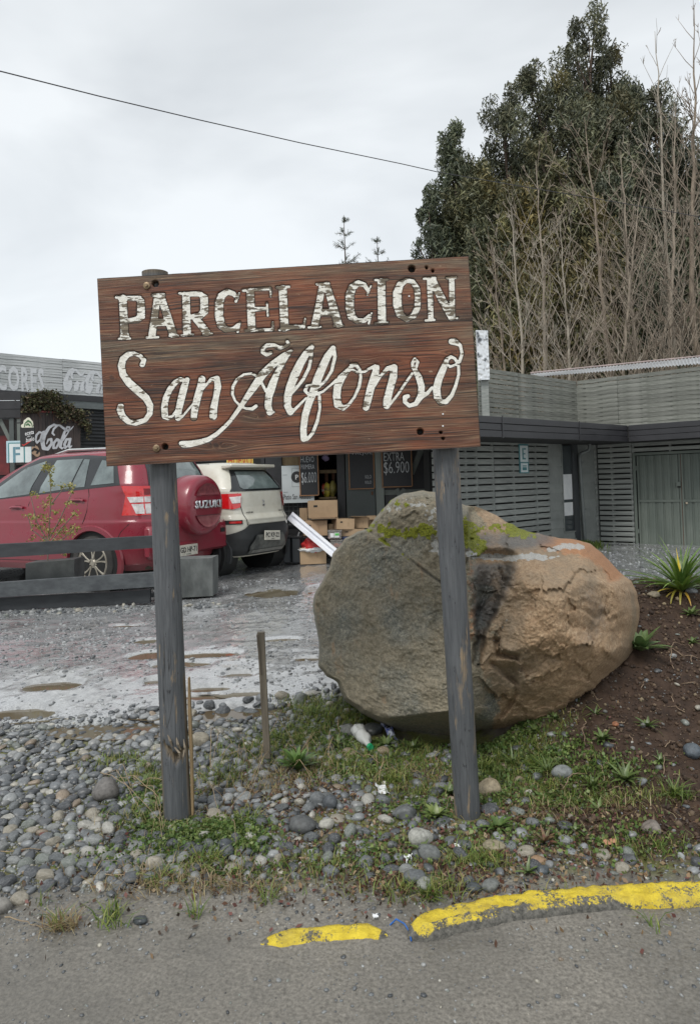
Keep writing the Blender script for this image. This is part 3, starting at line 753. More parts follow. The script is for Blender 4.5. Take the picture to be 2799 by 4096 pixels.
# ------------------------------------------------------------------ goods in front of the shop
def carton(label, u, v, wpx, hpx, Y, depth, rz=0.0, flaps=(1, 1), tilt=0.0, slot=True, mat=None, group='cardboard boxes in front of the shop', contents=None):
    """open-topped cardboard box: four panels, bottom, flaps, hand slot; u,v = middle of its bottom front edge"""
    base = P(u, v, Y); w_ = wpx*Y/FPX; h_ = hpx*Y/FPX; e = empty('cardboard_box', base, 0, label, 'box', group)
    M_ = eul(0, tilt, rz); mm = mat or m_card; th = .006; b0 = base+M_ @ np.array([0, depth/2, 0])
    def pan(name, c, s_, rr=np.eye(3), m_=mm): return MB().box(b0+M_ @ np.array(c), s_, M_ @ rr).build(name, m_, e)
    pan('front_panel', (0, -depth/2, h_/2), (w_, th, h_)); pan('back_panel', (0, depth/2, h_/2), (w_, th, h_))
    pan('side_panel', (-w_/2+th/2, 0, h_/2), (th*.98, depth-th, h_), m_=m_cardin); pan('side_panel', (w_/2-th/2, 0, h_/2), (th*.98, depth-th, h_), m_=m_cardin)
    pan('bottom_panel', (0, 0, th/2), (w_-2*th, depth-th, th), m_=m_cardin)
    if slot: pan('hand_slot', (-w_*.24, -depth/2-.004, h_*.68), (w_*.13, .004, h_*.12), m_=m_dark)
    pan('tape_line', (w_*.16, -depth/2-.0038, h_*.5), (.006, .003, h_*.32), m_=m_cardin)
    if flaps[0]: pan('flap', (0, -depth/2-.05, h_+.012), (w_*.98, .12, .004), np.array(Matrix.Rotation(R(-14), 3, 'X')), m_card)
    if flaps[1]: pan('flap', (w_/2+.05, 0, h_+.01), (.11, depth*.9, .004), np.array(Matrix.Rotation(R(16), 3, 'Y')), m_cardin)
    return e
YB = 11.25
carton('big empty cardboard box on top of the stack under the yellow bags', 1292, 2069, 118, 66, YB+.1, .38, flaps=(0, 0))
carton('flattened cardboard box standing behind the stack at its left', 1215, 2087, 30, 54, YB+.35, .10, flaps=(0, 0), slot=False)
carton('lower printed cardboard box under the big empty one', 1262, 2143, 96, 60, YB, .36, flaps=(0, 0))
carton('small cardboard box between the printed box and the plastic tubs', 1330, 2120, 32, 24, YB+.1, .25, flaps=(0, 0), slot=False)
carton('tilted cardboard box with open flaps, left of the boulder top', 1382, 2117, 74, 42, YB-.05, .32, rz=R(18), flaps=(0, 1), tilt=R(3))
carton('cardboard box right of the tilted one, half behind the boulder', 1444, 2112, 62, 42, YB+.1, .30, rz=R(-24), flaps=(1, 0), slot=False)
carton('long low cardboard box under the tilted one', 1410, 2150, 96, 34, YB, .36, flaps=(0, 0))
carton('small carton lid beside the pale post', 1485, 2078, 40, 14, YB+.1, .2, flaps=(0, 0), slot=False)
# table under the cartons
tb = empty('display_table', P(1340, 2250, YB+.2), 0, 'dark low table carrying the cardboard boxes', 'table')
pb('table_top', 1212, 2146, 1470, 2153, YB-.02, .5, m_blackp, tb)
for u_ in (1222, 1345, 1462): pb('leg', u_-4, 2154, u_+4, 2252, YB+.05, .05, m_blackp, tb)
for k, (a, b, c_, d_) in enumerate(((1232, 2071, 1330, 2075), (1240, 2076, 1352, 2079))):
    pass
cs = empty('flat_cardboard_sheets', P(1300, 2078, YB), 0, 'loose flattened cardboard sheets between the two stacked boxes', 'cardboard')
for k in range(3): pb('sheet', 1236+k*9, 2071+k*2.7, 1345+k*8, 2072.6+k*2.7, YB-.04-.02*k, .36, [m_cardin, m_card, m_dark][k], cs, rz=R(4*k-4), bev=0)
# bottom box with red bag
bx = carton('cardboard box on the gravel filled with a red bag and white paper', 1254, 2256, 104, 66, 10.95, .36, rz=R(6), flaps=(0, 0), slot=False)
def blob(name, c, r_, mat, parent, s=0, amp=.25, sub=3, fr=3.0):
    bm = bmesh.new(); bmesh.ops.create_icosphere(bm, subdivisions=sub, radius=1.0); me = bpy.data.meshes.new(name); bm.to_mesh(me); bm.free()
    co = np.empty(len(me.vertices)*3, np.float32); me.vertices.foreach_get('co', co); co = co.reshape(-1, 3).astype(float)
    co = co*(1+amp*fbm3(co[:, 0]*fr+s, co[:, 1]*fr, co[:, 2]*fr, 3, s))[:, None]*np.array(r_)+np.array(c)
    me.vertices.foreach_set('co', co.astype(np.float32).ravel()); me.polygons.foreach_set('use_smooth', np.ones(len(me.polygons), dtype=bool)); me.update()
    return link(name, me, mat, parent)
rb = blob('plastic_bag', P(1258, 2178, 11.05), (.20, .15, .13), MAT('red_plastic', (.62, .05, .05), (.42, .03, .03), 12, .35), None, 4, .45, 4, 2.2)
tag(rb, 'crumpled red plastic bag stuffed in the box on the gravel', 'bag')
wp = blob('crumpled_paper', P(1250, 2198, 10.99), (.20, .13, .045), m_white, None, 7, .5, 4, 3.0); tag(wp, 'crumpled white paper spilling over the rim of the box with the red bag', 'paper')
# dark bins left of it
for (a, b, lab) in ((1130, 1163, 'dark grey plastic bin beside the white car wheel'), (1166, 1204, 'dark bin with a stick in it, left of the box with the red bag')):
    e = empty('dark_bin', P((a+b)/2, 2252, 11.0), 0, lab, 'bin', 'dark bins in front of the shop')
    pb('bin_body', a, 2150, b, 2254, 11.0, .3, MAT('dark_bin_plastic', (.035, .04, .045), (.022, .025, .028), 4, .45), e, bev=.02); pb('bin_rim', a-2, 2146, b+2, 2151, 10.985, .33, m_blackp, e)
e = empty('broken_stick', P(1190, 2150, 11.1), 0, 'pale broken stick standing in the dark bin', 'stick'); bar_px('stick_shaft', 1190, 2153, 1197, 2128, .02, 11.1, m_white, e)
# plastic tubs
m_clear = NT('clear_plastic').set(col=(.42, .40, .38), rough=.15, alpha=.45).m
def tub(label, u0, v0, u1, v1, Y, c1, c2, seed):
    e = empty('plastic_tub', P((u0+u1)/2, v1, Y), 0, label, 'tub', 'clear plastic food tubs')
    pb('tub_body', u0, v0+5, u1, v1, Y, .22, m_clear, e, bev=.01); pb('tub_lid', u0-2, v0, u1+2, v0+5, Y-.01, .24, m_clear, e)
    rr_ = random.Random(seed); mb = MB()
    for k in range(26):
        uu = rr_.uniform(u0+5, u1-5); vv = rr_.uniform(v1-4-(v1-v0)*.5, v1-4); q_ = P(uu, vv, Y+.03+rr_.random()*.12)
        mb.lathe([(.002, -.02), (.018, -.012), (.022, 0), (.018, .012), (.002, .02)], 7, 'z', q_)
    fr2 = mb.build('fruit', MAT('fruit_skin', c1, c2, 30, .4), e, True); fr2['kind'] = 'stuff'
    return e
t1 = tub('upper clear tub with white and green labels, left of the boulder', 1312, 2122, 1366, 2157, 11.0, (.5, .35, .33), (.45, .3, .28), 1)
pb('printed_tag', 1321, 2133, 1336, 2150, 10.985, .004, m_white, t1, bev=0); pb('printed_tag', 1338, 2131, 1357, 2150, 10.985, .004, m_white, t1, bev=0)
pb('printed_tag_field', 1340, 2133, 1356, 2142, 10.979, .002, MAT('green_tag', (.12, .55, .12), (.1, .45, .1)), t1, bev=0)
tub('lower clear tub full of small orange tomatoes, left of the boulder', 1322, 2160, 1370, 2194, 10.98, (.62, .16, .05), (.5, .10, .03), 2)
bc = empty('blue_crate', P(1390, 2190, 11.1), 0, 'dark blue crate behind the boulder edge, under the cardboard boxes', 'crate'); pb('crate_wall', 1370, 2153, 1412, 2200, 11.1, .3, MAT('blue_crate', (.03, .05, .13), (.02, .04, .1)), bc)
pb('crate_rim', 1368, 2149, 1414, 2153, 11.09, .32, MAT('blue_crate_rim', (.05, .08, .2)), bc)
# yellow bags on the shelf
for k, (u_, v_, lab) in enumerate(((1308, 1962, 'yellow net bag with printed front on the shop shelf'), (1331, 1955, 'dull yellow full bag at the right of the shelf'), (1296, 1958, 'red and white packet on the shelf beside the yellow bags'))):
    mm = [MAT('yellow_bag', (.55, .45, .05), (.32, .26, .04), 14, .5), MAT('dull_yellow_bag', (.32, .27, .07), (.2, .17, .05), 12, .5), MAT('red_packet', (.5, .08, .04), (.6, .55, .5), 9, .5, lo=.45, hi=.5)][k]
    b_ = blob('goods_bag', P(u_, v_, YS+.22), [(.07, .07, .13), (.07, .08, .14), (.045, .05, .10)][k], mm, None, 11+k, .35); tag(b_, lab, 'bag')
    if k == 0:
        lb = ptext('lettering', 'MALLA', 1299, 1950, 1320, 1962, YS+.11, m_ink, b_, .01, dY=.0)
pc = blob('hanging_cloth', P(1302, 1831, YS+.2), (.06, .04, .06), MAT('mauve_cloth', (.30, .24, .38), (.2, .16, .28), 14, .8), None, 21, .5); tag(pc, 'mauve cloth hanging high in the shop doorway', 'cloth')
# white folded gutter leaning to the right
gt = empty('white_gutter', P(1345, 2222, 10.8), 0, 'long white folded metal gutter leaning across the boxes', 'gutter')
a0, a1 = P(1160, 2062, 11.0), P(1340, 2214, 10.55); d_ = a1-a0; ln = np.linalg.norm(d_); dx = d_/ln; dn = np.cross(dx, np.array([0, 1.0, 0])); dn /= np.linalg.norm(dn)
prof = [(-.075, 0), (-.07, -.02), (-.02, -.02), (-.015, .025), (.025, .025), (.03, -.02), (.07, -.018), (.075, .01)]
for j, (a, b) in enumerate(zip(prof[:-1], prof[1:])):
    V = [a0+dn*a[0]+np.array([0, a[1], 0]), a0+dn*b[0]+np.array([0, b[1], 0]), a1+dn*b[0]+np.array([0, b[1], 0]), a1+dn*a[0]+np.array([0, a[1], 0])]
    if j == 0: mb = MB()
    mb.add(V+[q_+np.array([0, .004, 0]) for q_ in V], [(0, 1, 2, 3), (7, 6, 5, 4), (0, 4, 5, 1), (1, 5, 6, 2), (2, 6, 7, 3), (3, 7, 4, 0)])
mb.build('gutter_sheet', MAT('white_enamel', (.82, .84, .88), (.74, .76, .82), 3, .3), gt)

# ================================================================== LEFT BUILDING
CL = P(0, 1560, 14.2); WL = Plane(CL, (.731, .682))
lb_ = empty('weathered_shop_building', (CL[0], CL[1], 0), 0, 'long dark building with a weathered white painted board fascia, behind the red car', 'building')
m_ffas = NT('weathered_white_boards')
t = m_ffas; v = t.map(t.obj(), (1, 1, 1)); g_ = t.noise(t.map(t.obj(), (.6, .6, 14)), 3, 6, .7)
t.set(col=t.ramp(g_, [(.30, (.17, .18, .175)), (.42, (.40, .42, .42)), (.58, (.60, .62, .625))]), rough=.7, nrm=t.bump(g_, .4, .004)); m_ffas = t.m
zT1 = WL.tz(0, 1412)[1]; zT0 = WL.tz(0, 1562)[1]; tR = WL.tz(1050, 1600)[0]
npl = 13; ph = (zT1-zT0)/npl
slats(WL, -3.2, tR, zT0, zT0+npl*ph*1.0005, ph, ph*.93, .03, .02, m_ffas, lb_, 'board', joints=[WL.tz(249, 1500)[0]], jit=.004)
wallbox(MB(), WL, -3.2, tR, zT0-.1, zT1-.02, -.06, .018).build('wall', m_dark, lb_)
# painted letters on the fascia
m_fpaint = MAT('faded_white_letter_paint', (.62, .64, .66), (.46, .48, .49), 7, .6, stretch=(1, 1, 5), lo=.3, hi=.5)
c_ = WL.hit((-35+177)/2, (1459+1565)/2, .046); 
def wtext(name, txt, pl, u0, v0, u1, v1, off, mat, parent, bold=0.0, spacing=1.0):
    a = pl.hit(u0, (v0+v1)/2, off); b = pl.hit(u1, (v0+v1)/2, off); t_ = pl.hit((u0+u1)/2, v0, off); l_ = pl.hit((u0+u1)/2, v1, off)
    ax = pl.d if (b-a) @ pl.d > 0 else -pl.d
    return text_on(name, txt, (a+b)/2*np.array([1, 1, 0])+np.array([0, 0, (t_[2]+l_[2])/2]), ax, (0, 0, 1), abs((b-a) @ pl.d), t_[2]-l_[2], mat, parent, 0, bold, 0, True, 0, spacing)
wtext('painted_letters', 'LICORES', WL, -62, 1463, 178, 1567, .047, m_fpaint, lb_, .035, 1.15)
S7 = .2834
def c7(st, ox=0, oy=0, k=1.0): return [[((x*k+ox)*S7, 1350+(y*k+oy)*S7, r_*k*S7) for x, y, r_ in s] for s in st]
# big coca cola style script on the mural board, traced
coca_a = [[(600, 1345, 12), (560, 1335, 14), (520, 1380, 16), (505, 1450, 16), (530, 1485, 14), (575, 1440, 12), (605, 1345, 14), (585, 1440, 15), (590, 1478, 12), (640, 1440, 7)]]
coca_dash = [[(612, 1332, 12), (642, 1326, 12)]]
coca_C = [[(770, 1375, 13), (745, 1350, 13), (765, 1290, 14), (815, 1245, 13), (770, 1228, 14), (700, 1270, 20), (635, 1370, 27), (605, 1470, 30), (622, 1560, 28), (680, 1575, 22), (735, 1500, 20), (730, 1435, 18), (690, 1440, 14), (665, 1500, 9)],
          [(810, 1238, 10), (850, 1240, 14), (900, 1278, 17), (950, 1315, 16), (1000, 1300, 11), (1045, 1250, 5)]]
coca_o = [[(810, 1435, 16), (765, 1490, 18), (760, 1560, 16), (800, 1560, 14), (838, 1490, 16), (830, 1440, 14), (860, 1455, 8), (890, 1440, 8)]]
coca_l = [[(990, 1265, 11), (955, 1262, 13), (915, 1340, 18), (880, 1440, 20), (855, 1540, 20), (880, 1570, 10), (920, 1540, 8)], [(990, 1265, 10), (980, 1320, 9), (900, 1450, 8)]]
coca_a2 = [[(1000, 1428, 13), (945, 1440, 18), (915, 1510, 19), (925, 1560, 14), (965, 1530, 11), (1000, 1430, 16), (978, 1530, 17), (990, 1558, 10), (1020, 1530, 7)]]
mural = empty('mural_board', WL.hit(200, 1830, .12), 0, 'weathered plank board painted with white Coca-Cola script, above the red car', 'sign')
m_mur = MAT('weathered_mural_planks', (.085, .062, .055), (.03, .026, .026), 5, .75, stretch=(6, 6, .6), bump=.4, vary=.25)
ta, tb2 = WL.tz(60, 1700)[0], WL.tz(318, 1700)[0]; npk = 9
for k in range(npk):
    a = ta+(tb2-ta)*k/npk; wallbox(MB(), WL, a+.003, a+(tb2-ta)/npk-.003, WL.tz(200, 1860)[1], WL.tz(200, 1652)[1], .05, .075).build('plank', m_mur, mural)
wallbox(MB(), WL, ta, WL.tz(250, 1650)[0], WL.tz(160, 1651)[1], WL.tz(160, 1644)[1], .05, .09).build('red_trim', MAT('faded_red_trim', (.33, .07, .06), (.2, .05, .05)), mural)
m_cw = MAT('white_script_paint', (.66, .67, .70), (.55, .56, .58), 8, .6)
for st in (coca_a, coca_dash, coca_C, coca_o, coca_l, coca_a2): decal('painted_letter', c7(st), WL, .079, m_cw, mural, 2.0)
# small face patch next to the hanging sign
decal('painted_patch', [[(128, 1790, 16), (140, 1800, 18), (150, 1815, 12)]], WL, .078, MAT('flesh_tint_paint', (.55, .38, .26), (.45, .3, .2)), mural, 3)
decal('painted_patch', [[(128, 1805, 3), (140, 1796, 5), (156, 1803, 4), (150, 1812, 4)]], WL, .0815, m_ink, mural, 2)
# faded copy on the fascia
def fas(st, x0=0.0): return [[((x-505)*.62+x0, (y-1228)*.82, r_*.95) for x, y, r_ in s] for s in st]
full = [coca_C, coca_o, coca_a]
for st, dx_ in ((coca_C, 900), (coca_o, 940), (coca_a2, 930), (coca_dash, 1170), (coca_C, 1190), (coca_o, 1250), (coca_l, 1240)):
    s2 = [[(((x-560)*.62+dx_)*S7, 1350+(430+(y-1228)*.88)*S7+((x-560)*.62+dx_-900)*S7*.10, r_*1.05*S7) for x, y, r_ in s] for s in st]
    decal('painted_letter', s2, WL, .048, m_fpaint, lb_, 2.4)
# dark gutter and grey beam, corrugated wall
wallbox(MB(), WL, -3.2, tR, zT0-.13, zT0-.004, -.02, .12).build('gutter', m_fascia, lb_)
zb1 = WL.tz(300, 1592)[1]; zb0 = WL.tz(300, 1634)[1]
wallbox(MB(), WL, WL.tz(85, 1600)[0], tR, zb0, zb1, -.02, .10).build('beam', MAT('grey_green_beam', (.15, .17, .17), (.10, .115, .115), 4, .65, stretch=(1, 1, 4)), lb_)
m_cb = MAT('black_corrugated', (.028, .03, .032), (.018, .019, .02), 5, .4)
nr = 44; V = []; hh = zb0+.35
for i in range(nr*4+1):
    z_ = -.3+(zb0+.3)*i/(nr*4); oo = .02+.022*math.sin(i*math.pi/2)
    V += [WL.at(-3.2, z_, oo), WL.at(tR, z_, oo)]
link('corrugated_wall', mesh_np('corrugated_wall', np.array(V), np.array([(2*i, 2*i+1, 2*i+3, 2*i+2) for i in range(nr*4)]), True), m_cb, lb_)
# far-left dark boards hanging over the entrance, post with brace, red door
LP = Plane(P(40, 1600, 13.0), (1, .15))
ent = empty('shop_entrance', P(40, 1900, 13.2), 0, 'entrance of dark boards with a grey brace, at the left edge', 'entrance')
for k in range(3):
    rect_on(LP, -120, 1569+k*35, 85, 1602+k*35, 0, .03, 'board', m_blackp, ent)
rect_on(LP, 40, 1673, 58, 1900, -.04, .0, 'post', mgp, ent)
rect_on(LP, 60, 1673, 70, 1760, -.06, -.02, 'post', m_dark, ent)
rect_on(LP, -120, 1673, 40, 1900, -.35, -.3, 'back_panel', MAT('brown_back_panel', (.07, .05, .045), (.04, .03, .03)), ent)
rect_on(LP, 69, 1676, 82, 1765, -.05, -.01, 'window_bar', mfr, ent)
bar_px('brace', -8, 1660, 48, 1772, .07, 13.02, mfr, ent)
rect_on(LP, -120, 1740, 22, 1900, -.28, -.22, 'red_panel', MAT('dark_red_panel', (.16, .02, .022), (.09, .012, .014)), ent)
# E sign (parking) behind the car roof
e2 = empty('letter_sign', P(80, 1840, 12.6), 0, 'pale blue and white sign with a large letter E, above the red car roof', 'sign')
EP = Plane(P(80, 1800, 12.6), (1, .05))
rect_on(EP, 29, 1763, 128, 1850, 0, .015, 'sign_board', MAT('pale_blue_board', (.50, .66, .72), (.42, .58, .64)), e2)
rect_on(EP, 36, 1770, 128, 1850, .0155, .017, 'sign_panel', m_signt, e2); rect_on(EP, 41, 1775, 98, 1850, .0175, .019, 'sign_panel', m_signw, e2)
rect_on(EP, 104, 1775, 128, 1850, .0175, .019, 'sign_panel', m_signw, e2)
mte = MAT('steel_blue_letter', (.15, .30, .36), (.12, .25, .31))
for q_ in ((56, 1788, 66, 1850), (66.4, 1788, 84, 1798), (66.4, 1812, 84, 1821)): rect_on(EP, *q_, .0195, .021, 'lettering', mte, e2)
# small hanging black sign
hs = empty('hanging_sign', P(114, 1785, 12.2), 0, 'small black hanging sign lettered Receta del Abuelo with a cream rounded top', 'sign')
HP = Plane(P(114, 1740, 12.2), (1, .08))
rect_on(HP, 85, 1711, 142, 1787, 0, .03, 'sign_board', m_ink, hs)
decal('emblem', [[(94, 1704, 8), (126, 1704, 8)], [(103, 1686, 7), (115, 1680, 10), (127, 1690, 7)], [(97, 1708, 6), (130, 1709, 6)], [(102, 1692, 7), (126, 1697, 9)]], HP, .02, MAT('cream_emblem', (.72, .72, .60), (.62, .63, .5)), hs, 2)
decal('emblem_line', [[(99, 1707, 1.6), (101, 1694, 1.6), (114, 1685, 1.6), (128, 1694, 1.6), (131, 1707, 1.6)], [(107, 1700, 2.5), (114, 1696, 3.5), (121, 1702, 2.5)], [(104, 1690, 1.2), (114, 1680, 1.2), (126, 1688, 1.2)]], HP, .026, MAT('dark_green_line', (.06, .17, .07)), hs, 1.5)
for (tx, a, b, c2_, d2) in (('Receta', 90, 1722, 137, 1741), ('del', 110, 1741, 124, 1748), ('Abuelo', 94, 1748, 139, 1768)):
    cc = HP.hit((a+c2_)/2, (b+d2)/2, .034); s_ = 12.2/FPX; an = R(11)
    text_on('lettering', tx, cc, (math.cos(an), 0, math.sin(an)), (-math.sin(an), 0, math.cos(an)), (c2_-a)*s_, (d2-b)*s_*.9, m_white, hs, 0, .01, 0, True, .25)
decal('lettering', [[(91, 1778, 1.6), (96, 1782, 2), (112, 1772, 2.2), (127, 1762, 1.6)]], HP, .033, MAT('red_stroke', (.6, .05, .04)), hs, 1.5)
bar_px('bracket', 70, 1692, 92, 1690, .02, 12.2, m_ink, hs, .02)
# ivy
def leaves_np(n, cen, size, asp=.5, droop=0.0, seed=0, cols=None, colv=.25, up=0.0, tri=False):
    """n small diamond leaves; cen (n,3), size scalar/array"""
    rs = np.random.RandomState(seed); a = rs.normal(size=(n, 3)); a[:, 2] = a[:, 2]*(1-droop)-droop*1.6+up; a /= np.linalg.norm(a, axis=1)[:, None]
    b = np.cross(a, rs.normal(size=(n, 3))); b /= np.linalg.norm(b, axis=1)[:, None]
    s_ = (size*rs.uniform(.6, 1.3, n))[:, None] if np.isscalar(size) else size[:, None]
    if tri:
        return np.stack([cen-a*s_*.5-b*s_*asp*.5, cen-a*s_*.42+b*s_*asp*.5, cen+a*s_*.6], 1).reshape(-1, 3), np.arange(3*n).reshape(n, 3), None
    V = np.stack([cen-a*s_*.5, cen+b*s_*asp*.5-a*s_*.05, cen+a*s_*.5, cen-b*s_*asp*.5-a*s_*.05], 1).reshape(-1, 3)
    Fc = np.arange(4*n).reshape(n, 4)
    cols = np.array(cols if cols is not None else [(.06, .08, .03)]); c = cols[rs.randint(0, len(cols), n)]*rs.uniform(1-colv, 1+colv, (n, 1))
    return V, Fc, np.repeat(np.clip(c, 0, 1), 4, 0)
def leafobj(name, V, Fc, C, mat, parent=None):
    me = mesh_np(name, V, Fc); attr(me, 'col', C, 'FLOAT_COLOR'); return link(name, me, mat, parent)
m_leaf = leafmat('leaf'); m_leafn = leafmat('leaf_far', rough=.6, trans=False)
ivy = empty('climbing_ivy', WL.hit(170, 1700, .2), 0, 'brown green climbing ivy over the grey beam and mural board', 'plant')
rs = np.random.RandomState(5); pts = []
for (u_, v_, su, sv, n_) in ((150, 1600, 38, 18, 900), (190, 1580, 30, 12, 600), (120, 1640, 22, 8, 350), (230, 1630, 40, 12, 600), (285, 1652, 40, 12, 450), (210, 1600, 30, 18, 500), (255, 1665, 12, 22, 120), (338, 1690, 18, 12, 140), (355, 1720, 8, 26, 120), (318, 1668, 22, 9, 200)):
    for _ in range(n_):
        o_ = .10+.10*rs.rand(); pts.append(WL.hit(rs.normal(u_, su*.75), rs.normal(v_, sv*.7), o_))
V, Fc, C = leaves_np(len(pts), np.array(pts), .06, .7, .3, 3, [(.045, .055, .025), (.08, .085, .035), (.10, .07, .04), (.05, .04, .025), (.12, .11, .05)])
leafobj('ivy_foliage', V, Fc, C, m_leafn, ivy)
mb = MB()
for k in range(14):
    u_ = rs.uniform(100, 340); v_ = 1600+(u_-100)*.2+rs.uniform(-20, 20)
    q_ = [WL.hit(u_+j*rs.uniform(4, 12), v_+j*rs.uniform(4, 16), .12) for j in range(6)]; mb.tube(q_, .006, 4)
mb.build('stem', m_rust, ivy)

# ================================================================== WOODEN SIGN
BP = Plane(P(1150, 1450, 2.80), (1.0, -.026))
TL, TR, BR, BL = (390, 1114), (1873, 1024), (1922, 1787), (428, 1866)
sgn = empty('wooden_sign', (-.2, 2.88, 0), 0, 'large weathered brown plank sign on two grey posts, lettered Parcelacion San Alfonso', 'sign')
def C1(st): return [[(400+x*.5038, 1060+y*.5038, r_*.5038) for x, y, r_ in s] for s in st]
def C2(st): return [[(1150+x*.5038, 1020+y*.5038, r_*.5038) for x, y, r_ in s] for s in st]
def C3(st): return [[(400+x*.3778, 1350+y*.3778, r_*.3778) for x, y, r_ in s] for s in st]
def C4(st): return [[(900+x*.3778, 1320+y*.3778, r_*.3778) for x, y, r_ in s] for s in st]
def C5(st): return [[(1350+x*.3778, 1320+y*.3778, r_*.3778) for x, y, r_ in s] for s in st]
LET = [
 C1([[(182, 265, 32), (198, 565, 32)], [(132, 256, 13), (320, 256, 13)], [(160, 264, 18), (300, 262, 20), (326, 290, 30), (328, 405, 33), (300, 432, 26), (220, 444, 20)], [(152, 586, 10), (240, 582, 10)], [(185, 565, 26), (210, 563, 26)]]),
 C1([[(455, 258, 26), (440, 380, 28), (415, 552, 30)], [(488, 252, 28), (540, 420, 32), (582, 548, 32)], [(430, 456, 30), (550, 452, 30)], [(424, 238, 13), (510, 234, 13)], [(372, 576, 10), (464, 572, 10)], [(555, 562, 10), (620, 562, 10)]]),
 C1([[(684, 245, 31), (692, 530, 32)], [(632, 225, 12), (790, 219, 13)], [(680, 232, 18), (800, 230, 20), (828, 262, 32), (830, 365, 33), (800, 402, 26), (720, 412, 20)], [(762, 430, 26), (800, 470, 30), (848, 535, 30)], [(650, 560, 10), (738, 550, 10)], [(822, 552, 10), (890, 546, 10)]]),
 C1([[(1090, 262, 14), (1060, 226, 20), (1010, 212, 24), (965, 245, 30), (948, 300, 34), (946, 400, 34), (962, 475, 33), (1000, 512, 24), (1060, 510, 19), (1100, 470, 14)], [(1106, 222, 8), (1080, 288, 12)], [(1112, 455, 9), (1094, 530, 11)]]),
 C1([[(1194, 210, 31), (1205, 500, 32)], [(1140, 200, 13), (1350, 186, 14)], [(1353, 190, 10), (1357, 250, 8)], [(1215, 350, 20), (1325, 345, 14)], [(1327, 303, 9), (1333, 402, 9)], [(1158, 520, 11), (1368, 512, 13)], [(1373, 455, 9), (1370, 515, 12)]]),
 C1([[(1452, 190, 33), (1466, 495, 34)], [(1406, 178, 11), (1502, 172, 11)], [(1424, 515, 10), (1500, 505, 12)], [(1490, 492, 17), (1610, 488, 17)], [(1630, 425, 8), (1618, 495, 12)]]),
 C2([[(275, 245, 26), (250, 400, 28), (218, 555, 30)], [(310, 240, 28), (360, 400, 32), (402, 548, 32)], [(240, 456, 28), (370, 452, 28)], [(234, 232, 11), (326, 226, 12)], [(168, 575, 10), (262, 570, 10)], [(370, 562, 10), (440, 560, 10)]]),
 C2([[(640, 285, 14), (610, 235, 19), (560, 222, 24), (515, 258, 31), (494, 320, 34), (494, 420, 34), (508, 486, 32), (550, 522, 22), (610, 520, 19), (650, 480, 14)], [(664, 240, 7), (634, 315, 9)], [(668, 460, 8), (645, 542, 10)]]),
 C2([[(745, 215, 32), (750, 520, 33)], [(697, 198, 10), (792, 194, 10)], [(698, 542, 10), (796, 538, 10)]]),
 C2([[(945, 200, 18), (893, 235, 28), (871, 300, 35), (872, 395, 35), (893, 470, 30), (945, 512, 20), (1002, 480, 24), (1030, 420, 25), (1035, 340, 25), (1027, 265, 24), (995, 212, 20), (945, 200, 18)]]),
 C2([[(1128, 200, 23), (1138, 505, 22)], [(1150, 200, 30), (1230, 360, 32), (1300, 490, 28)], [(1303, 190, 23), (1308, 495, 23)], [(1082, 188, 10), (1172, 181, 11)], [(1265, 182, 10), (1336, 178, 10)], [(1096, 519, 10), (1166, 514, 10)], [(1285, 505, 10), (1346, 500, 10)]]),
]
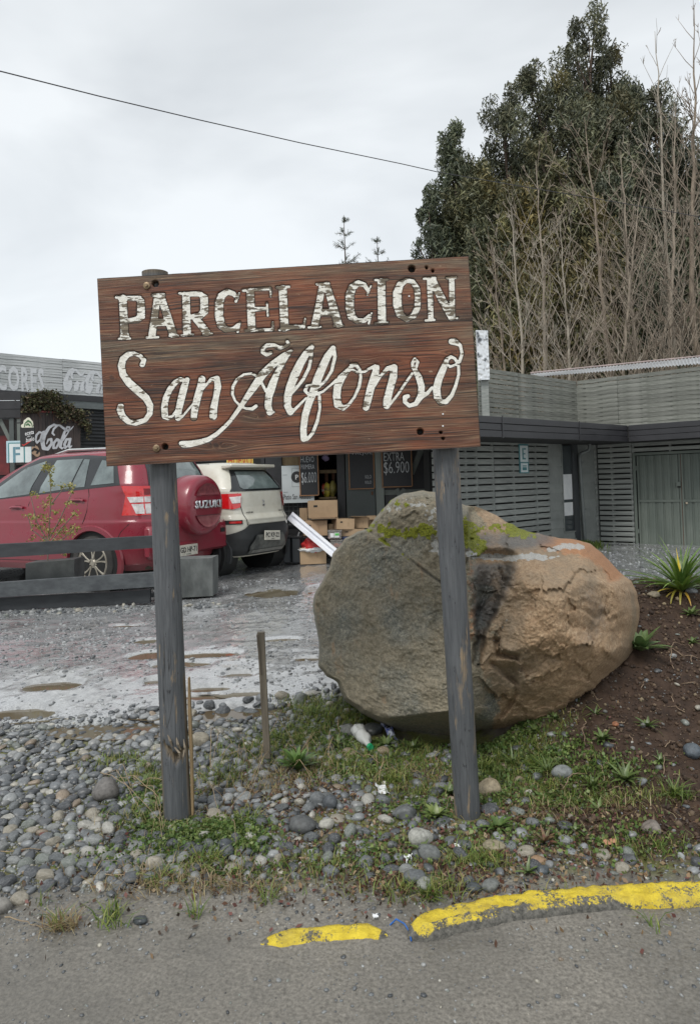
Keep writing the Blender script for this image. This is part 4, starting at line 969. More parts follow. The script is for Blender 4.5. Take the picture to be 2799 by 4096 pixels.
SCR = [
 C3([[(450, 285, 30), (468, 240, 26), (430, 195, 22), (365, 168, 22), (300, 178, 30), (245, 230, 37), (228, 300, 39), (245, 390, 38), (310, 480, 42), (400, 560, 44), (490, 640, 40), (533, 720, 36), (530, 805, 30), (480, 875, 26), (380, 905, 30), (300, 890, 30), (240, 830, 35), (215, 770, 38), (222, 728, 34)]]),
 C3([[(855, 440, 24), (800, 475, 30), (740, 550, 32), (700, 640, 34), (682, 740, 36), (690, 830, 36), (720, 856, 22), (770, 830, 14), (810, 770, 12)], [(925, 445, 27), (895, 520, 40), (862, 650, 40), (832, 780, 36), (828, 850, 34), (870, 840, 14), (930, 770, 13), (990, 700, 12)], [(855, 440, 22), (925, 470, 22)]]),
 C3([[(1082, 440, 38), (1070, 510, 40), (1030, 650, 40), (1002, 780, 38), (995, 848, 34)], [(1050, 600, 10), (1120, 510, 13), (1180, 440, 20), (1240, 434, 32), (1250, 520, 38), (1230, 630, 33), (1205, 750, 40), (1200, 830, 42)]]),
 C4([[(702, 220, 18), (620, 270, 30), (500, 370, 40), (400, 470, 44), (310, 600, 40), (240, 700, 32), (175, 800, 25), (110, 890, 23), (60, 960, 21), (0, 1022, 22), (-85, 1100, 24), (-175, 1158, 27), (-265, 1186, 31), (-365, 1206, 36), (-435, 1210, 38), (-460, 1200, 28)],
     [(345, 490, 14), (280, 460, 14), (200, 470, 14), (130, 520, 16), (85, 600, 18), (80, 680, 16), (110, 750, 13), (160, 800, 14), (220, 830, 14), (290, 835, 20), (330, 805, 20)],
     [(672, 250, 26), (620, 330, 28), (560, 440, 30), (510, 560, 42), (482, 640, 46), (465, 700, 40), (456, 800, 38), (475, 870, 36), (518, 868, 12)], [(380, 540, 15), (410, 600, 17), (435, 650, 15)]]),
 C4([[(455, 255, 22), (485, 240, 20), (440, 265, 18), (400, 235, 22), (402, 195, 20), (450, 160, 24), (520, 160, 22), (580, 190, 24), (640, 175, 16), (672, 145, 20), (660, 122, 18)]]),
 C4([[(920, 178, 26), (860, 250, 38), (800, 350, 44), (742, 470, 48), (690, 600, 44), (666, 700, 42), (662, 800, 38), (692, 868, 36), (740, 840, 18), (800, 780, 15), (860, 720, 13)], [(918, 190, 20), (915, 280, 17), (890, 400, 19), (830, 520, 19), (760, 610, 17), (700, 680, 15)]]),
 C4([[(1145, 192, 30), (1085, 280, 40), (1030, 400, 44), (980, 520, 46), (940, 640, 42), (890, 770, 40), (850, 900, 38), (830, 1050, 36), (835, 1150, 36), (870, 1158, 20), (930, 1090, 19), (980, 960, 19), (1005, 830, 15), (1000, 700, 19)],
     [(1150, 200, 22), (1165, 280, 20), (1130, 430, 19), (1070, 530, 15), (1000, 600, 15)], [(925, 580, 13), (870, 592, 19), (848, 640, 19), (880, 680, 15), (960, 680, 17), (1040, 650, 14), (1110, 590, 13), (1180, 530, 18)]]),
 C4([[(1340, 385, 22), (1290, 440, 28), (1230, 510, 42), (1192, 600, 42), (1182, 700, 42), (1195, 790, 42), (1250, 828, 28), (1310, 790, 17), (1370, 710, 15), (1420, 600, 19), (1438, 500, 17), (1428, 420, 15), (1385, 368, 22), (1338, 372, 22)], [(1325, 405, 13), (1400, 448, 15), (1480, 440, 14), (1540, 400, 14)]]),
 C5([[(330, 410, 14), (400, 385, 24)], [(415, 395, 32), (390, 500, 44), (350, 620, 42), (322, 740, 40), (302, 820, 36)], [(400, 590, 10), (460, 480, 15), (530, 405, 24), (600, 395, 36), (590, 500, 42), (556, 620, 40), (525, 740, 42), (520, 800, 38), (570, 770, 14), (640, 680, 15), (720, 560, 15), (790, 460, 15)]]),
 C5([[(818, 308, 20), (792, 350, 17), (797, 400, 17), (832, 390, 17), (850, 340, 17), (818, 308, 20)], [(820, 425, 28), (860, 500, 36), (890, 600, 36), (880, 700, 36), (830, 780, 26), (760, 802, 22), (712, 760, 22), (715, 712, 28), (745, 700, 23)], [(890, 710, 22), (950, 670, 22), (1000, 610, 17)]]),
 C5([[(1200, 282, 18), (1160, 310, 24), (1120, 410, 36), (1072, 520, 40), (1047, 620, 42), (1057, 710, 40), (1092, 768, 28), (1150, 758, 28), (1210, 690, 22), (1250, 590, 19), (1282, 470, 17), (1280, 370, 17), (1242, 302, 17), (1200, 282, 18)], [(1150, 352, 13), (1190, 388, 15), (1250, 368, 15), (1292, 330, 19), (1318, 250, 18), (1298, 160, 19), (1240, 125, 36), (1205, 122, 32)]]),
]
def sd_all(x, y):
    d = np.full(x.shape, 1e9)
    for st in LET+SCR:
        b = strokes_bounds(st, 14); k = (x > b[0]) & (x < b[1]) & (y > b[2]) & (y < b[3])
        if k.any(): d[k] = np.minimum(d[k], sd_strokes(x[k], y[k], st))
    return d
HOLES = [(622, 1134, 13), (661, 1787, 12), (1647, 1075, 14), (1706, 1070, 6), (1731, 1083, 6), (1681, 1727, 13), (1763, 1730, 6), (1772, 1754, 6)]
KNOTS = [(448, 1508, 16), (1392, 1446, 26), (1548, 1446, 24), (1815, 1408, 16), (1050, 1660, 30), (865, 1780, 34), (1135, 1475, 20)]
t = NT('weathered_brown_sign_wood'); o_ = t.obj(); g = t.at('grain'); ed = t.at('edge'); wr = t.at('wear')
sep = t.n('ShaderNodeSeparateXYZ'); t.put(sep.inputs[0], o_)
cmb = t.n('ShaderNodeCombineXYZ'); t.put(cmb.inputs[0], t.math('MULTIPLY', sep.outputs[0], 2.2)); t.put(cmb.inputs[2], t.math('MULTIPLY', g, 1.0))
gr1 = t.noise(cmb.outputs[0], 1.0, 3, .6); 
cm2 = t.n('ShaderNodeCombineXYZ'); t.put(cm2.inputs[0], t.math('MULTIPLY', sep.outputs[0], 9.0)); t.put(cm2.inputs[2], t.math('MULTIPLY', g, 2.2))
gr2 = t.noise(cm2.outputs[0], 1.0, 4, .7)
broad = t.noise(t.map(o_, (1.5, 1, 5)), 2.0, 4, .6)
base = t.ramp(broad, [(.28, (.032, .016, .010)), (.48, (.115, .034, .014)), (.70, (.225, .066, .025))])
base = t.mix(t.ramp(gr1, [(.38, 1), (.47, 0)]), base, (.016, .009, .007))
ridge = t.math('MULTIPLY', t.ramp(gr1, [(.53, 0), (.58, 1)]), t.ramp(gr2, [(.40, 0), (.58, 1)]))
base = t.mix(t.math('MULTIPLY', ridge, t.math('MULTIPLY_ADD', wr, .85, .30)), base, (.36, .235, .135))
grey = t.math('MULTIPLY', wr, t.ramp(t.noise(t.map(o_, (1.2, 1, 9)), 3.5, 5, .7), [(.34, 0), (.55, .85)]))
base = t.mix(grey, base, t.ramp(gr2, [(.35, (.05, .04, .03)), (.6, (.20, .155, .10))]))
flk = t.ramp(t.noise(t.map(o_, (6, 1, 16)), 3.2, 6, .75), [(.655, 0), (.68, 1)])
base = t.mix(t.math('MULTIPLY', flk, .75), base, (.42, .30, .20))
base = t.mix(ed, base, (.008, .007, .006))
t.set(col=base, rough=t.math('MULTIPLY_ADD', gr1, .25, .5), nrm=t.bump(t.math('ADD', gr1, t.math('MULTIPLY', gr2, .4)), .85, .0035)); m_sign = t.m
def paintmat(name, lo, hi, seed):
    t = NT(name); o_ = t.obj()
    a = t.noise(t.map(o_, (9, 1, 34), (seed, 0, 0)), 2.6, 4, .62, 0.0); b = t.noise(t.map(o_, (3, 1, 5), (seed, 3, 0)), 2.4, 3, .6)
    fl = t.ramp(t.math('ADD', t.math('MULTIPLY', a, .6), t.math('MULTIPLY', b, .4)), [(lo, 0), (hi, 1)])
    crk = t.ramp(t.voro(t.map(o_, (60, 1, 130)), 1.0, 'Distance', 'DISTANCE_TO_EDGE'), [(.0, .35), (.06, 1)])
    wood = t.ramp(t.noise(t.map(o_, (5, 1, 160)), 1.0, 3), [(.35, (.07, .055, .038)), (.65, (.22, .18, .125))])
    wh = t.ramp(t.noise(t.map(o_, (4, 1, 10)), 5, 4), [(.3, (.66, .64, .56)), (.6, (.86, .85, .79))])
    wh = t.mix(crk, t.mix(.5, wh, wood), wh)
    t.set(col=t.mix(fl, wood, wh), rough=.62, nrm=t.bump(t.math('ADD', fl, t.math('MULTIPLY', crk, .3)), .8, .002)); return t.m
m_pA = paintmat('peeling_white_letter_paint', .475, .50, 0); m_pB = paintmat('thick_white_script_paint', .425, .445, 5)
NX, NZ = 430, 220
def bxy(s_, t_):
    s_ = np.asarray(s_)[..., None]; t_ = np.asarray(t_)[..., None]
    q = (np.array(TL)*(1-s_)+np.array(TR)*s_)*(1-t_)+(np.array(BL)*(1-s_)+np.array(BR)*s_)*t_
    return q[..., 0], q[..., 1]
seams = [0, .335, .665, .842, 1.0]
for pi in range(4):
    t0_, t1_ = seams[pi]+(.00025 if pi else 0), seams[pi+1]-(.00025 if pi < 3 else 0)
    nz_ = int(NZ*(t1_-t0_))+2; S_, T_ = np.meshgrid(np.linspace(0, 1, NX), np.linspace(t0_, t1_, nz_), indexing='ij')
    U_, V_ = bxy(S_, T_)
    # ragged outer edges
    d = sd_all(U_, V_); carve = ss(4.5, -1.0, d); 
    hole = np.zeros(U_.shape)
    for (hu, hv, hr) in HOLES: hole = np.maximum(hole, 1-ss(hr-3, hr+1.5, np.hypot(U_-hu, V_-hv)))
    gr = T_*150+2.6*fbm2(U_/420, V_/110, 2, pi*5+60)+pi*40
    for (ku, kv, kr) in KNOTS:
        rr_ = np.hypot((U_-ku)/2.4, V_-kv); gr = gr+np.sign(V_-kv+.01)*-3.4*np.exp(-(rr_/kr)**2)*(1-np.exp(-(rr_/(kr*.35))**2))*1.6
    cr_ = fbm2(U_/90, gr*.9, 2, 77)
    edge_seam = np.minimum(T_-t0_, t1_-T_)*750; sea = 1-ss(0, 3.4, edge_seam)
    n_out = -.0045*carve-.030*hole-.002*sea*(1 if True else 0)+.0009*cr_
    V3 = BP.hit(U_.ravel(), V_.ravel(), 0)+BP.n*n_out.ravel()[:, None]
    V3[:, 2] += (.0022*fbm2(U_/60, V_*0, 3, 91)*(T_ == 0)*(pi == 0)).ravel() if pi == 0 else 0
    Fq = grid_faces(NX, nz_)
    # back and rim
    th = .042; back = BP.hit(U_.ravel(), V_.ravel(), -th)
    idx = np.arange(NX*nz_).reshape(NX, nz_); loop = np.concatenate([idx[:, 0], idx[-1, 1:], idx[-2::-1, -1], idx[0, -2:0:-1]])
    nb = len(V3); Vb = back[loop]; k = len(loop); j = np.arange(k); j2 = (j+1) % k
    Fr = np.stack([loop[j], loop[j2], nb+j2, nb+j], -1)
    cidx = nb+k; Vc = np.array([back.mean(0)]); Fb = np.stack([nb+j[::2], nb+j2[::2], nb+(j[::2]+2) % k, np.full(len(j[::2]), cidx)], -1)
    me = mesh_np('plank', np.vstack([V3, Vb, Vc]), np.vstack([Fq, Fr, Fb]))
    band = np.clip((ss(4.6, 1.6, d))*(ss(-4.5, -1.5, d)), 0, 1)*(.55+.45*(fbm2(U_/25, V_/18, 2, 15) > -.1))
    wear = .12+.5*fbm2(U_/170, V_/60, 4, 13)+.75*np.exp(-((V_-(TL[1]+(TR[1]-TL[1])*S_+288))/36)**2)+.5*np.exp(-((T_-.02)/.03)**2)+.35*ss(.10, 0, S_)*ss(.8, .9, T_)+.25*ss(.86, 1, S_)
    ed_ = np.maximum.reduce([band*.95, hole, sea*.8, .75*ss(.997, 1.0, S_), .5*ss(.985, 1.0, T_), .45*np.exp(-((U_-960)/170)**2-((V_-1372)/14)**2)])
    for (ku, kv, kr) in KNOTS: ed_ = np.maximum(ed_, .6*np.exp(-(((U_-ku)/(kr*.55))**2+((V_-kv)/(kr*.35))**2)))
    pad = lambda a, v0=0.0: np.concatenate([a.ravel(), np.full(k+1, v0)])
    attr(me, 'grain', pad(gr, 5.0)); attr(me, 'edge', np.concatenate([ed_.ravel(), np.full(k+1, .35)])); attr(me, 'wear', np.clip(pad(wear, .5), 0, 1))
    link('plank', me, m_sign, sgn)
for st in LET+SCR:
    b = strokes_bounds(st, 3); p, Fc = field(lambda x, y: sd_strokes(x, y, st)+.8, b[0], b[1], b[2], b[3], 2.4)
    V3 = BP.hit(p[:, 0], p[:, 1], 0)+BP.n*(-.0022+.0006*fbm2(p[:, 0]/6, p[:, 1]/4, 2, 3))[:, None]
    nm = 'tilde_mark' if st is SCR[4] else 'letter'
    link(nm, mesh_np(nm, V3, Fc), m_pA if any(st is q for q in LET) or st is SCR[4] else m_pB, sgn)
# bolts, washers, screws
m_bolt = MAT('brass_coloured_bolt', (.30, .22, .13), (.16, .11, .07), 60, .45, metal=.5)
for (u_, v_) in ((588, 1143), (627, 1793)):
    c = BP.hit(u_, v_, .001); A_ = frame(BP.d)
    b_ = MB().lathe([(.0145, 0), (.0145, -.003), (.0115, -.0045)], 22, 'y', (0, 0, 0)); 
    b_.v = [tuple(A_ @ np.array(q)+c) for q in b_.v]; wo = b_.build('washer', m_bolt, sgn, True)
    b_ = MB().lathe([(.0078, -.004), (.0078, -.009), (.006, -.0105)], 6, 'y'); b_.v = [tuple(A_ @ np.array(q)+c) for q in b_.v]; b_.build('bolt_head', m_bolt, sgn)
for (u_, v_) in ((1641, 1128), (1636, 1185), (1771, 1656), (1771, 1704)):
    c = BP.hit(u_, v_, .0008); MB().lathe([(.0036, 0), (.0036, -.0016), (.002, -.002)], 10, 'y', c).build('screw', m_white, sgn, True)
# posts
t = NT('slate_grey_post_paint'); o_ = t.obj(); a = t.noise(t.map(o_, (1, 1, .12)), 26, 5, .7); b = t.noise(t.map(o_, (1, 1, .25)), 7, 5, .7); c = t.noise(o_, 3, 3)
fine = t.noise(t.map(o_, (1, 1, .05)), 120, 3, .6)
col = t.ramp(fine, [(.3, (.062, .067, .074)), (.7, (.125, .132, .140))]); col = t.mix(t.ramp(c, [(.35, 0), (.7, .5)]), col, (.07, .075, .082))
col = t.mix(t.ramp(t.noise(t.map(o_, (1, 1, .3)), 60, 4, .75), [(.63, 0), (.68, .9)]), col, (.02, .021, .024))
col = t.mix(t.math('MULTIPLY', t.ramp(a, [(.56, 0), (.60, 1)]), t.ramp(b, [(.50, 0), (.58, 1)])), col, (.25, .19, .125))
col = t.mix(t.at('raw'), col, t.ramp(fine, [(.3, (.05, .038, .024)), (.7, (.20, .155, .10))]))
crk = t.math('MULTIPLY', t.ramp(t.noise(t.map(o_, (1, 1, .045)), 22, 2, .5, 1.0), [(.484, 0), (.5, 1), (.516, 0)]), t.ramp(b, [(.42, 0), (.6, .85)]))
col = t.mix(crk, col, (.012, .012, .013))
t.set(col=col, rough=.55, nrm=t.bump(t.math('SUBTRACT', a, t.math('MULTIPLY', crk, 1.2)), .6, .003)); m_post = t.m
t = NT('post_end_grain'); o_ = t.obj(); t.set(col=t.ramp(t.noise(o_, 60, 4), [(.3, (.12, .12, .10)), (.7, (.32, .32, .28))]), rough=.8); m_endg = t.m
def post(u0, v0, Y0, u1, v1, Y1, r0, r1, seed, broken=False, cap=False):
    a = P(u0, v0, Y0); b = P(u1, v1, Y1); b = b+(b-a)/np.linalg.norm(b-a)*.12
    n_, mm = 56, 260; tt = np.linspace(0, 1, mm); ax = (b-a)/np.linalg.norm(b-a); e1 = np.cross(ax, [0, 1, 0]); e1 /= np.linalg.norm(e1); e2 = np.cross(ax, e1)
    th = np.linspace(0, 2*np.pi, n_, endpoint=False); TH, TT = np.meshgrid(th, tt)
    L_ = np.linalg.norm(b-a)
    rad = (r0+(r1-r0)*TT)*(1+.012*fbm2(TH*1.5+seed, TT*L_*3, 3, seed)+.012*np.sin(TH*2+seed))
    raw = np.zeros(TH.shape)
    if cap: raw = np.maximum(raw, ss(.03, .0, TT*L_))
    if broken:
        # screen-facing angle: where the outward direction is -Y
        dirs = np.cos(TH)[..., None]*e1+np.sin(TH)[..., None]*e2; fac = -dirs[..., 1]; lat = dirs[..., 0]
        zc = TT*L_; z0 = np.linalg.norm(P(697, 2975, Y1)-a); 
        jag = .030*fbm2(lat*6+3, zc*0, 4, 5)+.02*lat
        q = (zc-z0)-jag; k = ss(-.018, 0, q)*(1-ss(.0, .055, q))*ss(.0, .4, fac)*ss(-.75, -.5, lat)
        rad = rad-.016*k-.004*ss(0, .01, q)*(1-ss(.1, .5, q))*ss(.2, .5, fac); raw = np.maximum(raw, ss(.1, .5, k))
        raw = np.maximum(raw, .9*ss(.90, .97, lat)*ss(z0-.32, z0-.28, zc)); raw = np.maximum(raw, .8*ss(-.80, -.92, lat)*ss(z0-.25, z0+.05, zc))
    Pn = a+TT[..., None]*(b-a)+rad[..., None]*(np.cos(TH)[..., None]*e1+np.sin(TH)[..., None]*e2)
    V = Pn.reshape(-1, 3); i = np.arange(mm-1)[:, None]; j = np.arange(n_)[None, :]
    Fc = np.stack([i*n_+j, i*n_+(j+1) % n_, (i+1)*n_+(j+1) % n_, (i+1)*n_+j], -1).reshape(-1, 4)
    me = mesh_np('post', V, Fc, True); attr(me, 'raw', raw.ravel())
    o = link('post', me, m_post, sgn)
    mb = MB(); mb.add([tuple(p_) for p_ in Pn[0]], [tuple(range(n_))]); mb.build('end_grain', m_endg, o)
    return a, b, ax
a_, b_, ax_ = post(621, 1090, 2.888, 711, 3268, 2.965, .0535, .0575, 1, True, True)
post(1740, 1100, 2.862, 1870, 3262, 2.935, .0535, .0535, 2)
m_spl = MAT('weathered_splinter', (.24, .20, .15), (.10, .08, .055), 40, .8, stretch=(1, 1, .1))
def sliver(name, pts, w0, th, mat, parent):
    """thin split piece of wood along photo points"""
    V = []; 
    for (u_, v_, Y_, ww) in pts:
        p_ = P(u_, v_, Y_); V += [p_+np.array([-ww/2, 0, 0]), p_+np.array([ww/2, 0, 0]), p_+np.array([ww/2, th, 0]), p_+np.array([-ww/2, th, 0])]
    k = len(pts); Fc = [(0, 1, 2, 3), tuple(4*k-4+q for q in (3, 2, 1, 0))]
    for i in range(k-1):
        for q in range(4): Fc.append((4*i+q, 4*i+(q+1) % 4, 4*i+4+(q+1) % 4, 4*i+4+q))
    return MB().add(V, Fc).build(name, mat, parent)
sliver('split_strip', [(755, 2712, 2.94, .006), (758, 2850, 2.945, .012), (764, 3000, 2.95, .012), (768, 3150, 2.955, .010), (770, 3262, 2.96, .009)], .01, .02, m_raw, sgn)
for pts in ([(672, 2940, 2.895, .004), (682, 2965, 2.885, .018), (690, 2988, 2.89, .006)], [(706, 2952, 2.89, .004), (712, 2978, 2.88, .020), (724, 3000, 2.89, .008)], [(735, 2958, 2.90, .003), (740, 2990, 2.892, .014), (745, 3010, 2.90, .004)], [(700, 2990, 2.885, .012), (718, 3012, 2.872, .014), (722, 3040, 2.885, .003)], [(738, 3000, 2.9, .01), (733, 3030, 2.89, .008), (730, 3055, 2.9, .003)]):
    sliver('splinter', [(a, b, c_, d_*.62) for a, b, c_, d_ in pts], .01, .005, m_spl, sgn)
# thin stake
st_ = empty('wooden_stake', G(1070, 3010), 0, 'thin weathered wooden stake standing between the posts', 'stake')
sliver('stake_shaft', [(1032, 2545, 3.50, .020), (1043, 2531, 3.50, .036), (1046, 2600, 3.50, .034), (1056, 2800, 3.50, .033), (1064, 2950, 3.50, .032), (1069, 3035, 3.50, .028)][1:], .03, .03, MAT('weathered_stake_wood', (.21, .18, .135), (.085, .07, .052), 30, .8, stretch=(1, 1, .08), bump=.5), st_)
sliver('split_end', [(1030, 2540, 3.495, .010), (1037, 2600, 3.495, .014), (1047, 2700, 3.495, .006)], .03, .02, m_raw if False else MAT('weathered_stake_wood_dark', (.12, .10, .075), (.05, .04, .03), 30, .8, stretch=(1, 1, .08)), st_)

# ================================================================== BOULDER
K6 = .9446
OUTL = [(50, 545), (62, 500), (95, 445), (130, 390), (142, 330), (190, 268), (245, 237), (285, 230), (312, 195), (340, 155), (385, 108), (440, 76), (520, 62), (580, 74), (640, 100), (700, 130), (760, 138), (830, 165), (880, 205), (970, 240), (1060, 262), (1150, 270), (1230, 290), (1290, 340), (1340, 400), (1400, 450), (1425, 500), (1434, 560), (1430, 640), (1420, 740), (1370, 830), (1290, 930), (1210, 1000), (1120, 1050), (1020, 1075), (930, 1080), (860, 1090), (760, 1083), (700, 1110), (640, 1127), (560, 1127), (480, 1107), (420, 1090), (340, 1052), (260, 1010), (190, 950), (160, 880), (112, 850), (76, 810), (80, 700), (64, 620)]
def c6u(x): return 1200+x*K6
def c6v(y): return 1900+y*K6
cx6, cy6 = 740, 600; BY = 4.02
oa = np.array([math.atan2(y-cy6, x-cx6) for x, y in OUTL]); orr = np.array([math.hypot(x-cx6, y-cy6) for x, y in OUTL])
k = np.argsort(oa); oa, orr = oa[k], orr[k]
na, nr_ = 460, 200
TH = np.linspace(-np.pi, np.pi, na, endpoint=False); RO = np.interp(TH, np.r_[oa-2*np.pi, oa, oa+2*np.pi], np.r_[orr, orr, orr])
PG = np.array(OUTL, float)-np.array([cx6, cy6]); RO = np.zeros(na)
for i in range(len(PG)):
    p0, p1 = PG[i-1], PG[i]; e = p1-p0; dx_, dy_ = np.cos(TH), np.sin(TH); den = dx_*(-e[1])+dy_*e[0]
    den = np.where(np.abs(den) < 1e-9, 1e-9, den); tt_ = (p0[0]*(-e[1])+p0[1]*e[0])/den; uu_ = (dx_*p0[1]-dy_*p0[0])/-(dx_*e[1]-dy_*e[0]+1e-9)
    ok_ = (tt_ > 0) & (uu_ >= -.002) & (uu_ <= 1.002); RO = np.where(ok_, np.maximum(RO, tt_), RO)
bad = RO < 50; RO = np.where(bad, np.interp(TH, np.r_[oa-2*np.pi, oa, oa+2*np.pi], np.r_[orr, orr, orr]), RO)
RO = RO+7*fbm2(TH*11, TH*0, 3, 17)
rho = np.linspace(0, 1, nr_)**.85
T2, R2 = np.meshgrid(TH, rho, indexing='ij'); RR = R2*RO[:, None]
X6 = cx6+RR*np.cos(T2); Y6 = cy6+RR*np.sin(T2)
def smin(a, b, k_): 
    h = np.clip(.5+.5*(b-a)/k_, 0, 1); return b*(1-h)+a*h-k_*h*(1-h)
def segd(x, y, pts): return sd_stroke(x, y, [(a, b, 0) for a, b in pts])
def side(x, y, a, b): return ((b[0]-a[0])*(y-a[1])-(b[1]-a[1])*(x-a[0]))/math.hypot(b[0]-a[0], b[1]-a[1])
wR0 = ss(650, 900, X6); D = 1.05*((1-R2**11)**.55*(1-wR0)+(1-R2**4.5)**.6*wR0)*np.clip(RO[:, None]/650, .6, 1.1)
left = .30+.42*(X6-60)/620+.10*(Y6-600)/500+.02*fbm2(X6/120, Y6/120, 3, 4)
top = .34+.55*(Y6-60)/330+.10*(X6-300)/300                     # rounded hump leaning back
shelf = .10+.95*(Y6-190)/330+.0*(X6)                            # mossy slope
wx = 26*fbm2(X6/110, Y6/110, 3, 61); wy = 26*fbm2(X6/110+7, Y6/110, 3, 62); XX = X6+wx; YY = Y6+wy
right = np.full(X6.shape, 9.0)
for (a_1, b_1, c_1) in ((.34, .02, .90), (.02, -.05, .93), (-.42, .05, 1.04), (-.10, .50, 1.03), (-.35, .62, 1.22), (.02, -.50, 1.04), (-1.1, -.15, 1.62), (-.30, -.36, 1.10), (.30, -.30, 1.03)):
    right = smin(right, c_1+a_1*(XX-1000)/400+b_1*(YY-600)/400, .025)
low = .98-.85*ss(930, 1140, Y6)-.12*ss(60, 320, 700-X6)*0
wR = ss(700, 860, X6-(Y6-600)*-.05)
body = left*(1-wR)+right*wR
D = smin(D, body, .035); D = smin(D, low, .03)
D = np.where(Y6 < 480, smin(D, top*(1-ss(640, 720, X6))+9*ss(640, 720, X6), .06), D)
shl = shelf*ss(650, 720, X6)+9*(1-ss(650, 720, X6)); D = smin(D, shl, .07)
gro = segd(X6, Y6, [(830, 330), (815, 450), (790, 560), (770, 640), (745, 800)])
gw = 88-ss(400, 720, Y6)*64; gx_ = gro+22*fbm2(X6/45, Y6/45, 3, 63); D = D-.17*ss(gw*1.1, gw*.35, gx_)*(1-.6*ss(560, 830, Y6))*ss(300, 350, Y6)
bl0 = fbm2(X6/60, Y6/90, 3, 47)
crack = segd(X6, Y6, [(285, 232), (340, 268), (420, 320), (480, 370), (560, 430), (620, 470)]); D = D-.05*np.exp(-(crack/7)**2)
D = D-(.07+.05*bl0)*ss(0, 26, -side(X6, Y6, (285, 232), (620, 470)))*ss(700, 600, X6)
# left slab edge, notches, ledges
n1_ = segd(X6, Y6, [(830, 700), (840, 760), (915, 770)]); D = D-.08*np.exp(-(n1_/12)**2)+.07*np.exp(-(segd(X6, Y6, [(855, 728), (890, 742)])/24)**2)
n2_ = segd(X6, Y6, [(810, 800), (840, 830), (915, 885), (915, 930), (860, 1010), (810, 1075)]); D = D-.045*np.exp(-(n2_/9)**2)
fac = ss(-6, 10, side(X6, Y6, (915, 890), (810, 800)))*ss(780, 830, Y6)*(1-ss(900, 935, X6))*ss(740, 775, X6); D = D-.07*fac
rsb = np.random.RandomState(77); NC = 150; ccx = rsb.uniform(20, 1460, NC); ccy = rsb.uniform(40, 1140, NC); cof = rsb.uniform(-1, 1, NC); cgx = rsb.normal(0, 1, NC); cgy = rsb.normal(0, 1, NC)
best = np.full(X6.shape, 1e18); chip = np.zeros(X6.shape); xw_ = X6+30*fbm2(X6/40, Y6/40, 3, 81); yw_ = Y6+30*fbm2(X6/40+5, Y6/40, 3, 82)
for i in range(NC):
    dd = (xw_-ccx[i])**2+((yw_-ccy[i])*1.3)**2; kk = dd < best; best = np.where(kk, dd, best); chip = np.where(kk, cof[i]*.5+(cgx[i]*(xw_-ccx[i])+cgy[i]*(yw_-ccy[i]))/70, chip)
D = D+chip*(.004+.013*wR*ss(330, 420, Y6)+.012*np.exp(-(gro/150)**2))
D = D-.02*np.exp(-(segd(X6, Y6, [(590, 580), (555, 650), (600, 690)])/12)**2)
und = ss(60, 0, segd(X6, Y6, [(300, 1040), (360, 1070), (480, 1110)])); D = D-.06*und
nzb = .020*fbm2(X6/150, Y6/150, 3, 21)+.010*np.abs(fbm2(X6/38, Y6/38, 3, 23))+.006*fbm2(X6/9, Y6/9, 2, 25)
D = (D+nzb*1.2*ss(1.0, .93, R2))
D = np.where(R2 >= 1, 0, np.maximum(D, .0)*ss(1.0, .985, R2)**.5)
Pp = P(c6u(X6), c6v(Y6), BY); 
# keep real parallel geometry: the outline stands in the plane Y=BY, the relief comes straight towards the viewer along Y
relief = np.clip(D, 0, 2); FXYZ = Pp.copy(); FXYZ[..., 1] = BY-relief*.80
pull = FXYZ[..., 1]/BY; w_in = ss(1.0, .6, R2)
# gentle counter-scaling of the near relief so nothing bulges over the outline
FXYZ[..., 0] = Pp[..., 0]*(1-(1-pull)); FXYZ[..., 2] = HC+(Pp[..., 2]-HC)*(1-(1-pull))
rb_ = np.linspace(1, 0, 22)[1:]
T3, R3 = np.meshgrid(TH, rb_, indexing='ij'); RR3 = R3*RO[:, None]
Xb = cx6+RR3*np.cos(T3); Yb = cy6+RR3*np.sin(T3); Pb = P(c6u(Xb), c6v(Yb), BY)
Pb[..., 1] = BY+.95*(1-R3**3)**.6+.05*fbm2(Xb/120, Yb/120, 3, 33)
ALLP = np.concatenate([FXYZ, Pb], 1); nt_ = ALLP.shape[1]
V = ALLP.reshape(-1, 3); Fc = grid_faces(na, nt_, True)
me = mesh_np('boulder', V, Fc, True)
bl_n = fbm2(X6/70, Y6/70, 4, 41); fine_n = fbm2(X6/14, Y6/14, 3, 43)
lob = ss(-.25, .35, (X6-(770+.10*(Y6-600)))/160+.5*bl_n)
moss = np.maximum.reduce([1.0*np.exp(-(segd(X6, Y6, [(300, 225), (340, 225), (440, 245), (540, 240)])/34)**2), .95*np.exp(-(segd(X6, Y6, [(690, 200), (760, 230), (830, 225), (950, 240), (985, 243)])/30)**2),
                          .95*np.exp(-(segd(X6, Y6, [(690, 210), (740, 270), (760, 300)])/46)**2), .6*np.exp(-(segd(X6, Y6, [(330, 150), (400, 105), (450, 130)])/26)**2), .55*np.exp(-(segd(X6, Y6, [(285, 232), (480, 370)])/9)**2), .4*np.exp(-(segd(X6, Y6, [(520, 1040), (560, 1080)])/40)**2)])
moss = np.clip(ss(.30, .72, moss*.85+.7*bl_n+.7*fine_n)*np.minimum(1, moss*2), 0, 1)
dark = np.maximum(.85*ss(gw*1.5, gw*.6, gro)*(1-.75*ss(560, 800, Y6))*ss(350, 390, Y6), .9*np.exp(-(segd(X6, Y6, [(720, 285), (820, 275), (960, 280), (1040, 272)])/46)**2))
dark = np.maximum(dark, .5*np.exp(-(crack/7)**2)); dark = np.maximum(dark, .45*np.exp(-(segd(X6, Y6, [(1230, 500), (1270, 620), (1200, 700)])/60)**2))
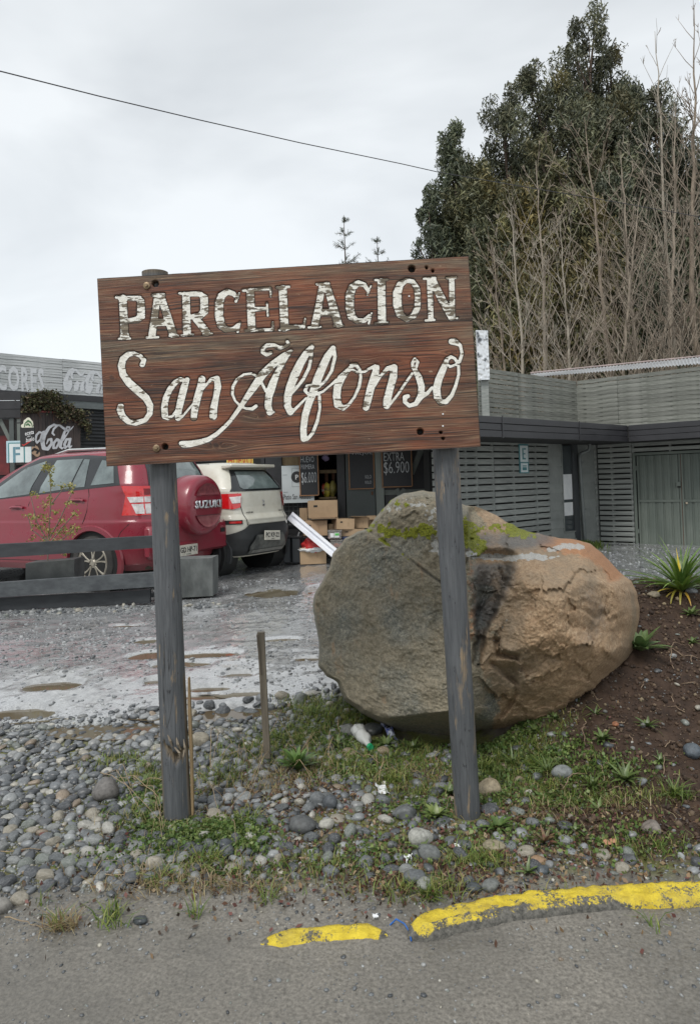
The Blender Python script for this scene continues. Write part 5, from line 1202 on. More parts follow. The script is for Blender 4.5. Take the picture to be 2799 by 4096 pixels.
dark = np.maximum(dark, .55*np.exp(-(segd(X6, Y6, [(300, 1045), (420, 1095)])/26)**2)); dark = np.clip(dark*(1+.5*bl_n), 0, 1)
lich = np.maximum.reduce([1.1*np.exp(-(segd(X6, Y6, [(715, 333), (780, 345), (870, 352), (960, 345), (1030, 350)])/17)**2), .9*np.exp(-(segd(X6, Y6, [(1060, 318), (1120, 298), (1190, 305)])/16)**2), .8*np.exp(-(segd(X6, Y6, [(1020, 360), (1090, 345)])/8)**2), .55*np.exp(-(segd(X6, Y6, [(360, 130), (520, 110), (580, 200), (590, 300)])/55)**2), .5*np.exp(-(segd(X6, Y6, [(890, 590), (820, 700)])/6)**2), .6*np.exp(-(segd(X6, Y6, [(1180, 540), (1215, 590)])/6)**2)])
lich = np.clip(ss(.38, .75, lich+.55*fine_n+.2*bl_n), 0, 1)
oran = np.clip(np.maximum(.9*np.exp(-(segd(X6, Y6, [(1030, 280), (1150, 300), (1260, 340), (1330, 420)])/44)**2), .5*np.exp(-(segd(X6, Y6, [(720, 380), (740, 560), (720, 700)])/26)**2))+.3*fine_n+.2*bl_n-.12, 0, 1)
def full_(a, v=0.0): return np.concatenate([a, np.full((na, len(rb_)), v)], 1).ravel()
for nm_, a_2, v_ in (('lob', lob, .6), ('moss', moss, 0), ('dark', dark, .2), ('lich', lich, 0), ('oran', oran, 0)): attr(me, nm_, full_(a_2, v_))
t = NT('granite_boulder'); o_ = t.obj()
sp1 = t.noise(o_, 60, 4, .75); sp2 = t.noise(o_, 150, 3, .7); str_ = t.noise(t.map(o_, (1, 1, 1), (0, 0, 0), (0, R(35), 0)), 9, 6, .7, 1.2); big = t.noise(o_, 3.2, 5, .6); sp1 = t.math('ADD', t.math('MULTIPLY', sp1, .6), t.math('MULTIPLY', t.noise(o_, 130, 3, .8), .4))
gry = t.ramp(sp1, [(.34, (.045, .052, .048)), (.50, (.15, .155, .135)), (.66, (.36, .34, .27))])
gry = t.mix(t.ramp(big, [(.32, .0), (.54, .85)]), gry, t.ramp(sp1, [(.3, (.10, .092, .062)), (.65, (.31, .26, .18))]))
gry = t.mix(t.ramp(t.noise(t.map(o_, (3, 3, .9), (0, 0, 0), (0, R(-38), 0)), 5, 5, .7), [(.60, 0), (.70, .55)]), gry, (.30, .20, .12))
tan_ = t.ramp(sp1, [(.32, (.115, .075, .042)), (.50, (.33, .225, .135)), (.68, (.56, .43, .29))])
tan_ = t.mix(t.ramp(str_, [(.40, .0), (.62, .6)]), tan_, t.ramp(sp2, [(.3, (.16, .095, .05)), (.7, (.46, .31, .18))]))
tan_ = t.mix(t.ramp(t.noise(o_, 2.2, 4), [(.46, 0), (.60, .6)]), tan_, (.17, .145, .105))
gn = t.math('SUBTRACT', t.math('ADD', t.math('MULTIPLY', sp1, .5), t.math('MULTIPLY', t.noise(o_, 24, 5, .8), .5)), .5)
def crisp(nm, k_, lo, hi): return t.ramp(t.math('MULTIPLY_ADD', gn, k_, t.at(nm)), [(lo, 0), (hi, 1)])
c = t.mix(crisp('lob', 1.6, .35, .65), gry, tan_)
c = t.mix(t.math('MULTIPLY', crisp('oran', 2.2, .28, .6), .8), c, t.ramp(sp1, [(.3, (.22, .10, .045)), (.7, (.46, .22, .10))]))
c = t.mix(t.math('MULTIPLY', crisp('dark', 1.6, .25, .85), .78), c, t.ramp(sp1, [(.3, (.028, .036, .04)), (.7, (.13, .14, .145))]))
c = t.mix(t.math('MULTIPLY', crisp('lich', 3.0, .42, .62), .85), c, t.ramp(sp2, [(.3, (.24, .24, .23)), (.7, (.50, .51, .49))]))
c = t.mix(t.ramp(sp2, [(.24, .7), (.36, 0)]), c, (.02, .02, .02))
c = t.mix(crisp('moss', 3.2, .40, .60), c, t.ramp(sp2, [(.3, (.06, .075, .006)), (.55, (.22, .24, .015)), (.72, (.42, .42, .03))]))
h_ = t.math('ADD', t.math('ADD', t.math('MULTIPLY', sp1, .8), t.math('MULTIPLY', sp2, .5)), t.math('MULTIPLY', str_, .25))
h_ = t.math('ADD', h_, t.math('MULTIPLY', t.at('moss'), t.math('MULTIPLY', sp2, 1.5)))
t.set(col=c, rough=t.math('MULTIPLY_ADD', t.at('dark'), -.3, .78), nrm=t.bump(h_, .9, .008))
bo = link('boulder', me, t.m); tag(bo, 'huge granite boulder with yellow green moss, grey left face and orange tan right side', 'boulder')

# ================================================================== LOW BOARD FENCE AND BLOCKS
lf = empty('low_board_fence', P(300, 2420, 7.5), 0, 'low fence of black painted horizontal boards in front of the red car', 'fence')
m_fb = MAT('black_fence_board', (.045, .050, .055), (.024, .027, .031), 5, .6, stretch=(1, 1, 3), bump=.4, bscale=30, vary=.18)
m_fb2 = MAT('worn_grey_fence_board', (.085, .095, .10), (.045, .05, .056), 7, .65, stretch=(1, 1, 2), bump=.4, bscale=30)
def board_px(u0, vt0, vb0, u1, vt1, vb1, Y0, Y1, th, name, mat, parent):
    a, b, c_, d_ = P(u0, vt0, Y0), P(u0, vb0, Y0), P(u1, vb1, Y1), P(u1, vt1, Y1); q = np.array([0, th, 0]); b = b*np.array([1, 1, 1])
    mb = MB(); nseg = 10; V = []
    for i in range(nseg+1):
        s_ = i/nseg; tp = a*(1-s_)+d_*s_; bt = b*(1-s_)+c_*s_; tp = tp+np.array([0, 0, random.uniform(-.002, .002)]); V += [bt, tp-np.array([0, 0, .004]), tp+q*.12, tp+q*.88, tp+q-np.array([0, 0, .004]), bt+q]
    F_ = [(0, 1, 2, 3, 4, 5), tuple(6*nseg+j for j in range(6))[::-1]]
    for i in range(nseg):
        for j in range(6): F_.append((6*i+j, 6*i+(j+1) % 6, 6*i+6+(j+1) % 6, 6*i+6+j))
    return mb.add(V, F_).build(name, mat, parent)
board_px(-420, 2200, 2258, 650, 2140, 2189, 7.35, 7.60, .045, 'rail', m_fb, lf)
board_px(-420, 2358, 2418, 650, 2286, 2345, 7.33, 7.58, .06, 'rail', m_fb2, lf)
board_px(-420, 2413, 2466, 601, 2359, 2412, 7.42, 7.66, .05, 'rail', m_fb, lf)
board_px(590, 2370, 2390, 720, 2366, 2384, 7.85, 7.9, .08, 'rail', m_fb, lf)
for (u_, Y_) in ((-260, 7.48), (650, 7.70)):
    g_ = P(u_, 2400, Y_); MB().box((g_[0], Y_+.02, .36), (.09, .07, .62), None, .006).build('post', m_fb, lf)
m_conc = MAT('dark_concrete', (.085, .092, .09), (.045, .05, .05), 6, .7, bump=.4, bscale=40)
blk = empty('planter_block', P(200, 2320, 7.95), 0, 'dark square planter block behind the fence, below the small leafy shrub', 'block')
board_px(104, 2253, 2330, 299, 2236, 2318, 7.75, 7.82, .30, 'block_body', m_conc, blk)
cb = empty('concrete_block', P(790, 2385, 7.95), 0, 'grey concrete block on the gravel right of the left post', 'block')
board_px(700, 2236, 2392, 852, 2231, 2384, 7.93, 7.98, .34, 'block_body', MAT('grey_concrete', (.15, .16, .155), (.06, .066, .065), 5, .7, bump=.4, bscale=40, stretch=(1, 1, .5)), cb)
# shrub in the planter
def shrub(name, label, base, pts_px, Y, size, cols, n, seed, stems):
    e = empty(name, base, 0, label, 'shrub'); rs = np.random.RandomState(seed); pts = []
    tot = sum(q[4] for q in pts_px)
    for (u_, v_, su, sv, w_) in pts_px:
        for _ in range(int(n*w_/tot)):
            p_ = P(rs.normal(u_, su), rs.normal(v_, sv), Y+rs.normal(0, .07)); pts.append(p_)
    V, Fc, C = leaves_np(len(pts), np.array(pts), size, .7, .1, seed, cols, .25)
    leafobj('foliage', V, Fc, C, m_leaf, e)
    mb = MB()
    for st in stems: mb.tube([P(u_, v_, Y) for u_, v_ in st], [.008*(1-.7*i/len(st)) for i in range(len(st))], 5)
    mb.build('stem', MAT('grey_stem', (.2, .17, .13), (.12, .1, .08)), e, True); return e
sp_ = [(192, 1870, 12, 9, 3), (203, 1905, 5, 14, 1), (208, 1935, 5, 14, .8), (248, 1945, 8, 7, 1), (278, 1945, 10, 8, 1.3), (136, 1978, 10, 8, 1.2), (200, 1985, 8, 10, 1), (292, 1968, 5, 6, .5), (178, 2025, 10, 9, 1.2), (205, 2012, 8, 8, .8), (228, 2050, 8, 8, .9), (282, 2015, 9, 8, 1.1), (300, 2055, 8, 12, 1.2), (115, 2062, 8, 8, .8), (140, 2070, 14, 12, 1.5), (185, 2075, 12, 14, 1.6), (255, 2085, 14, 12, 1.5), (300, 2108, 12, 8, 1.2), (150, 2110, 16, 8, 1.4), (195, 2120, 14, 12, 2), (245, 2125, 18, 14, 2.4), (280, 2130, 14, 10, 1.5), (130, 2155, 10, 10, .8), (195, 2160, 16, 8, 1.5), (250, 2165, 14, 12, 1.6), (170, 2218, 8, 4, .3), (262, 2215, 12, 4, .3)]
shrub('leafy_shrub', 'small shrub with yellow green leaves in front of the red car door', P(200, 2240, 7.9), sp_, 7.85, .032, [(.24, .23, .05), (.32, .30, .08), (.16, .17, .04), (.38, .33, .12)], 900, 4,
      [[(192, 2250), (196, 2150), (206, 2000), (200, 1880)], [(196, 2160), (240, 2080), (290, 1970)], [(196, 2170), (150, 2090), (125, 1985)], [(197, 2180), (250, 2110), (305, 2050)], [(205, 2020), (235, 1980), (262, 1945)], [(196, 2170), (130, 2120), (112, 2060)], [(198, 2190), (260, 2150), (300, 2110)]])

# ================================================================== CARS
class Car:
    def __init__(s, O, a, levels, n=6.0, nr=6.0):
        s.O = np.array(O, float); s.a = a; s.lev = np.array(levels, float); s.n = n    # z, xr, xf, w
        s.fwd = np.array([-math.sin(a), math.cos(a), 0]); s.left = np.array([-math.cos(a), -math.sin(a), 0])
    def par(s, z): 
        z = np.asarray(z, float); return [np.interp(z, s.lev[:, 0], s.lev[:, j]) for j in (1, 2, 3)]
    def ys(s, x, z):
        xr, xf, w_ = s.par(z); u = np.clip(np.abs((x-(xr+xf)/2)/((xf-xr)/2)), 0, .999); return w_*(1-u**s.n)**(1/s.n)
    def xs(s, y, z):
        xr, xf, w_ = s.par(z); u = np.clip(np.abs(y/w_), 0, .999); return (xr+xf)/2-(xf-xr)/2*(1-u**s.n)**(1/s.n)
    def world(s, p): p = np.asarray(p, float); return s.O+p[..., :1]*s.fwd+p[..., 1:2]*s.left+p[..., 2:3]*np.array([0, 0, 1.0])
    def px_side(s, u, v, y=.86):
        r = ray(u, v); k = ((s.O+s.left*y-CAMP) @ s.left)/(r @ s.left); q = CAMP+r*k-s.O; return (float(q @ s.fwd), float(q[2]))
    def px_rear(s, u, v, x=.0):
        r = ray(u, v); k = ((s.O+s.fwd*x-CAMP) @ s.fwd)/(r @ s.fwd); q = CAMP+r*k-s.O; return (float(q @ s.left), float(q[2]))
def car_empty(name, car, label, cat='car', group=None):
    # the empty carries the car's rotation; the children are in the car's own frame (x forward, y left, z up)
    e = empty(name, car.O, car.a+math.pi/2, label, cat, group); return e
def side_panel(car, name, poly, off, mat, parent, sgn=1, step=.03):
    if hasattr(car, 'zm'): poly = [(a, car.zm(b)) for a, b in poly]
    xs_ = [p[0] for p in poly]; zs = [p[1] for p in poly]
    p, Fc = field(lambda x, y: sd_poly(x, y, poly), min(xs_)-step, max(xs_)+step, min(zs)-step, max(zs)+step, step)
    y = (car.ys(p[:, 0], p[:, 1])+off)*sgn; return link(name, mesh_np(name, np.stack([p[:, 0], y, p[:, 1]], -1), Fc, True), mat, parent, False)
def rear_panel(car, name, poly, off, mat, parent, step=.03):
    if hasattr(car, 'zm'): poly = [(a, car.zm(b)) for a, b in poly]
    ys_ = [p[0] for p in poly]; zs = [p[1] for p in poly]
    p, Fc = field(lambda x, y: sd_poly(x, y, poly), min(ys_)-step, max(ys_)+step, min(zs)-step, max(zs)+step, step)
    x = car.xs(p[:, 0], p[:, 1])-off; return link(name, mesh_np(name, np.stack([x, p[:, 0], p[:, 1]], -1), Fc, True), mat, parent, False)
def side_line(car, name, pts, off, mat, parent, r_=.006, sgn=1):
    if hasattr(car, 'zm'): pts = [(a, car.zm(b)) for a, b in pts]
    return MB().tube([(x, (float(car.ys(x, z))+off)*sgn, z) for x, z in pts], r_, 5).build(name, mat, parent, True, False)
def car_body(car, parent, mat, wheels, Rw, wz, zs=None):
    zs = zs if zs is not None else np.unique(np.concatenate([np.linspace(car.lev[0, 0], car.lev[-1, 0], 60), car.lev[:, 0]]))
    n_ = 260; th = np.linspace(0, 2*np.pi, n_, endpoint=False); c, s_ = np.cos(th), np.sin(th); e_ = 2/car.n
    V = []
    for z in zs:
        xr, xf, w_ = car.par(z); V.append(np.stack([(xr+xf)/2+(xf-xr)/2*np.sign(c)*np.abs(c)**e_, w_*np.sign(s_)*np.abs(s_)**e_, np.full(n_, z)], -1))
    V = np.array(V)
    # resample each ring evenly
    for i in range(len(zs)):
        r_ = np.vstack([V[i], V[i][:1]]); L_ = np.r_[0, np.cumsum(np.linalg.norm(np.diff(r_, axis=0), axis=1))]; q = np.linspace(0, L_[-1], n_, endpoint=False)
        for j in range(3): V[i, :, j] = np.interp(q, L_, r_[:, j])
    for xw in wheels:
        d_ = np.hypot(V[..., 0]-xw, V[..., 2]-wz); sel = (np.abs(V[..., 1]) > .5) & (d_ < Rw) & (d_ > Rw-.055)
        f_ = Rw/np.maximum(d_, 1e-3); V[..., 0] = np.where(sel, xw+(V[..., 0]-xw)*f_, V[..., 0]); V[..., 2] = np.where(sel, wz+(V[..., 2]-wz)*f_, V[..., 2])
    nz_ = len(zs); i = np.arange(nz_-1)[:, None]; j = np.arange(n_)[None, :]
    Fc = np.stack([i*n_+j, i*n_+(j+1) % n_, (i+1)*n_+(j+1) % n_, (i+1)*n_+j], -1).reshape(-1, 4)
    Vf = V.reshape(-1, 3); cut = np.zeros(len(Vf), bool)
    for xw in wheels: cut |= (np.hypot(Vf[:, 0]-xw, Vf[:, 2]-wz) < Rw-.002) & (np.abs(Vf[:, 1]) > .5)
    Fc = Fc[~cut[Fc].any(1)]
    top = np.arange(n_)+(nz_-1)*n_; cen = len(Vf); Vf = np.vstack([Vf, [V[-1][:, 0].mean(), 0, zs[-1]+.012]])
    Ft = np.stack([top[::2], top[1::2], np.roll(top[::2], -1), np.full(n_//2, cen)], -1)
    o = link('body', mesh_np('body', Vf, np.vstack([Fc, Ft]), True), mat, parent, False); return o
def wheel(parent, x, y, z, r_, w_, mt, mr, rim_r, ns=5, sgn=1):
    e = MB().lathe([(rim_r, -w_*.38), (rim_r+.02, -w_*.48), (r_-.05, -w_*.5), (r_-.015, -w_*.44), (r_, -w_*.3), (r_, w_*.3), (r_-.015, w_*.44), (r_-.05, w_*.5), (rim_r+.02, w_*.48), (rim_r, w_*.38)], 56, 'y', (x, y, z))
    e.f = e.f[:-2]; wh = e.build('wheel', mt, parent, True, False)
    tr_ = MB()
    for k in range(40):
        th = 2*math.pi*k/40
        for q in (-1, 1): tr_.box((x+(r_+.002)*math.cos(th), y+q*w_*.17, z+(r_+.002)*math.sin(th)), (.012, w_*.22, .030), eul(0, -th, 0))
    tr_.build('tread', mt, wh, False, False)
    rm = MB(); s_ = sgn
    rm.lathe([(rim_r+.012, s_*w_*.44), (rim_r, s_*w_*.47), (rim_r-.02, s_*w_*.42), (rim_r-.03, s_*w_*.10), (rim_r-.03, -s_*w_*.3)], 48, 'y', (x, y, z)); rm.f = rm.f[:-2]
    rm.lathe([(.001, s_*w_*.44), (.032, s_*w_*.44), (.040, s_*w_*.40), (.075, s_*w_*.34), (.07, s_*w_*.2)], 24, 'y', (x, y, z))
    for k in range(ns):
        th0 = 2*math.pi*k/ns+math.pi/2
        for q in (-1, 1):
            V = []; nseg = 5
            for i in range(nseg+1):
                t_ = i/nseg; rr_ = .055+(rim_r-.085+.055)*t_; ang = th0+q*(.10+.20*t_**1.3)/1.0; wd = (.028+.020*t_)
                cx_, cz_ = rr_*math.cos(ang), rr_*math.sin(ang); tx, tz = -math.sin(ang), math.cos(ang); yy = s_*w_*(.38-.06*math.sin(t_*3.1)+.03*t_)
                for (a, b) in ((-1, 0), (-.4, .012), (.4, .012), (1, 0), (1, -.03), (-1, -.03)): V.append((x+cx_+tx*wd*a*.5, y+yy+s_*b, z+cz_+tz*wd*a*.5))
            F_ = [tuple(range(6))]+[tuple(6*nseg+j for j in range(6))]
            for i in range(nseg):
                for j in range(6): F_.append((6*i+j, 6*i+(j+1) % 6, 6*i+6+(j+1) % 6, 6*i+6+j))
            rm.add(V, F_)
    for k in range(5):
        th0 = 2*math.pi*k/5+math.pi/2+.6; rm.lathe([(.001, s_*w_*.40), (.011, s_*w_*.40), (.011, s_*w_*.3)], 8, 'y', (x+.052*math.cos(th0), y, z+.052*math.sin(th0)))
    rm.build('rim', mr, wh, True, False)
    MB().lathe([(.001, -s_*w_*.1), (rim_r*.72, -s_*w_*.1), (rim_r*.72, -s_*w_*.16)], 24, 'y', (x, y, z)).build('brake_disc', m_rust if False else m_dark, wh, True, False)
    return wh
def paint(name, c, c2, rough=.25, drt=.35):
    t = NT(name); o_ = t.obj(); sep = t.n('ShaderNodeSeparateXYZ'); t.put(sep.inputs[0], o_)
    n_ = t.noise(o_, 3.5, 5, .65); dirt = t.math('MULTIPLY', t.ramp(n_, [(.35, 0), (.7, 1)]), drt)
    lowd = t.ramp(t.math('ADD', sep.outputs[2], t.math('MULTIPLY', n_, .25)), [(.42, .8), (.75, 0)])
    f = t.math('MAXIMUM', dirt, t.math('MULTIPLY', lowd, .6))
    t.set(col=t.mix(f, c, c2), rough=t.math('MULTIPLY_ADD', f, .5, rough), coat=.6, coatr=.08, spec=.5); return t.m
m_red = paint('red_car_paint', (.225, .012, .030, 1), (.16, .05, .05, 1), .26)
m_wht = paint('white_car_paint', (.60, .59, .52, 1), (.40, .36, .27, 1), .3, .55)
m_blk = MAT('black_plastic', (.028, .03, .031), (.018, .02, .021), 8, .55); m_trim = MAT('gloss_black_trim', (.02, .022, .024), (.014, .016, .017), 4, .22, spec=.7)
m_tyre = MAT('dusty_tyre', (.05, .048, .045), (.028, .027, .026), 9, .8, bump=.3); m_tyre2 = MAT('black_tyre', (.022, .022, .023), (.012, .012, .013), 9, .7, bump=.3)
m_rim = MAT('dusty_alloy', (.42, .39, .33), (.28, .25, .20), 9, .4, metal=.45); m_lred = MAT('red_lens', (.62, .012, .015), (.50, .008, .01), 20, .15, coat=.8, spec=.7)
m_lcl = MAT('clear_lens', (.75, .72, .70), (.45, .42, .42), 18, .12, coat=.8, spec=.7); m_chrome = MAT('silver_lettering', (.68, .69, .71), (.5, .51, .53), 20, .28, metal=.6)
m_plate = MAT('licence_plate_cream', (.62, .60, .52), (.5, .47, .40), 14, .5); m_cglass = MAT('car_glass', (.20, .25, .245), (.03, .042, .042), 2.2, .06, coat=1.0, spec=.8, lo=.3, hi=.7)
m_under = MAT('dirty_underbody', (.09, .075, .055), (.03, .027, .022), 7, .85, bump=.5)

# --- red SUV
red = Car((-2.20, 9.19, .15), R(65), [(.24, .10, 4.15, .80), (.32, .03, 4.22, .86), (.52, -.01, 4.28, .90), (.86, .00, 4.27, .905), (.88, .03, 4.25, .90), (1.05, .05, 4.15, .895), (1.17, .06, 3.95, .885), (1.24, .07, 3.2, .87), (1.33, .09, 3.05, .86), (1.50, .16, 2.72, .78), (1.68, .27, 2.32, .69), (1.75, .34, 2.15, .63), (1.79, .46, 1.98, .50)], 6.5)
rc = car_empty('parked_car', red, 'dark red SUV with a lettered spare wheel cover on its tailgate, behind the low fence')
XW, WZ = .80, .345
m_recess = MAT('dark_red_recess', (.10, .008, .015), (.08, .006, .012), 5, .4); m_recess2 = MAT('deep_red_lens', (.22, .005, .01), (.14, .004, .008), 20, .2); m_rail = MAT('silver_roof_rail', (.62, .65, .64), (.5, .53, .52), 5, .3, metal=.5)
body = car_body(red, rc, m_red, (XW, XW+2.64), .415, WZ)
# underbody and wheel wells
MB().box((2.1, 0, .40), (3.7, 1.25, .30), None, .03).build('underbody', m_under, rc, False, False)
MB().tube([(.12, .35, .26), (.5, .38, .24), (.62, .30, .26)], .05, 10).build('exhaust', m_under, rc, True, False)
MB().box((.15, 0, .30), (.10, 1.3, .10), None, .02).build('lower_valance', m_under, rc, False, False)
for xw in (XW, XW+2.64):
    for sg in (1, -1):
        MB().lathe([(.43, sg*.50), (.43, sg*.86)], 40, 'y', (xw, 0, WZ)).build('wheel_well', m_dark, rc, True, False)
        V = []; 
        for k in range(25):
            th = R(-18)+R(216)*k/24
            for rr_, oo in ((.405, -.03), (.412, .012), (.47, .016), (.485, -.004)):
                x_, z_ = xw+rr_*math.cos(th), WZ+rr_*math.sin(th); zc = max(z_, .26); V.append((x_, sg*(float(red.ys(x_, max(zc, .5)))+oo), z_))
        F_ = [(4*i+j, 4*i+j+1, 4*i+5+j, 4*i+4+j) for i in range(24) for j in range(3)]
        MB().add(V, F_).build('wheel_arch', m_red, rc, True, False)
        wheel(rc, xw, sg*.775, WZ, .35, .225, m_tyre, m_rim, .235, 5, sg)
# glass and trim on the near (left) side, repeated on the far side
for sg in (1, -1):
    side_panel(red, 'window_trim', [(.36, 1.32), (.55, 1.69), (1.10, 1.735), (1.95, 1.72), (2.25, 1.60), (2.95, 1.15)], .004, m_trim, rc, sg)
    for nm_, poly in (('rear_quarter_window', [(.45, 1.35), (.56, 1.62), (.76, 1.655), (.81, 1.33)]), ('rear_door_vent_window', [(.91, 1.315), (.98, 1.67), (1.08, 1.68), (1.15, 1.305)]), ('rear_door_window', [(1.18, 1.30), (1.105, 1.685), (1.58, 1.685), (1.72, 1.25)]), ('front_door_window', [(1.90, 1.24), (1.76, 1.685), (2.12, 1.60), (2.78, 1.17)])):
        side_panel(red, nm_, poly, .009, m_cglass, rc, sg)
    for pts in ([(.93, 1.71), (.86, 1.32), (.83, 1.2), (.86, 1.0), (.93, .84)], [(1.82, 1.25), (1.90, 1.1), (1.92, .36)], [(1.82, 1.25), (1.73, 1.5), (1.68, 1.71)], [(1.27, .36), (3.0, .36)]):
        side_line(red, 'door_gap', pts, -.002, m_dark, rc, .006, sg)
    for xh, zh in ((1.02, 1.14), (2.10, 1.06)):
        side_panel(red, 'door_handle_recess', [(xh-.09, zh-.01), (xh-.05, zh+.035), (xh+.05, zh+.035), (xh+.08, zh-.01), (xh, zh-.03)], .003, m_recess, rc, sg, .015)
        side_line(red, 'door_handle', [(xh-.12, zh-.002), (xh-.06, zh+.012), (xh+.08, zh+.010), (xh+.12, zh)], .022, m_red, rc, .017, sg)
    side_line(red, 'roof_rail', [(.55, 1.77), (.85, 1.815), (1.6, 1.83), (2.2, 1.78)], -.03, m_rail, rc, .018, sg)
    # tail light wrapping the corner
    tl_ = side_panel(red, 'tail_light', [(.015, 1.30), (.34, 1.31), (.17, .935), (.015, .94)], .012, m_lred, rc, sg, .02)
    side_panel(red, 'light_lens', [(.02, 1.17), (.26, 1.17), (.225, 1.10), (.02, 1.10)], .020, m_lcl, tl_, sg, .02); side_panel(red, 'light_lens', [(.02, 1.08), (.21, 1.08), (.16, .96), (.02, .955)], .020, m_lcl, tl_, sg, .02)
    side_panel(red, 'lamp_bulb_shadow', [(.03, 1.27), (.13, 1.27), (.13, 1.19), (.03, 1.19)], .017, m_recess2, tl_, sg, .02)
    side_line(red, 'bumper_gap', [(.02, .89), (.17, .88), (.24, .83), (.34, .74), (.385, .66)], -.001, m_dark, rc, .005, sg)
# fender bulge above the arch
# rear face
rear_panel(red, 'rear_window', [(-.60, 1.31), (-.50, 1.66), (.50, 1.66), (.60, 1.31)], .006, m_trim, rc)
rear_panel(red, 'rear_window_glass', [(-.54, 1.34), (-.45, 1.62), (.45, 1.62), (.54, 1.34)], .011, m_cglass, rc)
rear_panel(red, 'tailgate_gap', [(-.72, .84), (-.72, .852), (.72, .852), (.72, .84)], .003, m_dark, rc)
for sg in (1, -1): rear_panel(red, 'tail_light', [(sg*.68, .94), (sg*.68, 1.30), (sg*.80, 1.30), (sg*.84, .94)], .012, m_lred, rc, .02)
MB().box((-.05, 0, .60), (.14, 1.66, .40), None, .06).build('rear_bumper', m_red, rc, True, False)
MB().box((-.122, -.64, .66), (.012, .10, .06), None, .003).build('bumper_reflector', m_dark, rc, False, False)
sy = -.04; sz = 1.03
cov = MB().lathe([(.02, -.315), (.20, -.322), (.33, -.312), (.372, -.292), (.392, -.255), (.402, -.15), (.404, -.02), (.39, .04)], 64, 'x', (0, sy, sz)).build('spare_wheel_cover', m_red, rc, True, False)
MB().lathe([(.30, .0), (.385, .02), (.385, .07), (.30, .1)], 48, 'x', (0.0, sy, sz)).build('spare_tyre', m_tyre2, cov, True, False)
# crescents pressed into the cover; upper one's shade is put into its colour
def crescent(name, z0, z1, sg, mat):
    poly = [(sy+.29*math.cos(R(a)), sz+sg*.29*math.sin(R(a))) for a in range(30, 151, 8)]; zc_ = sz+sg*.135
    poly = poly+[(sy-.23, zc_), (sy+.23, zc_)]
    p, Fc = field(lambda x, y: sd_poly(x, y, poly), sy-.3, sy+.3, sz-.3, sz+.3, .012)
    d_ = -sd_poly(p[:, 0], p[:, 1], poly); x = np.full(len(p), -.3265)-.012*ss(.03, .0, d_)
    link(name, mesh_np(name, np.stack([x, p[:, 0], p[:, 1]], -1), Fc, True), mat, cov, False)
crescent('upper_recess', 0, 0, 1, MAT('recess_shade_red', (.12, .02, .028), (.22, .05, .055), 25, .5)); crescent('lower_recess', 0, 0, -1, MAT('dusty_red', (.30, .11, .11), (.22, .05, .06), 12, .5))
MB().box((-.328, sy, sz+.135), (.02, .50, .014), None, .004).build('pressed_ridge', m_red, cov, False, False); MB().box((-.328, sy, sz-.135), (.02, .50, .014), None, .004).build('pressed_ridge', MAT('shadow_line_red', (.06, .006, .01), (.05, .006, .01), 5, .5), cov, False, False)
text_on('lettering', 'SUZUKI', (-.328, sy, sz+.012), (0, -1, 0), (0, 0, 1), .55, .105, m_chrome, cov, .012, .045, .0, False, 0, 1.08)
pl_ = MB().box((-.155, .17, .455), (.012, .38, .14), None, .004).build('licence_plate', m_plate, rc, False, False)
text_on('lettering', 'GD HP-71', (-.162, .17, .463), (0, -1, 0), (0, 0, 1), .33, .070, m_ink, pl_, .001, .02, .0, False)
text_on('lettering', 'CHILE', (-.162, .17, .405), (0, -1, 0), (0, 0, 1), .09, .018, m_ink, pl_, .001, .0, .0, False)
MB().box((-.115, .17, .465), (.06, .46, .19), None, .01).build('plate_recess', m_red, rc, False, False)

# --- white hatchback
def zW(z): return float(np.interp(z, [.26, .36, .5, .58, .66, .80, .985, 1.02, 1.44, 1.56], [.26, .36, .52, .72, .80, .98, 1.18, 1.21, 1.53, 1.64]))
wh_ = Car((-1.25, 10.25, .13), R(58), [(zW(a), b, c_, d) for a, b, c_, d in [(.26, .12, 3.45, .66), (.36, .04, 3.5, .73), (.50, .0, 3.54, .76), (.66, .0, 3.54, .765), (.72, .05, 3.52, .75), (.80, .07, 3.45, .755), (.98, .09, 3.3, .74), (1.02, .10, 2.8, .73), (1.08, .12, 2.65, .72), (1.30, .24, 2.40, .64), (1.47, .36, 2.12, .57), (1.53, .42, 1.95, .52), (1.56, .52, 1.8, .42)]], 5.5)
wh_.zm = zW
wc = car_empty('parked_car', wh_, 'dusty white hatchback with black lower bumper, parked right of the red SUV')
X2, Z2 = .58, .315
car_body(wh_, wc, m_wht, (X2, X2+2.38), .36, Z2)
MB().box((1.8, 0, .38), (3.0, 1.05, .26), None, .03).build('underbody', m_dark, wc, False, False)
for xw in (X2, X2+2.38):
    for sg in (1, -1):
        MB().lathe([(.37, sg*.42), (.37, sg*.72)], 36, 'y', (xw, 0, Z2)).build('wheel_well', m_dark, wc, True, False)
        V = []
        for k in range(25):
            th = R(-18)+R(216)*k/24
            for rr_, oo in ((.35, -.03), (.357, .012), (.42, .018), (.43, -.004)):
                x_, z_ = xw+rr_*math.cos(th), Z2+rr_*math.sin(th); V.append((x_, sg*(float(wh_.ys(x_, max(z_, .45)))+oo), z_))
        MB().add(V, [(4*i+j, 4*i+j+1, 4*i+5+j, 4*i+4+j) for i in range(24) for j in range(3)]).build('wheel_arch', m_blk, wc, True, False)
        wheel(wc, xw, sg*.66, Z2, .315, .19, m_tyre2, m_blk, .20, 6, sg)
for sg in (1, -1):
    side_panel(wh_, 'side_window', [(.62, 1.06), (.66, 1.34), (1.9, 1.42), (2.5, 1.04)], .006, m_cglass, wc, sg)
    side_line(wh_, 'roof_rail', [(.7, 1.535), (1.2, 1.575), (1.9, 1.56)], -.03, m_blk, wc, .014, sg)
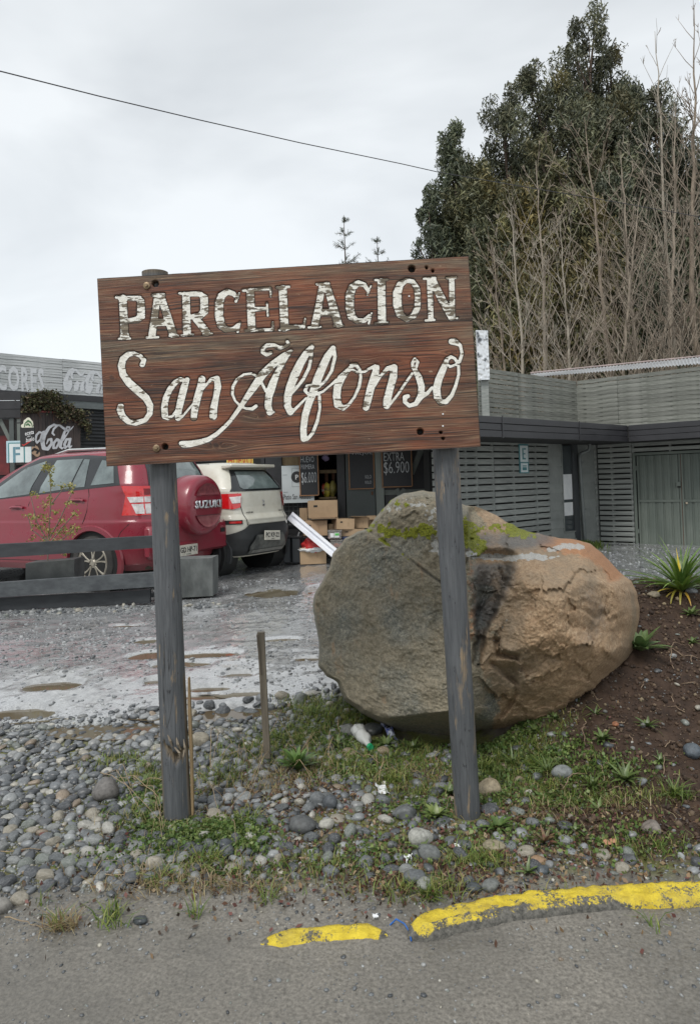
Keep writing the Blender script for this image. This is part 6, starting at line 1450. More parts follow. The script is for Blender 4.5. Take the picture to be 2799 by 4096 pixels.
rear_panel(wh_, 'rear_window', [(-.60, 1.02), (-.56, 1.10), (-.42, 1.44), (.42, 1.44), (.56, 1.10), (.60, 1.02)], .007, m_trim, wc)
rear_panel(wh_, 'rear_window_glass', [(-.46, 1.06), (-.34, 1.36), (-.30, 1.40), (.36, 1.40), (.44, 1.10), (.40, 1.06)], .013, m_cglass, wc)
MB().box((.33, 0, 1.575), (.20, 1.02, .05), eul(0, R(6), 0), .02).build('roof_spoiler', m_wht, wc, True, False)
for sg in (1, -1):
    a = rear_panel(wh_, 'tail_light', [(sg*.46, .985), (sg*.50, .80), (sg*.60, .78), (sg*.735, .80), (sg*.735, .985)], .022, m_lred, wc, .02)
    rear_panel(wh_, 'light_lens', [(sg*.48, .95), (sg*.50, .86), (sg*.60, .855), (sg*.62, .94)], .030, m_lcl, a, .015)
    rear_panel(wh_, 'fog_recess', [(sg*.52, .66), (sg*.52, .60), (sg*.72, .60), (sg*.72, .66)], .012, m_blk, wc, .02)
    rear_panel(wh_, 'bumper_reflector', [(sg*.54, .645), (sg*.54, .615), (sg*.66, .615), (sg*.66, .645)], .02, m_lred, wc, .015)
    rear_panel(wh_, 'tailgate_gap', [(sg*.50, .99), (sg*.512, .99), (sg*.485, .80), (sg*.44, .58), (sg*.428, .58), (sg*.473, .80)], .004, m_dark, wc, .006)
rear_panel(wh_, 'tailgate_lower_ridge', [(-.43, .60), (-.43, .635), (.43, .635), (.43, .60)], .03, m_wht, wc, .02)
rear_panel(wh_, 'lower_bumper', [(-.66, .28), (-.745, .42), (-.74, .52), (-.50, .56), (-.42, .59), (.42, .59), (.50, .56), (.74, .52), (.745, .42), (.66, .28)], .02, m_blk, wc, .025)
rear_panel(wh_, 'bumper_insert', [(-.40, .30), (-.42, .40), (-.30, .52), (.30, .52), (.42, .40), (.40, .30)], .05, MAT('grey_scuffed_bumper', (.14, .145, .13), (.05, .052, .05), 9, .6), wc, .02)
rear_panel(wh_, 'skid_strip', [(-.36, .31), (-.36, .355), (.36, .355), (.36, .31)], .062, MAT('silver_skid', (.24, .24, .22), (.14, .14, .13), 9, .5), wc, .02)
p2 = MB().box((-.085, 0, .545), (.012, .36, .14), eul(R(4), 0, 0), .004).build('licence_plate', m_plate, wc, False, False)
text_on('lettering', 'PC KP-22', (-.093, 0, .553), (0, -.998, -.07), (0, -.07, .998), .31, .070, m_ink, p2, .001, .02, .0, False)
text_on('lettering', 'CHILE', (-.093, 0, .495), (0, -1, 0), (0, 0, 1), .08, .017, m_ink, p2, .001, .0, .0, False)
# S emblem, key button, badges
em = [[(-.028, .865), (.0, .893), (.030, .868), (.022, .861), (.0, .876), (-.012, .866), (.030, .826), (.0, .797), (-.030, .824), (-.022, .831), (.0, .814), (.012, .825)]]
e_o = rear_panel(wh_, 'emblem', em[0], .012, m_chrome, wc, .006)
MB().lathe([(.001, -.02), (.011, -.02), (.011, .02)], 12, 'x', (.075, 0, .995)).build('tailgate_lock', m_blk, wc, True, False)
text_on('lettering', 'SUZUKI', (float(wh_.xs(.34, .90))-.012, .34, .90), (0, -1, 0), (0, 0, 1), .15, .022, m_blk, wc, .002, .02, 0, False)
text_on('lettering', 'GLX', (float(wh_.xs(-.38, .90))-.012, -.38, .90), (0, -1, 0), (0, 0, 1), .08, .022, m_blk, wc, .002, .02, 0, False)
# driver seat head rest hint behind glass is left to the tinted glass
# grass tuft and grey kerb beam behind the cars

# ================================================================== KERB
t = NT('worn_yellow_kerb_paint'); o_ = t.obj()
a = t.noise(o_, 105, 5, .85); b = t.noise(o_, 14, 4, .65)
f = t.ramp(t.math('ADD', t.math('ADD', t.math('MULTIPLY', a, .55), t.math('MULTIPLY', b, .45)), t.math('MULTIPLY', t.at('worn'), .28)), [(.548, 0), (.568, 1)])
yel = t.ramp(t.noise(o_, 25, 4, .7), [(.3, (.50, .36, .02)), (.65, (.80, .62, .045))])
con = t.ramp(t.noise(o_, 70, 4, .7), [(.3, (.03, .03, .026)), (.7, (.20, .19, .165))]); yel = t.mix(t.ramp(t.noise(o_, 9, 5, .7), [(.45, 0), (.75, .6)]), yel, (.30, .24, .09))
t.set(col=t.mix(f, yel, con), rough=.6, nrm=t.bump(t.math('ADD', a, t.math('MULTIPLY', b, 1.2)), .9, .006)); m_kerb = t.m
def kerb(label, spine, w_, hgt, seed):
    """rounded rough kerb stone: spine = points of its back top edge"""
    e_pts = np.array(spine); L_ = np.r_[0, np.cumsum(np.linalg.norm(np.diff(e_pts, axis=0), axis=1))]; n_ = int(L_[-1]/.008)+2; s_ = np.linspace(0, L_[-1], n_)
    S = np.stack([np.interp(s_, L_, e_pts[:, j]) for j in (0, 1)], -1)
    ker = np.ones(15)/15; Sp = np.pad(S, ((7, 7), (0, 0)), mode='reflect', reflect_type='odd'); S = np.stack([np.convolve(Sp[:, j], ker, 'valid') for j in (0, 1)], -1)
    T_ = np.gradient(S, axis=0); T_ /= np.linalg.norm(T_, axis=1)[:, None]; Nn = np.stack([T_[:, 1], -T_[:, 0]], -1)   # towards the road
    prof = [(-.012, -.08), (-.008, -.02), (.0, .0)]+[(x, .002-.006*(x/w_)**2) for x in np.linspace(.012, w_-.018, 11)]+[(w_-.006, -.010), (w_+.004, -.022), (w_+.009, -.036), (w_+.012, -.050), (w_+.013, -.065), (w_+.013, -.14)]
    pr = np.array(prof); m_ = len(pr); fade = np.minimum(1, np.minimum(s_, L_[-1]-s_)/.07)**.5; fade = np.maximum(fade, .02)
    V = np.zeros((n_, m_, 3)); 
    wob = 1+.10*fbm2(s_*9+seed, s_*0, 3, seed)
    V[..., :2] = S[:, None, :]+Nn[:, None, :]*((pr[None, :, 0]-w_*.5)*fade[:, None]*wob[:, None]+w_*.5)[..., None]
    V[..., 2] = hgt*fade[:, None]+pr[None, :, 1]+.006*fbm2(V[..., 0]*45, V[..., 1]*45, 3, seed+3)+.006*fbm2(V[..., 0]*12, V[..., 1]*12, 2, seed+5)
    V[..., 0] += .004*fbm2(V[..., 0]*30, V[..., 1]*30+V[..., 2]*20, 2, seed+8); V[..., 1] += .005*fbm2(V[..., 0]*26+9, V[..., 1]*26, 2, seed+6)
    worn = np.clip(np.repeat(((pr[:, 0] > w_+.003)*.8+.2*(pr[:, 0] > w_-.03))[None], n_, 0)*(.1+.9*ss(-.3, .1, vn2(s_*3.2, s_*0, seed+9)-.9*(s_-.5)))[:, None], 0, 1.2)
    worn = worn + np.where(fade < .6, .4, 0)[:, None]
    me = mesh_np('kerb_stone', V.reshape(-1, 3), grid_faces(n_, m_), True); attr(me, 'worn', worn.ravel())
    o = link('kerb_stone', me, m_kerb); return tag(o, label, 'kerb', 'yellow painted kerb stones')
kerb('long kerb stone with thick worn yellow paint at the bottom right', KS1, .082, .030, 1)
kerb('shorter kerb stone with flaking yellow paint, left of the loose blue cord', KS2, .062, .018, 2)
cord = empty('loose_cord', G(1590, 3715), 0, 'bit of blue cord sticking up in the gap between the kerb stones', 'cord')
g0 = G(1560, 3700); q_ = [g0+np.array([.0, .0, .0]), g0+np.array([.02, .0, .018]), g0+np.array([.045, -.015, .012]), g0+np.array([.06, -.04, .0]), g0+np.array([.06, -.08, .002])]
MB().tube(q_, .0028, 8).build('cord_strand', MAT('blue_cord', (.02, .12, .42), (.015, .09, .3), 40, .5), cord, True)

# ================================================================== PEBBLES
t = NT('river_pebble'); o_ = t.obj()
spk = t.noise(o_, 170, 3, .7); mid = t.noise(o_, 35, 4, .6)
c = t.at('col', 'Color'); c = t.mix(.55, c, t.ramp(spk, [(.32, (.35, .35, .35)), (.66, (.95, .95, .94))]), 'MULTIPLY'); c = t.mix(.30, c, t.ramp(mid, [(.35, (.2, .2, .2)), (.7, (1, 1, 1))]), 'OVERLAY')
t.set(col=c, rough=t.math('MULTIPLY_ADD', mid, .5, .12), spec=.6, nrm=t.bump(t.math('ADD', spk, mid), .35, .003)); m_peb = t.m
t = NT('single_pebble'); o_ = t.obj(); rnd = t.rnd(); spk = t.noise(o_, 3.5, 5, .75); mid = t.noise(o_, 1.2, 4, .6); vein = t.ramp(t.noise(t.map(o_, (1, 1, 2.5)), 1.3, 3, .5, 1.5), [(.485, 0), (.5, 1), (.515, 0)])
bc_ = t.ramp(rnd, [(0, (.075, .082, .09)), (.22, (.16, .172, .178)), (.40, (.26, .27, .265)), (.55, (.10, .11, .115)), (.68, (.33, .30, .24)), (.80, (.20, .22, .20)), (.92, (.42, .41, .37))], 'CONSTANT')
c = t.mix(.6, bc_, t.ramp(spk, [(.32, (.35, .35, .35)), (.66, (1.0, 1.0, .98))]), 'MULTIPLY'); c = t.mix(t.math('MULTIPLY', vein, .35), c, (.5, .5, .48))
t.set(col=c, rough=t.math('MULTIPLY_ADD', mid, .5, .14), spec=.6, nrm=t.bump(t.math('ADD', spk, mid), .4, .05)); m_peb1 = t.m
def ico(sub, seed, amp=.12, ang=0.0):
    bm = bmesh.new(); bmesh.ops.create_icosphere(bm, subdivisions=sub, radius=1.0)
    V = np.array([v.co[:] for v in bm.verts]); Fc = np.array([[v.index for v in f.verts] for f in bm.faces]); bm.free()
    V = V*(1+amp*fbm3(V[:, 0]*1.1+seed*5.1, V[:, 1]*1.1, V[:, 2]*1.1, 2, seed))[:, None]
    if ang > 0:
        rs = np.random.RandomState(seed)
        for _ in range(5):
            n_ = rs.normal(size=3); n_ /= np.linalg.norm(n_); d = V@n_; k = d > .72; V[k] -= np.outer((d[k]-.72)*ang, n_)
    return V, Fc
ICO3 = [ico(3, s, .30, .85*(s % 2)) for s in range(10)]; ICO2 = [ico(2, s+20, .32, .85*(s % 2)) for s in range(8)]; ICO1 = [ico(1, s+40, .2) for s in range(6)]
PCOL = np.array([(.085, .093, .10), (.14, .15, .158), (.20, .21, .215), (.26, .27, .27), (.27, .275, .27), (.10, .105, .11), (.055, .06, .066), (.33, .31, .26), (.19, .205, .185), (.40, .385, .34), (.24, .19, .14), (.14, .15, .155)])
PW = np.array([.12, .17, .16, .12, .07, .10, .06, .05, .06, .03, .02, .04]); PW = PW/PW.sum()
def scatter(n, xr, yr, dens, rmin, rmax, pw, seed, sink=.35):
    """positions+radii by rejection against a density; returns arrays"""
    rs = np.random.RandomState(seed); X = rs.uniform(*xr, n); Y = rs.uniform(*yr, n); k = rs.rand(n) < dens(X, Y); X, Y = X[k], Y[k]
    r_ = rmin*(rmax/rmin)**(rs.rand(len(X))**pw); return X, Y, r_
def thin_out(X, Y, r_, fac=.82):
    """big ones first; drop what overlaps too much"""
    o = np.argsort(-r_); cell = .06; gridd = {}; keep = []
    for i in o:
        cx_, cy_ = int(X[i]//cell), int(Y[i]//cell); ok = True; span = 1 if r_[i] < .03 else 2
        for a in range(-span, span+1):
            for b in range(-span, span+1):
                for j in gridd.get((cx_+a, cy_+b), ()):
                    if (X[i]-X[j])**2+(Y[i]-Y[j])**2 < (fac*(r_[i]+r_[j]))**2: ok = False; break
                if not ok: break
            if not ok: break
        if ok: gridd.setdefault((cx_, cy_), []).append(i); keep.append(i)
    return np.array(keep, int)
def join_pebbles(name, X, Y, r_, bases, seed, flat=(.32, .68), sink=.38, cols=PCOL, cw=PW, bright=1.0):
    rs = np.random.RandomState(seed); Vs, Fs, Cs = [], [], []; base = 0; Z = H(X, Y)
    idx = rs.randint(0, len(bases), len(X))
    for b, (BV, BF) in enumerate(bases):
        k = np.where(idx == b)[0]
        if not len(k): continue
        n_ = len(k); az = rs.rand(n_)*2*np.pi; ca, sa = np.cos(az), np.sin(az); fl = rs.uniform(*flat, n_); el = rs.uniform(.52, .95, n_)
        tx, ty = rs.normal(0, .16, n_), rs.normal(0, .16, n_)
        x = BV[None, :, 0]*r_[k][:, None]; y = BV[None, :, 1]*(r_[k]*el)[:, None]; z = BV[None, :, 2]*(r_[k]*fl)[:, None]
        z = z+x*tx[:, None]+y*ty[:, None]
        V = np.stack([x*ca[:, None]-y*sa[:, None]+X[k][:, None], x*sa[:, None]+y*ca[:, None]+Y[k][:, None], z+(Z[k]+r_[k]*fl*(1-2*sink))[:, None]], -1)
        F_ = BF[None]+(np.arange(n_)*len(BV))[:, None, None]+base; base += n_*len(BV)
        c = cols[rs.choice(len(cols), n_, p=cw)]*rs.uniform(.8, 1.25, (n_, 1))*bright
        Vs.append(V.reshape(-1, 3)); Fs.append(F_.reshape(-1, 3)); Cs.append(np.repeat(c, len(BV), 0))
    me = mesh_np(name, np.vstack(Vs), np.vstack(Fs), True); attr(me, 'col', np.clip(np.vstack(Cs), 0, 1), 'FLOAT_COLOR'); return me
def avoid(X, Y, r_):
    k = np.ones(len(X), bool)
    for (u_, v_) in ((711, 3268), (1870, 3262)):
        g_ = G(u_, v_); k &= np.hypot(X-g_[0], Y-g_[1]) > .06+r_*.8
    # the boulder stands here
    k &= ~((np.abs(X-.83) < .80) & (Y > 3.72) & (Y < 4.9))
    # kerb
    yk = np.interp(X, _KX, _KY); k &= ~((Y < yk+.01+r_) & (Y > yk-.10-r_))
    return k
# where pebbles lie thickly: the bank left of and around the left post, thinning to the right
def d_bank(X, Y):
    l = 1-lotness(X, Y); s_ = stripness(X, Y); so = soilness(X, Y)
    leftw = ss(.25, -.9, X+.40*ss(3.3, 2.5, Y)+.25*fbm2(X*2.5, Y*2.5, 3, 71)); return np.clip(l*(1-s_)*(1-so)*(.015+1.0*leftw), 0, 1)
def d_mid(X, Y): 
    return np.clip((1-lotness(X, Y))*(1-stripness(X, Y))*(1-soilness(X, Y))*(.55+.45*ss(-.3, .4, fbm2(X*2.2, Y*2.2, 3, 73)))*ss(3.9, 2.9, Y+.0*X), 0, 1)
X1, Y1, r1 = scatter(150000, (-2.7, .9), (2.36, 4.75), d_bank, .0055, .036, 2.7, 1)
X2_, Y2_, r2 = scatter(9000, (-1.2, 1.9), (2.42, 3.7), d_mid, .006, .040, 3.6, 2)
Xb_, Yb_, r3 = scatter(1100, (-1.5, .3), (4.1, 4.7), lambda x, y: ss(.9, .2, np.abs(y-(4.22+.3*ss(-.9, .3, x)))/.12), .018, .055, 1.2, 3)
XA, YA, RA = np.r_[X1, X2_, Xb_], np.r_[Y1, Y2_, Yb_], np.r_[r1, r2, r3]
k = avoid(XA, YA, RA); XA, YA, RA = XA[k], YA[k], RA[k]; k = thin_out(XA, YA, RA, .70); XA, YA, RA = XA[k], YA[k], RA[k]
# the biggest ones on screen are objects of their own
score = RA/YA; od = np.argsort(-score); big_ = od[:285]; rest = od[285:]
pm = []
for i, (BV, BF) in enumerate(ICO3):
    me = mesh_np('pebble', BV, BF, True); me.materials.append(m_peb1); pm.append(me)
ZB = H(XA, YA); rs = np.random.RandomState(9)
for i in big_:
    o = bpy.data.objects.new('pebble', pm[rs.randint(len(pm))]); COL.objects.link(o); o.parent = ground; fl = rs.uniform(.38, .75)
    o.scale = (RA[i], RA[i]*rs.uniform(.55, .95), RA[i]*fl); o.location = (XA[i], YA[i], ZB[i]+RA[i]*fl*.25); o.rotation_euler = (rs.normal(0, .15), rs.normal(0, .15), rs.uniform(0, 6.28))
rb2 = rest[RA[rest] > .016]; rs2 = rest[RA[rest] <= .016]
print('pebbles', len(big_), len(rb2), len(rs2))
o = link('pebble_bank', join_pebbles('pebble_bank', XA[rb2], YA[rb2], RA[rb2], ICO2, 5), m_peb); tag(o, 'bank of rounded grey river pebbles between the posts and the wet lot', 'pebbles', kind='stuff')
o = link('small_pebbles', join_pebbles('small_pebbles', XA[rs2], YA[rs2], RA[rs2], ICO1, 6), m_peb); tag(o, 'small grey pebbles packed between the larger ones on the verge', 'pebbles', kind='stuff')
# fine grit over the verge, soil crumbs, stones of the lot
def d_grit(X, Y): return np.clip((1-lotness(X, Y))*(1-soilness(X, Y)*.9)*(.6+.6*fbm2(X*3, Y*3, 2, 81))*(.35+.65*ss(2.1, 2.35, Y)), 0, 1)
X_, Y_, r_ = scatter(34000, (-2.0, 2.0), (1.5, 3.8), d_grit, .003, .011, 2.4, 11); k = avoid(X_, Y_, r_); X_, Y_, r_ = X_[k], Y_[k], r_[k]
o = link('fine_grit', join_pebbles('fine_grit', X_, Y_, r_, ICO1, 12, (.35, .7), .45, bright=1.1), m_peb); tag(o, 'fine grit and stone chips scattered over the verge', 'grit', kind='stuff')
SC = np.array([(.05, .03, .02), (.075, .048, .03), (.035, .022, .015), (.12, .085, .055), (.24, .19, .12), (.15, .15, .14)]); SW = np.array([.34, .3, .2, .09, .03, .04])
X_, Y_, r_ = scatter(18000, (.5, 2.9), (2.5, 4.9), lambda x, y: soilness(x, y), .004, .016, 2.6, 13); k = avoid(X_, Y_, r_); X_, Y_, r_ = X_[k], Y_[k], r_[k]
m_soilc = NT('soil_crumb'); t = m_soilc; t.set(col=t.at('col', 'Color'), rough=.85, nrm=t.bump(t.noise(t.obj(), 200, 3), .5, .003)); m_soilc = t.m
o = link('soil_crumbs', join_pebbles('soil_crumbs', X_, Y_, r_, ICO1, 14, (.6, 1.0), .3, SC, SW), m_soilc); tag(o, 'loose dark soil crumbs and grit on the mound', 'soil', kind='stuff')
def d_soilst(X, Y): return soilness(X, Y)
X_, Y_, r_ = scatter(190, (.7, 2.9), (2.6, 4.7), d_soilst, .012, .034, 1.8, 15); k = avoid(X_, Y_, r_); X_, Y_, r_ = X_[k], Y_[k], r_[k]
o = link('mound_stones', join_pebbles('mound_stones', X_, Y_, r_, ICO2, 16), m_peb); tag(o, 'scattered small stones on the soil mound', 'stones', kind='stuff')
LCOL = np.array([(.30, .31, .32), (.22, .23, .24), (.38, .39, .39), (.17, .18, .185), (.08, .085, .09)]); LW = np.array([.28, .27, .15, .2, .1])
def d_lot(X, Y): return .62*lotness(X, Y)*(1-pudmask(X, Y))*np.clip(.35+.9*fbm2(X*.9, Y*1.3, 3, 91), .05, 1)*ss(12, 5, Y)
X_, Y_, r_ = scatter(44000, (-4.2, 1.4), (4.0, 9.5), d_lot, .007, .028, 2.4, 17)
o = link('lot_gravel', join_pebbles('lot_gravel', X_, Y_, r_, ICO1, 18, (.3, .5), .42, LCOL, LW), m_peb); tag(o, 'wet gravel stones pressed into the parking lot', 'gravel', kind='stuff')
X_, Y_, r_ = scatter(5000, (1.2, 9), (6.0, 14), lambda x, y: ss(1.0, 1.6, x)*.8, .012, .035, 2, 19)
o = link('yard_gravel', join_pebbles('yard_gravel', X_, Y_, r_, ICO1, 20, (.3, .5), .4, LCOL, LW), m_peb); tag(o, 'pale gravel in the yard before the gate', 'gravel', kind='stuff')
X_, Y_, r_ = scatter(1500, (-4.6, -1.3), (7.0, 8.4), lambda x, y: ss(.25, .0, np.abs(y-(7.28+(x+4)*.08))), .012, .05, 1.5, 21)
o = link('stones_by_fence', join_pebbles('stones_by_fence', X_, Y_, r_, ICO2, 22), m_peb); tag(o, 'row of loose stones at the foot of the low black fence', 'stones', kind='stuff')
# notable single stones
def stone(label, u, v, wpx, hpx, col, seed, ang=.7, rough=.6, name='stone', rot=0.0):
    g_ = G(u, v+hpx*.30); s_ = g_[1]/FPX; V, Fc = ico(3, seed, .24, ang); a = wpx*s_/2; h_ = hpx*s_/2
    V = V*np.array([a, a*.85, h_*.95]); V = V @ eul(0, rot, 0).T; V = V+np.array([g_[0], g_[1]+a*.2, g_[2]+h_*.55])
    m_ = MAT('stone_'+str(seed), col, tuple(q*.5 for q in col), 70, rough, bump=.5, bscale=90, lo=.32, hi=.66)
    o = link(name, mesh_np(name, V, Fc, True), m_); return tag(o, label, 'stone')
stone('rough dark grey rock half buried left of the left post', 425, 3168, 112, 100, (.17, .16, .15), 101)
stone('large flat dark grey oval stone in front between the posts', 1210, 3303, 122, 66, (.11, .115, .115), 102, .3)
stone('round dark stone, left one of the pair between the posts', 1267, 3203, 66, 64, (.15, .16, .165), 103, .1)
stone('round dark stone, right one of the pair between the posts', 1322, 3214, 64, 62, (.085, .095, .105), 104, .1)
stone('small pale speckled stone right of the large flat oval stone', 1306, 3298, 64, 44, (.42, .41, .36), 105, .3)
stone('speckled white and black round stone left of the right post foot', 1682, 3354, 100, 74, (.40, .40, .36), 106, .3)
stone('pale tan rock pressed against the right post from behind', 1955, 3160, 100, 82, (.40, .33, .22), 107)
stone('grey angular rock with a notch in front of the right post', 1622, 3255, 98, 66, (.15, .16, .16), 108, .9)
stone('dark blue grey rounded stone at the right edge on the mound', 2772, 3006, 78, 66, (.10, .12, .14), 109, .3)
stone('grey stone on the soil below the boulder, beside grass blades', 2250, 3092, 80, 56, (.23, .245, .24), 110, .3)
stone('buff stone under the boulder beside the bottle cap', 1530, 3005, 56, 32, (.30, .24, .16), 111, .2)
stone('dark blocky stone standing on end left of centre, front', 905, 3380, 74, 50, (.07, .08, .09), 112, .9, .35)
stone('wet dark blue stone lying under the blocky one', 905, 3412, 66, 34, (.06, .075, .09), 113, .5, .3)
stone('beige rounded stone in the gravel left of centre, front', 618, 3457, 82, 54, (.36, .33, .27), 114, .3)
stone('dark oval stone right of the beige one, front', 648, 3486, 64, 34, (.09, .10, .11), 115, .2, .3)
stone('dark slate stone with a straw on it, front left', 524, 3514, 78, 38, (.10, .11, .12), 116, .3, .35)
stone('big grey stone cut by the left edge of the photo, front', 10, 3628, 74, 66, (.21, .20, .18), 117)
stone('dark grey stone low at the front left, on the wet grit', 562, 3682, 60, 32, (.07, .08, .085), 118, .5, .35)
stone('grey boulder chunk in front of the speckled stone, right of centre', 1718, 3416, 90, 66, (.16, .17, .165), 119, .9, rot=.4)
stone('dark rounded stone in the front row below the right post', 1658, 3514, 96, 58, (.13, .14, .145), 120, .3)
stone('pale grey cube-like stone in the front row below the right post', 1700, 3540, 64, 56, (.26, .27, .24), 121, .7)
stone('dark grey stone with white flecks above the long kerb stone', 1895, 3556, 66, 42, (.07, .08, .085), 122, .3, .35)
stone('mottled grey stone next to the flecked one above the kerb', 1962, 3548, 80, 50, (.17, .18, .17), 123, .6)
stone('orange brown pebble above the kerb', 2152, 3446, 70, 36, (.34, .22, .13), 124, .4)
stone('small dark blue stone above the kerb, right of the orange brown pebble', 2170, 3484, 54, 40, (.075, .09, .10), 125, .3, .35)
stone('flat tan stone right of the right post foot', 1980, 3386, 98, 28, (.32, .28, .19), 126, .4)
stone('pinkish grey angular rock on the verge at the right', 2612, 3316, 86, 56, (.22, .19, .165), 127, .9)
stone('buff rounded stone on top of the mound edge right of the boulder', 2617, 2416, 52, 30, (.27, .23, .16), 128, .4)
stone('blue grey flat stone on top of the mound below the strap leaved plant', 2768, 2402, 50, 30, (.17, .18, .19), 129, .2)
stone('big pale cobble under the left of the two under the boulder', 1395, 2925, 60, 56, (.16, .165, .15), 130, .2)
stone('dark smooth cobble touching the boulder beside the bottle', 1490, 2920, 86, 50, (.10, .105, .10), 131, .1, .3)
stone('tan rock on the pebble bank just right of the left post', 800, 2962, 84, 62, (.30, .27, .21), 132)
stone('brownish orange stone fragment at the mound edge', 2462, 2898, 30, 24, (.34, .14, .07), 133, .8)

# ================================================================== DEBRIS
# bottle
bt = empty('plastic_bottle', G(1440, 2985), 0, 'crumpled translucent plastic bottle with a green cap lying under the boulder', 'bottle')
q0, q1 = G(1425, 2945)+np.array([0, 0, .045]), G(1482, 3012)+np.array([0, 0, .03]); ax_ = (q1-q0)/np.linalg.norm(q1-q0); Lb = np.linalg.norm(q1-q0)
prof = [(.001, 0), (.022, .002), (.032, .012), (.036, .04), (.034, .07), (.036, .11), (.030, .15), (.018, .18), (.013, .20), (.013, .215)]
k_ = (Lb)/.225; M_ = np.array(Vector((0, 1, 0)).rotation_difference(Vector(ax_)).to_matrix())
def along(prof, n_=28, wob=0.0, sd=3):
    b = MB().lathe([(r_*k_*1.05, a*k_) for r_, a in prof], n_, 'y'); V = np.array(b.v); rr_ = 1+wob*fbm3(V[:, 0]*40, V[:, 1]*30, V[:, 2]*40, 2, sd); V[:, 0] *= rr_; V[:, 2] *= rr_
    b.v = [tuple(M_ @ p_+q0) for p_ in V]; return b
pf = []; 
for (a, b) in zip(prof[:-1], prof[1:]):
    for s_ in np.linspace(0, 1, 4, endpoint=False): pf.append((a[0]*(1-s_)+b[0]*s_, a[1]*(1-s_)+b[1]*s_))
pf.append(prof[-1])
along(pf, 32, .35).build('bottle_body', NT('milky_plastic').set(col=(.62, .63, .60), rough=.25, trans=.25, spec=.6).m, bt, True)
along([(.001, .232), (.0165, .232), (.0165, .212), (.001, .212)], 24).build('bottle_cap', MAT('green_cap', (.01, .32, .13), (.01, .25, .10), 20, .4), bt, True)
# wrapper, paper, tile
def sheet(name, label, pts, mat, cat, seed, lift=.006, amp=.012):
    g_ = [G(u, v)+np.array([0, 0, lift]) for u, v in pts]; n_ = 12; V = []
    for i in range(n_):
        for j in range(n_):
            s_, t_ = i/(n_-1), j/(n_-1); p_ = (g_[0]*(1-s_)+g_[1]*s_)*(1-t_)+(g_[3]*(1-s_)+g_[2]*s_)*t_
            V.append(p_+np.array([.006*float(vn2(s_*4, t_*4, seed)), 0, amp*(.5+float(fbm2(s_*3+seed, t_*3, 3, seed)))]))
    V = np.array(V); F_ = grid_faces(n_, n_); V2 = np.vstack([V, V-np.array([0, 0, .0012])]); F2 = np.vstack([F_, F_[:, ::-1]+len(V)])
    o = link(name, mesh_np(name, V2, F2), mat); return tag(o, label, cat)
sheet('plastic_wrapper', 'crumpled blue and white plastic wrapper under the boulder, right of the bottle', [(1518, 2912), (1560, 2930), (1606, 2990), (1560, 2978)], MAT('blue_white_wrapper', (.55, .58, .66), (.06, .08, .30), 22, .3, lo=.44, hi=.52), 'wrapper', 2, .01, .05)
sheet('paper_scrap', 'torn white paper scrap on the ground between the posts', [(1500, 3160), (1545, 3150), (1560, 3188), (1520, 3195)], m_white, 'paper', 3, .012, .02)
sheet('tile_fragment', 'pale orange ribbed tile fragment on the verge at the right', [(2412, 3372), (2462, 3362), (2472, 3385), (2420, 3396)], MAT('pale_orange_tile', (.50, .26, .16), (.42, .20, .12), 30, .7, stretch=(1, 6, 1)), 'tile', 4, .012, .004)
sheet('paper_scrap', 'small white scrap in front of the speckled stone', [(1822, 3392), (1836, 3386), (1838, 3402), (1826, 3404)], m_white, 'paper', 5, .01, .006)
sheet('paper_scrap', 'crumpled white scrap left of the front stone row', [(1615, 3446), (1645, 3440), (1650, 3462), (1620, 3466)], m_white, 'paper', 6, .01, .02)
sheet('paper_scrap', 'small white scrap in the gap between the kerb stones', [(1490, 3676), (1510, 3672), (1512, 3690), (1492, 3692)], m_white, 'paper', 7, .012, .008)
# ================================================================== VEGETATION NEAR
GC = [(.12, .18, .03), (.16, .22, .045), (.085, .14, .025), (.23, .25, .06), (.28, .25, .09)]
def blobs(px): 
    out_ = []
    for (u, v, a, b, w_) in px:
        c = G(u, v); e_ = G(u+a, v); f = G(u, v-b); out_.append((c[0], c[1], max(abs(e_[0]-c[0]), .03), max(abs(f[1]-c[1]), .03), w_))
    return out_
def in_blobs(bl, n, seed):
    rs = np.random.RandomState(seed); wt = np.array([b[4] for b in bl], float); wt /= wt.sum(); i = rs.choice(len(bl), n, p=wt); B = np.array(bl)[i]
    return B[:, 0]+rs.normal(0, .5, n)*B[:, 2], B[:, 1]+rs.normal(0, .5, n)*B[:, 3]
def blades(name, X, Y, hgt, wid, cols, seed, lean=.6, parent=None, seg=2, cv=.25):
    rs = np.random.RandomState(seed); n = len(X); Z = H(X, Y)-.004; az = rs.rand(n)*2*np.pi; d = np.stack([np.cos(az), np.sin(az), 0*az], -1); pr = np.stack([-np.sin(az), np.cos(az), 0*az], -1)
    h_ = hgt*rs.uniform(.45, 1.25, n); ln = lean*rs.uniform(.2, 1.3, n); B = np.stack([X, Y, Z], -1); ww = wid*rs.uniform(.6, 1.2, n)
    lv = [0, .55, 1.0]; pts = []
    for s_ in lv: pts.append(B+d*(ln*h_*s_**1.8)[:, None]+np.array([0, 0, 1.0])*(h_*s_*(1-.35*ln*s_))[:, None])
    V = np.stack([pts[0]-pr*ww[:, None]*.5, pts[0]+pr*ww[:, None]*.5, pts[1]+pr*ww[:, None]*.42, pts[1]-pr*ww[:, None]*.42, pts[2]+pr*ww[:, None]*.04, pts[2]-pr*ww[:, None]*.04], 1).reshape(-1, 3)
    b = (np.arange(n)*6)[:, None]; Fc = np.vstack([b+np.array([[0, 1, 2, 3]]), b+np.array([[3, 2, 4, 5]])])
    c = np.array(cols)[rs.randint(0, len(cols), n)]*rs.uniform(1-cv, 1+cv, (n, 1)); return leafobj(name, V, Fc, np.repeat(np.clip(c, 0, 1), 6, 0), m_leaf, parent)
